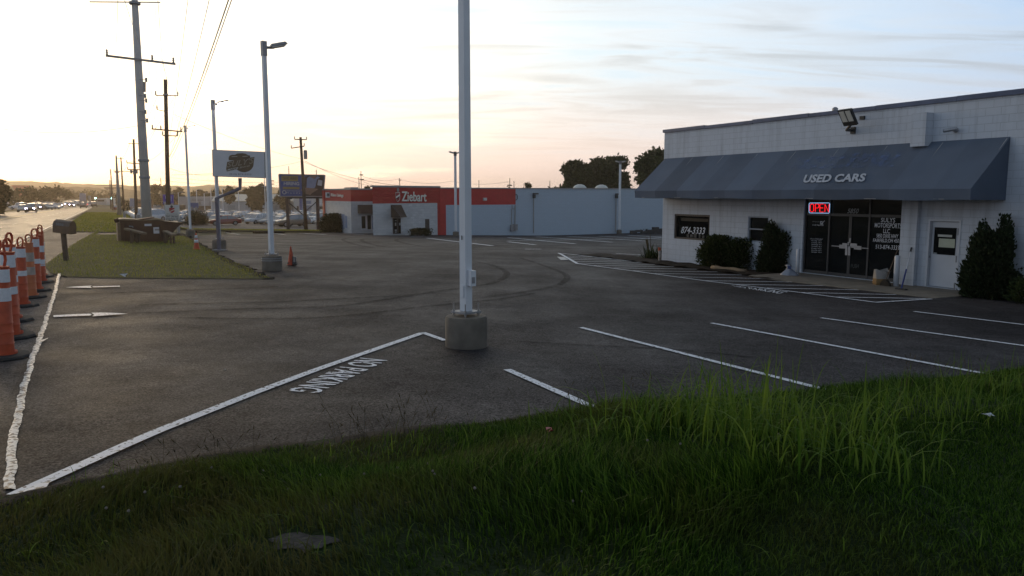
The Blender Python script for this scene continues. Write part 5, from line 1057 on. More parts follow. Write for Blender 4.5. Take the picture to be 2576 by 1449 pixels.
pill = pz.pt(1122, 550); mb = MB(); wq(mb, A0 - nC * 0, kp, zr, zt_c); wq(mb, kp, K0, zb, zt_c); wq(mb, A0 + SDR * 15, A0, zr, zt_c); mb.build('entrance_band', M['rock_red'], RB, recalc=False)
zD = (pz.pt(1200, 474).z + pz.pt(1297, 476).z) / 2; zDr = pz.pt(1296, 514.5).z; vR = sv(pz.pt(1297, 500))[1]; vP = sv(pill)[1]
mb = MB(); wq(mb, K0, W(sK, vP, 0), zb, zDr); wq(mb, K0, W(sK, vR, 0), zDr, zD); mb.build('red_band', M['red'], RB, recalc=False)
mb = MB(); wq(mb, W(sK, vP, 0), W(sK, vR, 0), zb, zDr); wq(mb, W(sK, vR, 0), W(sK, vE, 0), zb, zD); wq(mb, W(sK, vE, 0), W(sK + 45, vE, 0), zb, zD); wq(mb, W(sK + 45, vE, 0), W(sK + 45, 40, 0), zb, zD); wq(mb, W(sK + 45, 40, 0), A0 + SDR * 15, zb, zD); mb.build('long_wall', M['brick_pale'], RB, recalc=False)
mb = MB(); mb.add([W(sK, vK, zD - .3), W(sK, vE, zD - .3), W(sK + 45, vE, zD - .3), W(sK + 45, 40, zD - .3), A0 + SDR * 15 + UP * (zD - .3), W(sC, vC, zD - .3)], [(0, 1, 2, 3, 4, 5)]); mb.build('roof', M['steel_grey'], RB)
mb = MB(); mb.pp(A0 + nC * .08 + UP * zt_c, K0 - A0, -nC * .4, UP * .18); mb.pp(W(sK - .08, vK, zD), V * (vE - vK), U * .4, UP * .12); mb.pp(A0 + UP * (zt_c + .002) + SDR * .45, SDR * 14, V * .4, UP * .18); mb.build('parapet_cap', M['galv'], RB)
# lower left wing
pw = Plane(W(85.5, 24, 0), -U); zw = pw.pt(890, 477.6).z; zwr = pw.pt(910, 523.5).z + 0; cz_ = cz
zwr = pw.pt(*cz(900, 630)).z; Wc = pw.pt(*cz(738, 900)); vW = sv(Wc)[1]; pa = Plane(W(85.5, vW, 0), -V); sA_ = sv(pa.pt(*cz(125, 500)))[0]; sA_ = min(max(sA_, 94), 110)
mb = MB(); wq(mb, W(85.5, vW, 0), W(85.5, vC + 6, 0), zb, zwr); mb.build('wing_wall', M['rock_white'], RB, recalc=False); mb = MB(); wq(mb, W(sA_, vW, 0), W(85.5, vW, 0), zb, zwr); mb.build('wing_wall', M['rock_white_u'], RB, recalc=False)
M['red_u'] = block_wall('red_block_side', (.5, .045, .04), (.28, .05, .04), U, .5, .2, bump=.4); M['red_v'] = block_wall('red_block_front', (.5, .045, .04), (.28, .05, .04), V, .5, .2, bump=.4)
mb = MB(); wq(mb, W(85.5, vW, 0), W(85.5, vC + 6, 0), zwr, zw); mb.build('wing_band', M['red_v'], RB, recalc=False)
mb = MB(); wq(mb, W(sA_, vW, 0), W(85.5, vW, 0), zwr, zw); mb.pp(W(sA_ - .9, vW - .12, zb), U * .9, V * .2, UP * (zw - zb)); wq(mb, W(sA_, vW + 10, 0), W(sA_, vW, 0), zb, zw); mb.build('wing_band', M['red_u'], RB, recalc=False)
mb = MB(); mb.add([W(85.5, vW, zw - .2), W(85.5, vC + 6, zw - .2), W(sA_, vC + 6, zw - .2), W(sA_, vW, zw - .2)], [(0, 1, 2, 3)]); mb.build('wing_roof', M['steel_grey'], RB); mb = MB(); mb.pp(W(85.42, vW - .08, zw), V * (vC + 5.5 - vW), U * .4, UP * .16); mb.pp(W(85.83, vW - .08, zw + .002), U * (sA_ - 85.83), V * .4, UP * .16); mb.build('parapet_cap', M['galv'], RB)
mb = MB(); rp = Plane(W(95, 26, 0), -U); a = rp.pt(*cz(735, 355)); b = rp.pt(*cz(895, 318)); mb.pp(Vector((a.x, a.y, zw - .3)), V * abs(sv(b)[1] - sv(a)[1]), U * 3, UP * (b.z - zw + .3)); mb.build('roof_unit', M['steel_grey'], RB)
# doors, canopies, windows of it
def onp(pl, tl, br_, m, name, th, off=.0, par=None, c=cz):
    a = pl.pt(*c(*tl)); b = pl.pt(*c(*br_)); ex = Vector((b.x - a.x, b.y - a.y, 0)); mb = MB(); mb.pp(Vector((a.x, a.y, b.z)) + pl.n * off, ex, pl.n * th, UP * (a.z - b.z)); return mb.build(name, m, par or RB)
fr_ = onp(pw, (945, 925), (1285, 1255), M['sign_face'], 'shop_front', .06, .0); onp(pw, (962, 955), (1050, 1220), M['glass'], 'door_glass', .02, .065, fr_); onp(pw, (1088, 935), (1172, 1240), M['glass'], 'door_glass', .02, .065, fr_); onp(pw, (1190, 945), (1280, 1235), M['bb_pale'], 'side_panel', .02, .065, fr_)
ad_ = onp(pc, (1648, 1000), (1826, 1335), M['sign_dark'], 'entrance_door', .05); onp(pc, (1665, 1020), (1735, 1325), M['glass'], 'door_glass', .02, .055, ad_); onp(pc, (1765, 1020), (1820, 1325), M['glass'], 'door_glass', .02, .055, ad_)
for a, b in (((1685, 1045), (1722, 1060)), ((1688, 1095), (1718, 1165)), ((1778, 1100), (1815, 1155)), ((1685, 1245), (1728, 1290)), ((1685, 1302), (1728, 1318))): onp(pc, a, b, M['vinyl_dim'], 'door_notice', .008, .08, ad_)
onp(pc, (2362, 1018), (2452, 1300), M['frame_br'], 'window', .05); onp(pa, (515, 905), (600, 1235), M['bb_pale'], 'window', .05); onp(pa, (612, 945), (655, 1215), M['bb_pale'], 'window', .05); onp(pa, (245, 890), (295, 1010), M['bb_pale'], 'window', .05)
M['canopy'] = mat('brown_canopy_fabric', (.075, .05, .035), .8, .12, 3)
mb = MB(); a, b, c, d = [pw.pt(*cz(*q)) for q in ((880, 705), (1330, 705), (1330, 705), (880, 705))]; zf2 = pw.pt(*cz(900, 900), 1.4).z; ex = b - a; ex.z = 0
p0, p1 = a, b; p2 = Vector((b.x, b.y, zf2)) - U * 1.4; p3 = Vector((a.x, a.y, zf2)) - U * 1.4
mb.add([p0, p1, p2, p3, Vector((b.x, b.y, zf2)), Vector((a.x, a.y, zf2))], [(0, 1, 2, 3), (1, 4, 2), (0, 3, 5), (3, 2, 4, 5)]); mb.build('canopy', M['canopy'], RB)
mb = MB(); a = pc.pt(*cz(1610, 705)); b = pc.pt(*cz(1840, 705)); zf2 = pc.pt(*cz(1840, 972)).z; q = nC * 1.9; ex = (b - a).normalized(); mb.add([a, b, Vector((b.x, b.y, zf2)) + q * .45, Vector((a.x, a.y, zf2)) + q - ex * .3, Vector((b.x, b.y, zf2)), Vector((a.x, a.y, zf2))], [(0, 1, 2, 3), (1, 4, 2), (0, 3, 5), (3, 2, 4, 5)]); mb.build('canopy', M['canopy'], RB)
M['wordmark'] = mat('wordmark_cream', (.85, .83, .74), .5, .03)
lettering('Ziebart', [pc.pt(*cz(*q), .12) for q in ((1845, 628), (2388, 634), (2388, 425), (1845, 410))], RB, M['wordmark'], bold=.012, thick=.05, nrm=nC)
def cpoly(name, pts, m, o, th=.04): mb = MB(); mb.prism([pc.pt(*cz(*q), o) for q in pts], nC * th); return mb.build(name, m, RB)
cpoly('crest', [(1710, 432), (1806, 432), (1806, 575), (1785, 615), (1760, 640), (1735, 615), (1716, 560)], M['wordmark'], .02); cpoly('crest_field', [(1718, 442), (1798, 442), (1798, 572), (1780, 608), (1760, 628), (1738, 608), (1724, 560)], M['sign_red'], .06); cpoly('crest_stripe', [(1724, 560), (1720, 530), (1800, 470), (1800, 510)], M['wordmark'], .1, .02); cpoly('crest_stripe', [(1728, 585), (1724, 568), (1800, 520), (1800, 540)], M['sign_dark'], .1, .02)
mb = MB(); mb.prism([pc.pt(1763 / 1, 0) if False else pc.pt(*cz(1762 + 24 * math.cos(a), 378 + 45 * math.sin(a)), .03) for a in [6.283 * k / 16 for k in range(16)]], nC * .06); mb.build('crest_helmet', M['steel_grey'], RB)
lettering('Rhino Linings', [pa.pt(*cz(*q), .1) for q in ((298, 540), (572, 552), (572, 462), (298, 452))], RB, M['wordmark'], bold=.008, thick=.03, nrm=-V); onp(pa, (195, 432), (278, 548), M['sign_face'], 'badge', .12)
def apoly(pts, m, o): mb = MB(); mb.prism([pa.pt(*cz(*q), o) for q in pts], -V * .02); mb.build('badge_animal', m, RB)
apoly([(205, 500), (212, 455), (235, 450), (258, 462), (262, 500), (268, 505), (262, 512), (250, 500), (245, 525), (238, 525), (235, 502), (222, 502), (218, 528), (210, 528)], M['sign_dark'], .13)
cR = crop(2000, 550, 3.22)
def pipe(pts, r, name, m): mb = MB(); mb.tube([pz.pt(*cR(*q), .1) for q in pts], r, 6); return mb.build(name, m, RB)
pipe([(326, 690), (326, 1185)], .05, 'downpipe', M['steel_grey']); pipe([(1372, 700), (1366, 1170)], .05, 'downpipe', M['steel_grey']); pipe([(92, 830), (88, 1110)], .05, 'conduit', M['steel_grey']); pipe([(52, 830), (55, 875), (90, 876)], .04, 'conduit', M['steel_grey']); pipe([(48, 880), (46, 1120), (88, 1122)], .04, 'conduit', M['steel_grey']); pipe([(92, 700), (108, 690), (120, 715), (118, 750), (98, 768)], .04, 'cable_loop', M['dark_metal'])
for x, y in ((332, 685), (1378, 690)): p = pz.pt(*cR(x, y), .25); mb = MB(); mb.box(p + V * .2, .6, .3, .16, (V, U, UP)); mb.box(p - UP * .3, .24, .3, .4, (V, U, UP)); mb.build('wall_light', M['dark_metal'], RB)
for x, y in ((92, 1110), (60, 1120)): p = pz.pt(*cR(x, y), .2); mb = MB(); mb.box(p, .5, .3, .7, (V, U, UP)); mb.build('meter', M['galv'], RB)
p = pz.pt(*c3(2030, 298), .15); mb = MB(); mb.box(p, .35, .3, .3, (V, U, UP)); mb.build('wall_camera', M['sign_white'], RB)
for x, Y, lb in ((910, 92, 0), (1185, 95, 0)): p = at(*cR(x, 622), Y); mb = MB(); mb.lathe(Vector((p.x, p.y, zD - .3)), [(.8, 0), (.8, .5), (.55, .75), (.2, .88)], 14); mb.build('roof_dome', M['lens'], RB, True)
bush('low scrubby planting under the wordmark of the red and white building', W(72.6, 27.1), 1010, 1068, 577, 83, 2500, .16)
bush('weeds below the pale wall beside the twin-headed light pole', (1612, 586), 1590, 1636, 578, 84, 300, .2)
# ------------------------------------------------------------------ far buildings
def far_building(label, x0, x1, Y, yt, yb, m, depth=25, roof=None, parts=(), name='building', cat='building', face=(-1, -.25)):
    g = on_ground((x0 + x1) / 2, Y); t = thing(name, label, cat, g); pl = Plane(g, U * face[0] + V * face[1]); a = pl.pt(x0, yt); b = pl.pt(x1, yt); a.z = b.z = (a.z + b.z) / 2; zb_ = min(gz(*sv(a)), gz(*sv(b)), pl.pt(x0, yb).z) - 1
    ex = b - a; mb = MB(); mb.pp(Vector((a.x, a.y, zb_)), ex, -pl.n * depth, UP * (a.z - zb_)); mb.build('wall', m, t)
    if roof: q = [a, b, b - pl.n * depth * .5 + UP * roof[0], a - pl.n * depth * .5 + UP * roof[0]]; mb = MB(); mb.prism([p + pl.n * (.4 if i < 2 else 0) + UP * .05 for i, p in enumerate(q)], UP * .25); mb.build('roof', roof[1], t)
    for (nm, xa, ya, xb, yb_, mm, th) in parts:
        p = pl.pt(xa, ya); q = pl.pt(xb, yb_); mb = MB(); mb.pp(Vector((p.x, p.y, q.z)), Vector((q.x - p.x, q.y - p.y, 0)), pl.n * th, UP * (p.z - q.z)); mb.build(nm, mm, t)
    return t, pl
M['clad'] = mat('pale_metal_cladding', (.5, .53, .58), .6, .06, .3); M['clad2'] = mat('grey_metal_cladding', (.42, .43, .46), .6, .06, .3); M['pale_roof'] = mat('pale_metal_roof', (.5, .46, .4), .5, .08, .5); M['dark_glazing'] = mat('dark_glazing', (.06, .055, .05), .25, .1); M['door_grey'] = mat('roller_door', (.38, .41, .46), .6, .05); M['pylon_blue'] = mat('pylon_blue', (.06, .11, .33), .5, .08); M['brick_r'] = mat('red_brick', (.16, .07, .045), .8, .2, 1); M['roof_red'] = mat('orange_roof', (.4, .12, .06), .7, .1, .5)
cV = crop(600, 740, 3.578)
def v4(nm, a, b, m, th): p = cV(*a); q = cV(*b); return (nm, p[0], p[1], q[0], q[1], m, th)
far_building('long pale garage with roller doors and cream roof behind the dealer cars', cV(830, 0)[0], cV(1985, 0)[0], 300, cV(0, 195)[1], cV(0, 310)[1], M['clad'], 30, (2.6, M['pale_roof']), [v4('roller_door', (1060, 245), (1168, 310), M['door_grey'], .1), v4('roller_door', (1310, 245), (1440, 310), M['door_grey'], .1), v4('roller_door', (1670, 245), (1762, 310), M['door_grey'], .1), v4('roller_door', (1845, 245), (1940, 310), M['door_grey'], .1), v4('lamp', (1088, 214), (1110, 222), M['dark_metal'], .4), v4('lamp', (1698, 214), (1722, 222), M['dark_metal'], .4), v4('seam', (1198, 200), (1204, 310), M['steel_grey'], .1)])
far_building('grey flat-fronted dealership with dark doors left of the long garage', cV(375, 0)[0], cV(828, 0)[0], 305, cV(0, 122)[1], cV(0, 320)[1], M['clad2'], 30, None, [v4('shop_window', (620, 255), (828, 318), M['dark_glazing'], .1), v4('shop_window', (380, 240), (470, 310), M['dark_glazing'], .1), v4('fascia_line', (560, 168), (715, 174), M['dark_metal'], .2), v4('fascia_mark', (655, 192), (680, 232), M['steel_grey'], .2), v4('entrance_block', (690, 190), (800, 250), M['clad'], .6)])
far_building('tall grey dealership with a red oval emblem behind the purple sign', cV(-120, 0)[0], cV(150, 0)[0], 312, cV(0, 88)[1], cV(0, 320)[1], M['clad2'], 30, None, [v4('shop_window', (5, 190), (60, 240), M['dark_glazing'], .1), v4('emblem', (78, 112), (140, 158), M['sign_red'], .12), v4('emblem_gap', (92, 122), (128, 132), M['clad2'], .2), v4('emblem_gap', (92, 140), (128, 150), M['clad2'], .2)])
far_building('rear roof line with cooling units behind the pale garage', cV(960, 0)[0], cV(1270, 0)[0], 345, cV(0, 122)[1], cV(0, 190)[1], M['clad'], 20, None, [v4('roof_unit', (1120, 112), (1200, 150), M['sign_face'], .5)])
far_building('pale blue-pillared dealership under the billboard', cV(1990, 0)[0], cV(2430, 0)[0], 285, cV(0, 150)[1], cV(0, 360)[1], M['sign_white'], 25, None, [v4('blue_pillar', (2070, 130), (2150, 365), M['pylon_blue'], .8), v4('glazing', (2165, 180), (2240, 330), M['bb_pale'], .1), v4('white_column', (2250, 140), (2275, 360), M['sign_face'], .5), v4('door', (2035, 255), (2062, 320), M['dark_glazing'], .1), v4('canopy', (2165, 225), (2430, 245), M['sign_face'], .6), v4('shop_window', (2340, 260), (2420, 340), M['dark_glazing'], .1)])
cF = crop(0, 720, 6.44)
def f4(nm, a, b, m, th): p = cF(*a); q = cF(*b); return (nm, p[0], p[1], q[0], q[1], m, th)
far_building('orange-roofed shop beyond the car lot across the highway', cF(440, 0)[0], cF(905, 0)[0], 330, cF(0, 292)[1], cF(0, 430)[1], M['brick_r'], 18, (3.6, M['roof_red']), [f4('gable', (735, 235), (815, 300), M['roof_red'], .6), f4('door', (560, 340), (620, 420), M['dark_glazing'], .1)], face=(-1, .3))
far_building('long pale warehouse roof behind the orange-roofed shop', cF(660, 0)[0], cF(1170, 0)[0], 420, cF(0, 178)[1], cF(0, 300)[1], M['clad'], 30, None, [f4('roof_edge', (660, 178), (1170, 195), M['sign_face'], .5)], face=(-1, .3))
far_building('pale shop front with square windows across the highway', cF(905, 0)[0], cF(1190, 0)[0], 300, cF(0, 365)[1], cF(0, 560)[1], M['clad2'], 16, None, [f4('shop_window', (940, 455), (1060, 510), M['dark_glazing'], .1), f4('brick_bay', (1100, 330), (1190, 560), M['brick_r'], .3)], face=(-1, .3))
far_building('white-fasciaed kiosk at the left end of the roadside cars', cF(300, 0)[0], cF(440, 0)[0], 290, cF(0, 342)[1], cF(0, 470)[1], M['clad2'], 10, None, [f4('fascia', (303, 338), (400, 358), M['sign_white'], .3)], face=(-1, .3))
far_building('small brick building beside the slim pale pylon sign', cL(1010, 0)[0], cL(1195, 0)[0], 280, cL(0, 290)[1], cL(0, 500)[1], M['brick_r'], 15, None, [(('shop_window',) + cL(1040, 340) + cL(1150, 380) + (M['dark_glazing'], .1))])
far_building('pale low block left of the far utility poles', cL(0, 0)[0], cL(250, 0)[0], 330, cL(0, 262)[1], cL(0, 400)[1], M['clad2'], 15, None, [(('shop_window',) + cL(20, 300) + cL(200, 345) + (M['dark_glazing'], .1))])
# ------------------------------------------------------------------ cars
PAINT = {}
def paint_mat(c):
    if c not in PAINT:
        rgb = {'white': (.62, .63, .65), 'silver': (.3, .31, .32), 'grey': (.12, .125, .13), 'black': (.015, .016, .018), 'red': (.2, .018, .014), 'blue': (.03, .055, .16), 'tan': (.27, .22, .16), 'maroon': (.09, .012, .015)}[c]
        PAINT[c] = mat(c + '_car_paint', rgb, .3, .03, 2, coat=.6)
    return PAINT[c]
KINDS = {'saloon': dict(L=4.7, W=1.82, body=[(-2.32, .62, .45, .8), (-2.25, .8, .3, .93), (-1.6, .89, .24, .97), (-.9, .91, .22, .95), (.9, .91, .22, .93), (1.5, .89, .24, .88), (2.15, .8, .28, .74), (2.35, .6, .4, .62)], gl=(-1.75, 1.25, -.95, .3, .95, 1.46)),
         'estate': dict(L=4.7, W=1.86, body=[(-2.32, .74, .5, .85), (-2.25, .86, .36, 1.02), (-1.6, .92, .3, 1.06), (-.9, .93, .28, 1.04), (.9, .93, .28, 1.02), (1.5, .92, .3, 1.0), (2.15, .86, .34, .92), (2.35, .7, .46, .76)], gl=(-2.22, 1.25, -1.85, .45, 1.04, 1.72)),
         'pickup': dict(L=5.5, W=1.95, body=[(-2.75, .84, .55, .9), (-2.7, .92, .42, 1.05), (-1.6, .95, .36, 1.07), (-.9, .96, .35, 1.07), (1.2, .96, .35, 1.1), (1.8, .95, .36, 1.1), (2.6, .9, .4, 1.02), (2.75, .78, .5, .9)], gl=(-.75, 1.45, -.55, .75, 1.07, 1.82))}
PROTO = {}
def car_proto(kind, col):
    if (kind, col) in PROTO: return copy_tree(PROTO[(kind, col)])
    k = KINDS[kind]; t = thing('parked_car', 'x', 'car'); pm = paint_mat(col); o0 = Vector((0, 0, 0))
    rings = []
    for x, hw, zl, zt in k['body']: rings.append([Vector((x, s * hw * w_, z)) for s, w_, z in ((1, .86, zl), (1, 1, zl + .14), (1, 1.0, zl + (zt - zl) * .62), (1, .93, zt - .03), (1, .8, zt), (-1, .8, zt), (-1, .93, zt - .03), (-1, 1.0, zl + (zt - zl) * .62), (-1, 1, zl + .14), (-1, .86, zl))])
    mb = MB(); mb.loft(rings); mb.build('body', pm, t, True)
    xa, xb, xc, xd, z0, z1 = k['gl']; w0 = k['W'] / 2 * .92; w1 = w0 * .76; zr_ = z1 - .05
    B = [Vector((xa, -w0, z0 - .06)), Vector((xb, -w0 * .94, z0 - .06)), Vector((xb, w0 * .94, z0 - .06)), Vector((xa, w0, z0 - .06))]; T = [Vector((xc, -w1, zr_)), Vector((xd, -w1 * .97, zr_)), Vector((xd, w1 * .97, zr_)), Vector((xc, w1, zr_))]
    mb = MB(); mb.add(B + T, [(0, 1, 5, 4), (1, 2, 6, 5), (2, 3, 7, 6), (3, 0, 4, 7), (4, 5, 6, 7)]); mb.build('windows', M['mirror'], t)
    mb = MB(); mx = (xc + xd) / 2; mb.loft([[Vector((x, s * w, z)) for s, z in ((-1, zr_ - .01), (-.8, zr_ + .05 + e), (.8, zr_ + .05 + e), (1, zr_ - .01))] for x, w, e in ((xc - .06, w1 * .98, -.03), (xc + .15, w1 * 1.02, 0), (mx, w1 * 1.02, .025), (xd - .2, w1 * 1.0, 0), (xd + .06, w1 * .95, -.03))])
    for i in range(4): mb.tube([B[i] + UP * .04, T[i]], .045, 5)
    for s_ in (-1, 1): mb.tube([Vector(((xa + xb) / 2 - .1, s_ * w0 * .985, z0 - .02)), Vector(((xc + xd) / 2, s_ * w1, zr_))], .04, 5)
    mb.build('roof', pm, t)
    wb = k['L'] * .295; r = .33 if kind == 'saloon' else .37
    for x in (-wb, wb):
        for s_ in (-1, 1):
            c = Vector((x, s_ * (k['W'] / 2 - .12), r)); mb = MB(); mb.tube([c - Vector((0, .11, 0)), c + Vector((0, .13 if s_ > 0 else .11, 0))], r, 16); mb.tube([c - Vector((0, .13, 0)), c + Vector((0, .05, 0))], r * .98, 16) if s_ < 0 else None
            w_ = mb.build('wheel', M['rubber'], t); mb = MB(); mb.tube([c + Vector((0, s_ * .12, 0)), c + Vector((0, s_ * .14, 0))], [r * .66, r * .6], 12); mb.build('rim', M['galv'], w_)
    zf = k['body'][-2][3]; xf = k['L'] / 2 - .12
    for s_ in (-1, 1):
        mb = MB(); mb.box(Vector((xf - .02, s_ * .62, zf - .14)), .22, .3, .13); mb.build('headlight', M['head_off'], t)
        mb = MB(); mb.box(Vector((-xf - .03, s_ * .68, k['body'][1][3] - .14)), .16, .2, .15); mb.build('tail_light', M['sign_red'], t)
    mb = MB(); mb.box(Vector((xf + .0, 0, zf - .3)), .14, 1.0, .16); mb.build('grille', M['black'], t)
    PROTO[(kind, col)] = t; t['used'] = 0; return t
def car(kind, col, p, head, label, group=None, name='parked_car', sc=.95, lights=False):
    t = car_proto(kind, col)
    if 'used' in t: del t['used']
    t.name = name; t.location = p; t.rotation_euler = (0, 0, math.atan2(head.y, head.x)); t.scale = (sc, sc, sc); t['label'] = label
    if 'group' in t: del t['group']
    if group: t['group'] = group
    return t
def carx(kind, col, x, y, head, label, Y=None, **kw):
    p = G(x, y) if Y is None else on_ground(x, Y); return car(kind, col, p, head, label, **kw)
hL = -V; hF = (-V * .75 - U * .66).normalized(); hF2 = (-V * .55 - U * .83).normalized(); hB = (V * .8 + U * .6).normalized()
WORD = {'saloon': 'saloon', 'estate': 'tall estate car', 'pickup': 'pickup truck'}
carx('saloon', 'red', 566, 566.5, (-V + U * .05).normalized(), 'dark red saloon side-on at the kerb behind the hanging sign post', sc=1.0)
carx('estate', 'white', 646, 563, hF, 'white car just right of the dark red saloon, nose to the kerb'); carx('saloon', 'silver', 680, 564, hF, 'silver saloon nose to the kerb, left of the tan wagon'); carx('saloon', 'white', 702, 566, hF, 'white saloon partly behind the unlit light pole, nose to the kerb')
carx('estate', 'tan', 737, 570, (-V * .95 - U * .2).normalized(), 'tan wagon side-on behind the unlit light pole', sc=1.05)
carx('estate', 'black', 800, 561, (-V * .85 - U * .5).normalized(), 'black van-like car side-on below the billboard', sc=1.05); carx('saloon', 'black', 775, 557, hF, 'dark saloon behind the left billboard post'); carx('saloon', 'silver', 822, 567, hF, 'silver saloon by the hedge under the billboard, nose left'); carx('saloon', 'black', 834, 570, hF, 'black saloon half hidden by the hedge under the billboard')
FRONT = [Vector(o.location) for o in bpy.data.objects if o.name.startswith('parked_car') and o.parent is None]
rr = random.Random(12); PAL = ['white', 'white', 'white', 'silver', 'silver', 'grey', 'black', 'black', 'red', 'blue', 'tan', 'maroon']
ROWN = [f'{q} row of dealer cars' for q in ('second', 'third', 'fourth', 'fifth', 'sixth', 'seventh', 'rearmost')]
cnt = 0
for ri_, (s_, v0, v1, stp) in enumerate([(121, 8.5, 42, 2.65), (135, 8, 47, 2.65), (151, 8, 52, 2.7), (170, 8, 58, 2.8), (192, 8, 66, 2.9), (218, 8, 74, 3.2), (250, 8, 84, 3.4)]):
    v = v0; hd = [hF, hF2, hF, hF2, hF, hF2, hF][ri_]
    while v < v1:
        kind = rr.choice(['saloon', 'saloon', 'saloon', 'saloon', 'estate', 'estate', 'pickup']); col = rr.choice(PAL)
        p = W(s_ + rr.uniform(-.5, .5), v)
        if rr.random() < .95 and all(abs(sv(p - q)[0]) > 5 or abs(sv(p - q)[1]) > 3.6 for q in FRONT):
            h_ = Matrix.Rotation(rr.uniform(-.06, .06), 3, 'Z') @ hd
            car(kind, col, p, h_, f'{col} {WORD[kind]} standing in the {ROWN[ri_]}', f'{col} {WORD[kind]}s in the {ROWN[ri_]}', sc=.86); cnt += 1
        v += stp
# bright row of white cars in line, left of the rows
for i in range(11): car('saloon', 'white', W(104 + i * 3.0, 5.2 + i * .75 + 6), (-V * .6 - U * .8).normalized(), 'white saloon in the slanting line of identical white cars', 'slanting line of white saloons', sc=.95) if False else None
for i in range(8): car(['estate', 'saloon'][i % 2], ['white', 'silver', 'white', 'grey'][i % 4], W(118 + i * 9, 5.6 + i * .1), hF, ['white estate car in the file along the verge left of the letter-board sign', 'silver saloon in the file along the verge left of the letter-board sign', 'white estate car in the file along the verge left of the letter-board sign', 'grey saloon in the file along the verge left of the letter-board sign'][i % 4], 'cars filed along the verge', sc=1.0)
# cars on the lot across the highway
for i, (x, Y, c, kd) in enumerate([(50, 205, 'white', 'pickup'), (66, 215, 'silver', 'estate'), (80, 205, 'tan', 'estate'), (96, 210, 'white', 'estate'), (112, 205, 'silver', 'saloon'), (128, 210, 'white', 'saloon'), (58, 240, 'silver', 'estate'), (78, 245, 'grey', 'estate'), (98, 240, 'maroon', 'estate'), (116, 250, 'white', 'estate'), (134, 240, 'silver', 'estate'), (70, 270, 'white', 'pickup'), (95, 275, 'silver', 'estate'), (120, 272, 'white', 'estate'), (186, 300, 'white', 'pickup'), (196, 305, 'red', 'estate')]):
    p = on_ground(x, Y); p.z += .1; car(kd, c, p, Matrix.Rotation(rr.uniform(-.3, .3), 3, 'Z') @ (-U * .5 + V * .8).normalized(), f'{c} {WORD[kd]} on the car lot across the highway', f'{c} {WORD[kd]}s on the lot across the highway', sc=1.05)
# traffic
def traffic(kind, col, x, y, label, coming=True, lit=True, lane=None):
    p = G(x, y); s, v = sv(p)
    if lane is not None:
        Yv = p.y
        for _ in range(30):
            q = at(x, 500, Yv); v_ = sv(q)[1]; Yv *= lane / v_ if v_ < -.5 else 1
        p = on_ground(x, Yv)
    t = car(kind, col, p, -U if coming else U, label, name='moving_car', sc=1.05)
    if lit:
        for c in list(t.children):
            if c.name.startswith('headlight' if coming else 'tail_light'):
                c.data = c.data.copy(); c.data.materials[0] = M['head_lamp'] if coming else M['red_lamp']
    return t
traffic('estate', 'black', cF(790, 735)[0], cF(0, 748)[1], 'dark car with blue-white headlamps, nearest of the oncoming traffic')
traffic('saloon', 'silver', cF(585, 735)[0], cF(0, 738)[1], 'oncoming saloon without lights left of the nearest lit car', lit=False)
traffic('estate', 'grey', cF(965, 680)[0], cF(0, 690)[1], 'grey oncoming car just behind the nearest lit car')
traffic('estate', 'silver', cF(1325, 600)[0], cF(0, 612)[1], 'oncoming silver car with two bright headlamps left of the low dark one'); traffic('saloon', 'black', cF(1530, 600)[0], cF(0, 608)[1], 'low dark oncoming car with two small headlamps'); traffic('estate', 'maroon', cF(1830, 600)[0], cF(0, 610)[1], 'oncoming car with bright lamps nearest the middle of the highway'); traffic('saloon', 'grey', cF(1700, 560)[0], cF(0, 568)[1], 'small oncoming car with a yellow turn lamp far down the highway')
traffic('estate', 'black', cF(2115, 635)[0], cF(0, 642)[1], 'black car driving away down the highway', False, False); traffic('estate', 'white', cF(2280, 600)[0], cF(0, 606)[1], 'white car with red tail lamps turning at the far verge', False); traffic('pickup', 'black', cF(2390, 605)[0], cF(0, 610)[1], 'dark pickup at the far end of the verge', False, False)
traffic('saloon', 'red', cL(490, 0)[0], cL(0, 580)[1], 'red car with a glowing tail lamp leaving the dealer drive', False)
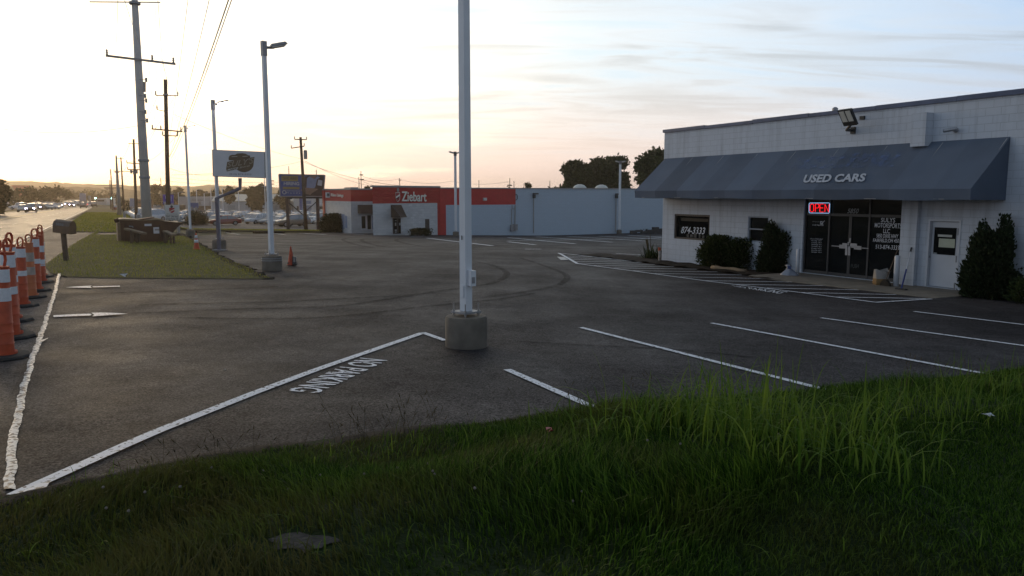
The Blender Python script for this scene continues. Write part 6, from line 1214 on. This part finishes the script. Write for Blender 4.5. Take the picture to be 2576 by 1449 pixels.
# ------------------------------------------------------------------ channelizers, cones, mailbox, skip
def channelizer(label, p, h=1.12, tilt=(0, 0), col='orange', refl='reflect', s=1.0, rot=0.0, bands=((.5, .59), (.83, .98))):
    t = thing('channelizer', label, 'traffic drum', (0, 0, 0), 'orange channelizer drums along the shoulder'); z = h
    prof = lambda a: .118 - .04 * a
    def seg(a, b, ex=0.0): return [(prof(a) + ex, .06 + a * (h - .06)), (prof(b) + ex, .06 + b * (h - .06))]
    body = [(.15, .05), (.15, .085)]
    for a in (0, .12, .121, .13, .25, .251, .26, .36, .361, .37, 1.0): body.append((prof(a) + (.008 if a in (.121, .251, .361) else 0), .06 + a * (h - .06)))
    body += [(.085, .06 + 1.0 * (h - .06) + .004), (.085, h + .02), (.04, h + .025)]
    mb = MB(); mb.lathe((0, 0, 0), body, 20); mb.build('body', M[col], t, True)
    for a, b in bands: mb = MB(); q = seg(a, b, .003); mb.lathe((0, 0, 0), [(q[0][0] - .002, q[0][1] - .002)] + q + [(q[1][0] - .002, q[1][1] + .002)], 20); mb.build('reflective_band', M[refl], t, True)
    c = Vector((0, 0, h + .03)); e = Vector((math.cos(rot), math.sin(rot), 0)); mb = MB(); mb.tube([c + e * .035 - UP * .02, c + e * .055 + UP * .06, c + e * .05 + UP * .12, c + e * .02 + UP * .155, c - e * .02 + UP * .155, c - e * .05 + UP * .12, c - e * .055 + UP * .06, c - e * .035 - UP * .02], .017, 8); mb.build('handle', M[col], t, True)
    mb = MB(); mb.lathe((0, 0, 0), [(.3, 0), (.305, .03), (.28, .055), (.14, .06)], 10, .3); mb.build('base', M['rubber'], t)
    t.location = p; t.rotation_euler = (tilt[0], tilt[1] + .055, 0); t.scale = (s, s, s)
    return t
def gp(x, y): return G(x, y)
def cy_(x, y): return cA(x, y)
for i, (cx, cyb, top, lb, kw) in enumerate([(36, 1352, 478, 'nearest orange channelizer drum, cut by the left edge of the photo', dict(rot=1.3, bands=((.62, .77), (.84, .985)))), (98, 1160, 340, 'channelizer just behind the nearest one, mostly hidden by it', dict(tilt=(0, -.01), rot=1.2)), (-18, 1100, 330, 'channelizer at the very left edge with only its handle side showing', dict(rot=.6)), (105, 1000, 270, 'channelizer between the nearest drum and the upright one with two wide bands', dict(rot=1.4)), (205, 858, 290, 'upright channelizer with a clear ring handle, second full drum from the front', dict()),
                                          (292, 775, 255, 'faded dusty channelizer right of the upright one', dict(col='faded_orange', refl='dirty_reflect', tilt=(0, -.02), rot=.3, bands=((.4, .55), (.66, .83)))), (338, 712, 200, 'narrow-showing channelizer behind the faded one', dict(rot=.8)), (384, 632, 180, 'channelizer with a dark figure on its upper band, last clear one by the grass', dict(rot=.5, bands=((.33, .47), (.64, .78)))), (388, 578, 150, 'farthest channelizer, its handle just above the marked one', dict(col='faded_orange', rot=1.1, bands=((.33, .47), (.64, .78))))]):
    x, y = cA(cx, cyb); p = G(x, y); p += Vector((p.x, p.y, 0)).normalized() * .13; p.z = gz(*sv(p)) - .02; hh = at(x, cA(cx, top)[1], p.y).z - p.z
    t = channelizer(lb, p, 1.12, s=hh / 1.14, **kw)
    if 'dark figure' in lb:
        mb = MB(); pts = [Vector(((.122 - .04 * .71) * math.sin(a), -(.122 - .04 * .71) * math.cos(a), .06 + (z - .16) * 1.0)) for a, z in ((-.35, .9), (-.1, .93), (.15, .9), (.1, .86), (-.15, .85), (-.3, .82), (.2, .82))]; mb.tube([Vector((q.x, q.y, q.z)) for q in pts], .01, 4); mb.build('stencil_mark', M['black'], t)
p = on_ground(156, 25.8); MX = thing('mailbox', 'brown rural mailbox tilted on a wooden post at the grass tip', 'mailbox', p); cM = crop(0, 600, 3.6229)
mt = at(*cM(905, 1165), 25.8); M['mail_brown'] = mat('brown_enamel', (.17, .1, .052), .55, .15, 6)
mb = MB(); mb.tube([p - UP * .2, Vector((mt.x, mt.y, mt.z + .05))], .085, 4, True, math.pi / 4); mb.build('post', M['wood'], MX)
ex = (at(*cM(1065, 1165), 25.75) - at(*cM(765, 1130), 25.85)) * .76; ln = ex.length; ex.normalize(); ez = (UP - ex * ex.z).normalized(); ey = ez.cross(ex); b0 = at(*cM(915, 1150), 25.8); hb = .44; wd_ = .34
sec = [(-wd_ / 2, 0), (wd_ / 2, 0), (wd_ / 2, hb * .55), (wd_ * .32, hb * .85), (0, hb * .97), (-wd_ * .32, hb * .85), (-wd_ / 2, hb * .55)]
mb = MB(); mb.loft([[b0 + ex * (k * ln / 2) + ey * a + ez * z for a, z in sec] for k in (-1, 1)]); mb.build('box', M['mail_brown'], MX)
mb = MB(); mb.loft([[b0 + ex * (k * ln / 2) + ey * a * 1.06 + ez * (z * 1.02 - .01) for a, z in sec] for k in (1.0, 1.06)]); mb.build('door', M['mail_brown'], MX); mb = MB(); mb.loft([[b0 + ex * (k * ln / 2 * 1.02) + ey * (a * 1.04) + ez * (z + .012) for a, z in ((-wd_ / 2, hb * .52), (-wd_ * .33, hb * .85), (0, hb * .97), (wd_ * .33, hb * .85), (wd_ / 2, hb * .52))] for k in (-1, 1)], False); mb.build('lid', mat('worn_lid', (.16, .11, .075), .5, .15), MX, recalc=False)
lettering('5850', [b0 + ex * a - ey * (wd_ / 2 + .01) + ez * z for a, z in ((-.16, .25), (.1, .25), (.1, .33), (-.16, .33))], MX, M['vinyl_dim'])
# skip
YD = 39.5; gD = on_ground(380, YD); SKP = thing('skip', 'big brown steel skip with slanted end and buckled lids on the verge', 'skip', gD); cK = crop(440, 850, 9.057)
kp_ = Plane(gD, (-U + V * .02).normalized()); M['skip'] = mat('brown_skip_paint', (.095, .045, .022), .6, .2, 2.5, .15)
def kpt(x, y, o=0.0): return kp_.pt(*cK(x, y), o)
zbm = gz(*sv(gD)) - .05
pts = [kpt(*q) for q in ((290, 150), (700, 160), (1880, 190), (2536, 245), (2330, 420), (1880, 960), (300, 935))]
DV = 1.9; mb = MB(); mb.prism(pts, -kp_.n * DV); mb.build('body', M['skip'], SKP)
mb = MB(); a = kpt(190, 240); c = kpt(300, 240); mb.pp(Vector((a.x, a.y, zbm)) + kp_.n * .02, Vector((c.x - a.x, c.y - a.y, 0)), -kp_.n * 1.7, UP * (a.z - zbm)); mb.build('end_channel', M['board'], SKP)
mb = MB(); mb.tube([kpt(150, 100, -.2), kpt(210, 230, -.2)], .12, 6); mb.build('hook', M['skip'], SKP)
M['lid_tan'] = mat('tan_plastic_lid', (.33, .24, .15), .6, .15, 3)
for P in ([(215, 130), (340, 100), (700, 105), (1150, 165), (700, 165), (290, 150)], [(1160, 165), (1580, 80), (1800, 120), (1890, 175), (1600, 150)], [(1920, 205), (2330, 230), (2380, 205), (2536, 245), (2350, 245)]):
    mb = MB(); mb.prism([kpt(*q, .06) for q in P], -kp_.n * (DV + .1)); mb.build('lid', M['lid_tan'], SKP)
mb = MB(); mb.prism([kpt(*q, -.3) for q in ((900, 130), (1500, 45), (1560, 80), (1100, 150))], -kp_.n * 1.2); mb.build('lid', M['skip'], SKP)
for i in range(7):
    x = 420 + i * 210; mb = MB(); a = kpt(x, 200 + i * 6); b = kpt(x, 930); mb.pp(Vector((a.x, a.y, zbm)), Vector((.07, 0, 0)), kp_.n * .05, UP * (a.z - zbm - .12)); mb.build('rib', M['skip'], SKP) if i in (0, 6) else None
for q in (((1165, 285), (1425, 360)), ((1480, 405), (1745, 625))):
    a = kpt(*q[0]); b = kpt(*q[1]); mb = MB(); mb.pp(Vector((a.x, a.y, b.z)) + kp_.n * .005, Vector((b.x - a.x, b.y - a.y, 0)), kp_.n * .01, UP * (a.z - b.z)); mb.build('notice', M['sign_face'], SKP)
a = kpt(1530, 460); b = kpt(1730, 520); mb = MB(); mb.pp(Vector((a.x, a.y, b.z)) + kp_.n * .02, Vector((b.x - a.x, b.y - a.y, 0)), kp_.n * .004, UP * (a.z - b.z)); mb.build('notice_print', M['steel_grey'], SKP); mb = MB(); a = kpt(610, 365); b = kpt(760, 415); mb.tube([a + kp_.n * .08, kpt(740, 375, .08), b + kp_.n * .08], .03, 5); mb.build('handle', M['galv'], SKP)
def sawhorse(label, pts_top, w_, legs):
    Yh = 38.2; c = crop(440, 850, 9.057); pl = Plane(on_ground(380, Yh), -U); g0 = pl.pt(*c(*pts_top[0])); g0.z = gz(*sv(g0)); t = thing('sawhorse', label, 'sawhorse', g0, 'timber sawhorses before the skip')
    a = pl.pt(*c(*pts_top[0])); b = pl.pt(*c(*pts_top[1]), w_); mb = MB(); d = b - a; sd_ = UP.cross(d).normalized() * .12; mb.pp(a - sd_, d, sd_ * 2, UP * -.09); mb.build('top_board', M['board'], t)
    for x, y0, y1, lean in legs: p = pl.pt(*c(x, y0), w_ * .5); q = pl.pt(*c(x + lean, y1), w_ * .5); q.z = min(q.z, gz(*sv(q)) + .02); mb = MB(); mb.tube([p, q], .055, 4, True, math.pi / 4); mb.build('leg', M['wood'], t)
    e = pl.pt(*c(legs[0][0], (legs[0][1] + legs[0][2]) / 2 + 30), w_ * .5); f = pl.pt(*c(legs[-1][0], (legs[-1][1] + legs[-1][2]) / 2 + 30), w_ * .5); mb = MB(); mb.tube([e, f], .045, 4, True, math.pi / 4); mb.build('rail', M['wood'], t)
sawhorse('left timber sawhorse leaning before the brown skip', ((500, 430), (1180, 600)), 1.0, [(690, 520, 900, 0), (760, 600, 1030, -30), (890, 580, 960, 0), (960, 600, 1030, 10)])
sawhorse('right timber sawhorse with angled top by the skip end', ((1900, 520), (2230, 660)), 1.1, [(1890, 600, 1040, 0), (1960, 640, 900, -20), (2110, 680, 1045, 0), (2215, 660, 900, 0)])
def cone(label, p, s, bands, m, w=1.0):
    t = thing('traffic_cone', label, 'traffic cone', p); mb = MB(); mb.lathe(p, [(.155 * s * w, .035 * s), (.12 * s * w, .09 * s), (.035 * s, .98 * s), (.03 * s, 1.0 * s)], 18); mb.build('body', m, t, True)
    for a, b in bands: mb = MB(); f = lambda q: (.13 - .097 * q) * s * w; mb.lathe(p, [(f(a) + .003, a * s), (f(b) + .003, b * s)], 18); mb.build('reflective_band', M['reflect'], t, True)
    mb = MB(); mb.box(p + UP * .02 * s, .36 * s, .36 * s, .045 * s, (U, V, UP)); mb.build('base', m if bands else M['rubber'], t); return t
p = on_ground(488.5, 33.6); cone('orange and white banded cone on the grass edge near the skip', p, .74, ((.42, .6), (.68, .86)), M['orange'], 1.35)
p = on_ground(727, 25.4); cone('plain grimy orange cone right of the unlit light pole base', p, .63, (), M['cone_dirty'], 1.5)
cC = crop(1080, 940, 12.075); p = on_ground(cC(930, 0)[0], 25.2); MS = thing('barricade_stand', 'small dark metal stand with a wire frame behind the grimy orange cone', 'stand', p)
def mp_(x, y): return at(*cC(x, y), 25.2)
mb = MB(); mb.tube([mp_(880, 830), mp_(885, 1250)], .02, 6); mb.tube([mp_(890, 905), mp_(1020, 905)], .01, 5); mb.tube([mp_(1020, 905), mp_(1025, 1150)], .016, 6); mb.tube([mp_(890, 1150), mp_(1040, 1150)], .022, 6); mb.tube([mp_(990, 1150), mp_(950, 1250), mp_(1060, 1290)], .014, 5); mb.build('frame', M['dark_metal'], MS)
mb = MB(); mb.box(mp_(955, 1030), .13, .012, .24); mb.build('panel', M['steel_grey'], MS); mb = MB(); mb.box(mp_(800, 1200) + Vector((0, .15, 0)), .3, .08, .09); mb.build('foot', M['rubber'], MS)
# low asphalt wheel stops on the far side of the lot
cE = crop(400, 820, 3.0306)
for i, (xa, xb, y, lb) in enumerate(((1115, 1370, 290, 'long dark wheel stop behind the hanging sign post'), (1485, 1540, 292, 'short dark wheel stop right of the hanging sign post'), (1815, 2175, 296, 'long dark wheel stop behind the unlit light pole'))):
    a = G(*cE(xa, y)); b = G(*cE(xb, y)); b = a + (b - a).length * (b - a).normalized(); mb = MB(); d = (b - a).normalized(); s_ = UP.cross(d); mb.loft([[p + s_ * x + UP * z for x, z in ((-.25, -.05), (-.15, .16), (.15, .16), (.25, -.05))] for p in (a, a.lerp(b, .5), b)]); solo('wheel_stop', mb, M['mulch'], lb, 'wheel stop', a.lerp(b, .5), 'low wheel stops along the far lot edge')
# litter
def litter(label, px, m, sz, on_bank=False):
    p = G(*px)
    if on_bank: p = GB(*px); p.z += .08
    r = random.Random(int(px[0])); mb = MB(); k = 9
    mb.add([p + Vector((r.uniform(-1, 1) * sz, r.uniform(-1, 1) * sz, r.uniform(0, .8) * sz)) for _ in range(k)], [(0, 1, 2), (2, 3, 4), (4, 5, 6), (1, 3, 5), (6, 7, 8), (0, 4, 8)]); return solo('litter', mb, m, label, 'litter', p)
litter('white scrap of paper lying in the long grass at the far right', (2483, 1075), M['vinyl'], .05, True); litter('red scrap lying in the grass bank below the near parking line', (1384, 1112), M['sign_red'], .04, True); litter('pale scrap lying on the front edge of the grass island', (311, 697), M['vinyl'], .12); litter('tiny white scrap on the asphalt left of the painted diagonal', (566, 932), M['vinyl'], .02)
for x, lb in ((1655, 'dark scrap leaning at the foot of the pale blue wall'),):
    pass
p = on_ground(1630, 91); mb = MB(); r = random.Random(3)
for k in range(7): q = p + V * (k * .8 - 2) * 1.0; mb.box(q + UP * r.uniform(.1, .5), r.uniform(.6, 1.1), .3, r.uniform(.2, .9), (V, U, UP))
solo('scrap_pile', mb, M['dark_metal'], 'dark scrap pile along the foot of the pale blue wall', 'scrap', p)
# ------------------------------------------------------------------ grass
def blades(name, P, H, Wd, lean, m, seed, curve=.5, dirs=None):
    r = np.random.default_rng(seed); n = len(P); a = r.uniform(0, 6.283, n) if dirs is None else dirs; b = a + r.uniform(-1.2, 1.2, n) + np.pi / 2
    d = np.stack([np.cos(a), np.sin(a), np.zeros(n)], 1); s = np.stack([np.cos(b), np.sin(b), np.zeros(n)], 1) * (Wd / 2)[:, None]; z = np.array([0, 0, 1.0]); ln = lean[:, None]; h = H[:, None]
    m1 = P + z * h * .55 + d * h * ln * .25; tip = P + z * h * (1 - .35 * ln * curve) + d * h * ln * (.6 + curve * .5)
    v = np.stack([P - s, P + s, m1 + s * .8, m1 - s * .8, tip], 1).reshape(-1, 3); base = np.arange(n) * 5
    loops = np.stack([base, base + 1, base + 2, base + 3, base + 3, base + 2, base + 4], 1).ravel(); sizes = np.tile([4, 3], n); return np_mesh(name, v, loops, sizes, m)
def gz_np(x, y): return np.array([bank_z(float(a), float(b)) for a, b in zip(x, y)])
def stuff(name, me): o = put(name, me); o['kind'] = 'stuff'; return o
n = 230000; x = RNG.uniform(-5.2, 12.5, n); e = RNG.uniform(0, 1, n) ** 1.15 * 7.0; ey = np.interp(x, EDX, EDY); y = ey - e - .04 - .2 * np.clip((1.2 - x) / 2.5, 0, 1) * (.6 + .4 * np.sin(3.1 * x) * np.sin(7.7 * x)); BP = GB(758, 1368); keep = (y > 1.6) & (np.abs(x) < 1.2 + y * .95) & (((x - BP.x) / .24) ** 2 + ((y - BP.y) / .13) ** 2 > RNG.uniform(.3, 1.2, n)); x, y, e = x[keep], y[keep], e[keep]
pn = lambda a, b, s: .5 + .25 * np.sin(a * s + 1.3 * np.sin(b * s * .7)) + .25 * np.sin(b * s * 1.3 + a * .6 + 2)
mow = np.clip((e - (2.2 + .35 * np.sin(x * 1.1) + np.clip(2.3 - x, -1, 3) * .9)) / .5, 0, 1)
rough = pn(x, y, 2.1) * np.clip(e / .5, .35, 1); Hh = (1 - mow) * (.05 + .2 * rough * RNG.uniform(.5, 1.2, len(x))) * np.clip(.55 + .12 * (x + 4), .5, 1) + mow * RNG.uniform(.035, .065, len(x))
z = gz_np(x, y) - .01; stuff('bank_grass', blades('bank_grass', np.stack([x, y, z], 1), Hh, .004 + .0045 * RNG.uniform(0, 1, len(x)) + .002 * (1 - mow), RNG.uniform(.1, 1.1, len(x)), M['bank'], 1, dirs=6.283 * pn(x, y, 1.3) + RNG.normal(0, .9, len(x))))
n = 170000; x = RNG.uniform(.6, 9.5, n); y = RNG.uniform(1.7, 7.5, n); e = np.interp(x, EDX, EDY) - y; keep = (e > 2.2) & (np.abs(x) < 1.0 + y * .85); x, y, e = x[keep], y[keep], e[keep]; mow2 = np.clip((e - (2.0 + .35 * np.sin(x * 1.1) + np.clip(2.3 - x, -1, 3) * .9)) / .5, 0, 1); keep = mow2 > .3; x, y = x[keep], y[keep]
stuff('lawn_grass', blades('lawn_grass', np.stack([x, y, gz_np(x, y) - .005], 1), RNG.uniform(.03, .07, len(x)), .0045 + .003 * RNG.uniform(0, 1, len(x)), RNG.uniform(.2, 1.2, len(x)), M['bank'], 8))
mb = MB(); rr = random.Random(21); k_ = 18
mb.add([Vector((BP.x, BP.y, bank_z(BP.x, BP.y) + .012))] + [Vector((BP.x + .19 * math.cos(a) * q, BP.y + .1 * math.sin(a) * q, bank_z(BP.x + .19 * math.cos(a) * q, BP.y + .1 * math.sin(a) * q) + .004)) for a, q in [(6.2832 * i / k_, rr.uniform(.6, 1.25)) for i in range(k_)]], [(0, 1 + i, 1 + (i + 1) % k_) for i in range(k_)]); struct('bare_soil', mb, soil('bare_soil', (.05, .043, .038), (.09, .08, .07), 14), True)
# long arching weeds
def arch(P, H, Wd, reach, az, seg=6):
    vs = []; fs = []
    for p, h, w, rc, a in zip(P, H, Wd, reach, az):
        d = Vector((math.cos(a), math.sin(a), 0)); s = Vector((-math.sin(a), math.cos(a), 0)); o = len(vs)
        for k in range(seg + 1):
            t = k / seg; q = p + d * rc * t ** 1.7 + UP * (h * (1.7 * t - 1.08 * t ** 2.2 * (rc / max(h, .01)) ** .6)); ww = w * (1 - t) ** .6 * (.6 + .8 * t * (1 - t) * 2)
            vs += [q - s * ww / 2, q + s * ww / 2]
        fs += [(o + 2 * k, o + 2 * k + 1, o + 2 * k + 3, o + 2 * k + 2) for k in range(seg)]
    return vs, fs
def weeds(spots, seed, hmul=1.0, wide=.013):
    r = random.Random(seed); P, H, Wd, R, A = [], [], [], [], []
    for (px, py, nb, hh, sp) in spots:
        g = GB(px, py)
        for k in range(nb):
            q = g + Vector((r.gauss(0, sp), r.gauss(0, sp * .7), 0)); q.y = min(q.y, edge_y(q.x) - .05); q.z = bank_z(q.x, q.y) - .02
            h = hh * r.uniform(.45, 1.1) * hmul; P.append(q); H.append(h); Wd.append(wide * r.uniform(.5, 1.35)); R.append(h * r.uniform(.15, 1.35)); A.append(r.uniform(0, 6.283))
    return arch(P, H, Wd, R, A)
SPOTS = [(1560, 1060, 30, .3, .22), (1680, 1080, 50, .45, .25), (1760, 1080, 66, .62, .22), (1850, 1070, 80, .74, .22), (1900, 1110, 66, .62, .25), (2010, 1040, 12, .6, .1), (1440, 1075, 30, .3, .25), (2200, 1080, 26, .42, .25), (2290, 1050, 24, .38, .25), (1620, 1100, 40, .36, .25), (1500, 1050, 26, .3, .2), (1980, 1120, 50, .5, .3), (2060, 1150, 50, .5, .25), (2130, 1160, 24, .36, .25), (2200, 1160, 14, .3, .22), (1990, 1190, 14, .3, .25), (1850, 1190, 10, .25, .25), (2080, 1060, 14, .42, .2), (2280, 1120, 10, .35, .2)]
vs_, fs_ = weeds([(a, b, int(c * 1.5), d * .85, e * 1.15) for a, b, c, d, e in SPOTS], 4, wide=.015); mb = MB(); mb.v = vs_; mb.f = fs_; struct('tall_weeds', mb, M['tall'], kind='stuff', recalc=False)
SPOTS2 = [(2330, 1030, 40, .34, .25), (2430, 1000, 46, .36, .3), (2520, 990, 46, .38, .3), (2580, 1000, 40, .36, .3), (2560, 1060, 30, .3, .3), (2420, 1050, 30, .25, .3), (1430, 1090, 24, .2, .25), (1100, 1130, 30, .18, .3), (900, 1150, 30, .16, .3), (1500, 1130, 30, .22, .3)]
vs_, fs_ = weeds([(a, b, int(c * 1.6), d * 1.1, e) for a, b, c, d, e in SPOTS2], 5, wide=.009); mb = MB(); mb.v = vs_; mb.f = fs_; struct('tall_weeds', mb, M['tall'], kind='stuff', recalc=False)
r = random.Random(33); SC3 = []
for k in range(100): SC3.append((r.uniform(40, 2540), r.uniform(1140, 1440), 3, r.uniform(.09, .18), .06))
vs_, fs_ = weeds(SC3, 34, wide=.008); mb = MB(); mb.v = vs_; mb.f = fs_; struct('broad_blades', mb, M['tall'], kind='stuff', recalc=False)
r = random.Random(15); mb = MB()
for k in range(130):
    px = r.choice([r.uniform(760, 1120), r.uniform(850, 1090), r.uniform(1150, 1700), r.uniform(300, 700), r.uniform(2250, 2570)]); g = G(px, np.interp(px, [300, 850, 1300, 1700, 2570], [1195, 1130, 1080, 1075, 995]) + r.uniform(-5, 70)); g.y = min(g.y, edge_y(g.x) - .05); g.z = bank_z(g.x, g.y); h = r.uniform(.16, .4) * (1 if px > 700 else .6); l = Vector((r.uniform(-.12, .12), r.uniform(-.08, .08), 0))
    a = g + UP * h * .6 + l * .5; b = g + UP * h + l * 1.3; mb.tube([g, a, b], [.0016, .0013, .001], 3); mb.tube([b, b + (b - a).normalized() * .035], [.0042, .002], 4)
struct('seed_heads', mb, M['stem'], kind='stuff', recalc=False)
r = random.Random(16); mb = MB()
for k in range(26):
    px = r.uniform(250, 2100); g = G(px, r.uniform(1200, 1420)); g.z = bank_z(g.x, g.y) + r.uniform(.05, .13); mb.lathe(g, [(.004, 0), (.009, .006), (.007, .013), (.002, .016)], 7)
struct('clover_heads', mb, mat('clover_white', (.2, .17, .14), .8, .1), kind='stuff', recalc=False)
# island and verges
def area_blades(name, poly, n, h0, h1, w, seed, dz, m):
    r = np.random.default_rng(seed); p = np.array(poly); lo, hi = p.min(0), p.max(0); q = r.uniform(lo, hi, (n, 2)); inside = np.zeros(n, bool); j = len(p) - 1
    for i in range(len(p)):
        c = ((p[i, 1] > q[:, 1]) != (p[j, 1] > q[:, 1])) & (q[:, 0] < (p[j, 0] - p[i, 0]) * (q[:, 1] - p[i, 1]) / (p[j, 1] - p[i, 1] + 1e-12) + p[i, 0]); inside ^= c; j = i
    q = q[inside]; P = np.array([tuple(W(a, b, None, dz)) for a, b in q]); k = len(P); hh = h0 + (h1 - h0) * r.uniform(0, 1, k) * (.4 + .9 * pn(P[:, 0], P[:, 1], 1.4)); stuff(name, blades(name, P, hh, w * r.uniform(.6, 1.2, k), r.uniform(.1, .8, k), m, seed))
area_blades('verge_grass', isl, 42000, .03, .08, .012, 2, .03, M['grass'])
area_blades('verge_grass', [(57, -.2), (60, -2.4), (80, -2.9), (170, -3.0), (170, 4.4), (110, 4.6), (88, 5.0), (70, 4.5), (58, 4.3)], 26000, .06, .14, .04, 3, .02, M['grass'])
area_blades('verge_grass', VER3, 16000, .06, .14, .03, 4, .05, M['grass'])
area_blades('verge_grass', [(-10, -30), (200, -30), (200, -18), (-10, -18)], 30000, .08, .2, .05, 5, .02, M['grass'])
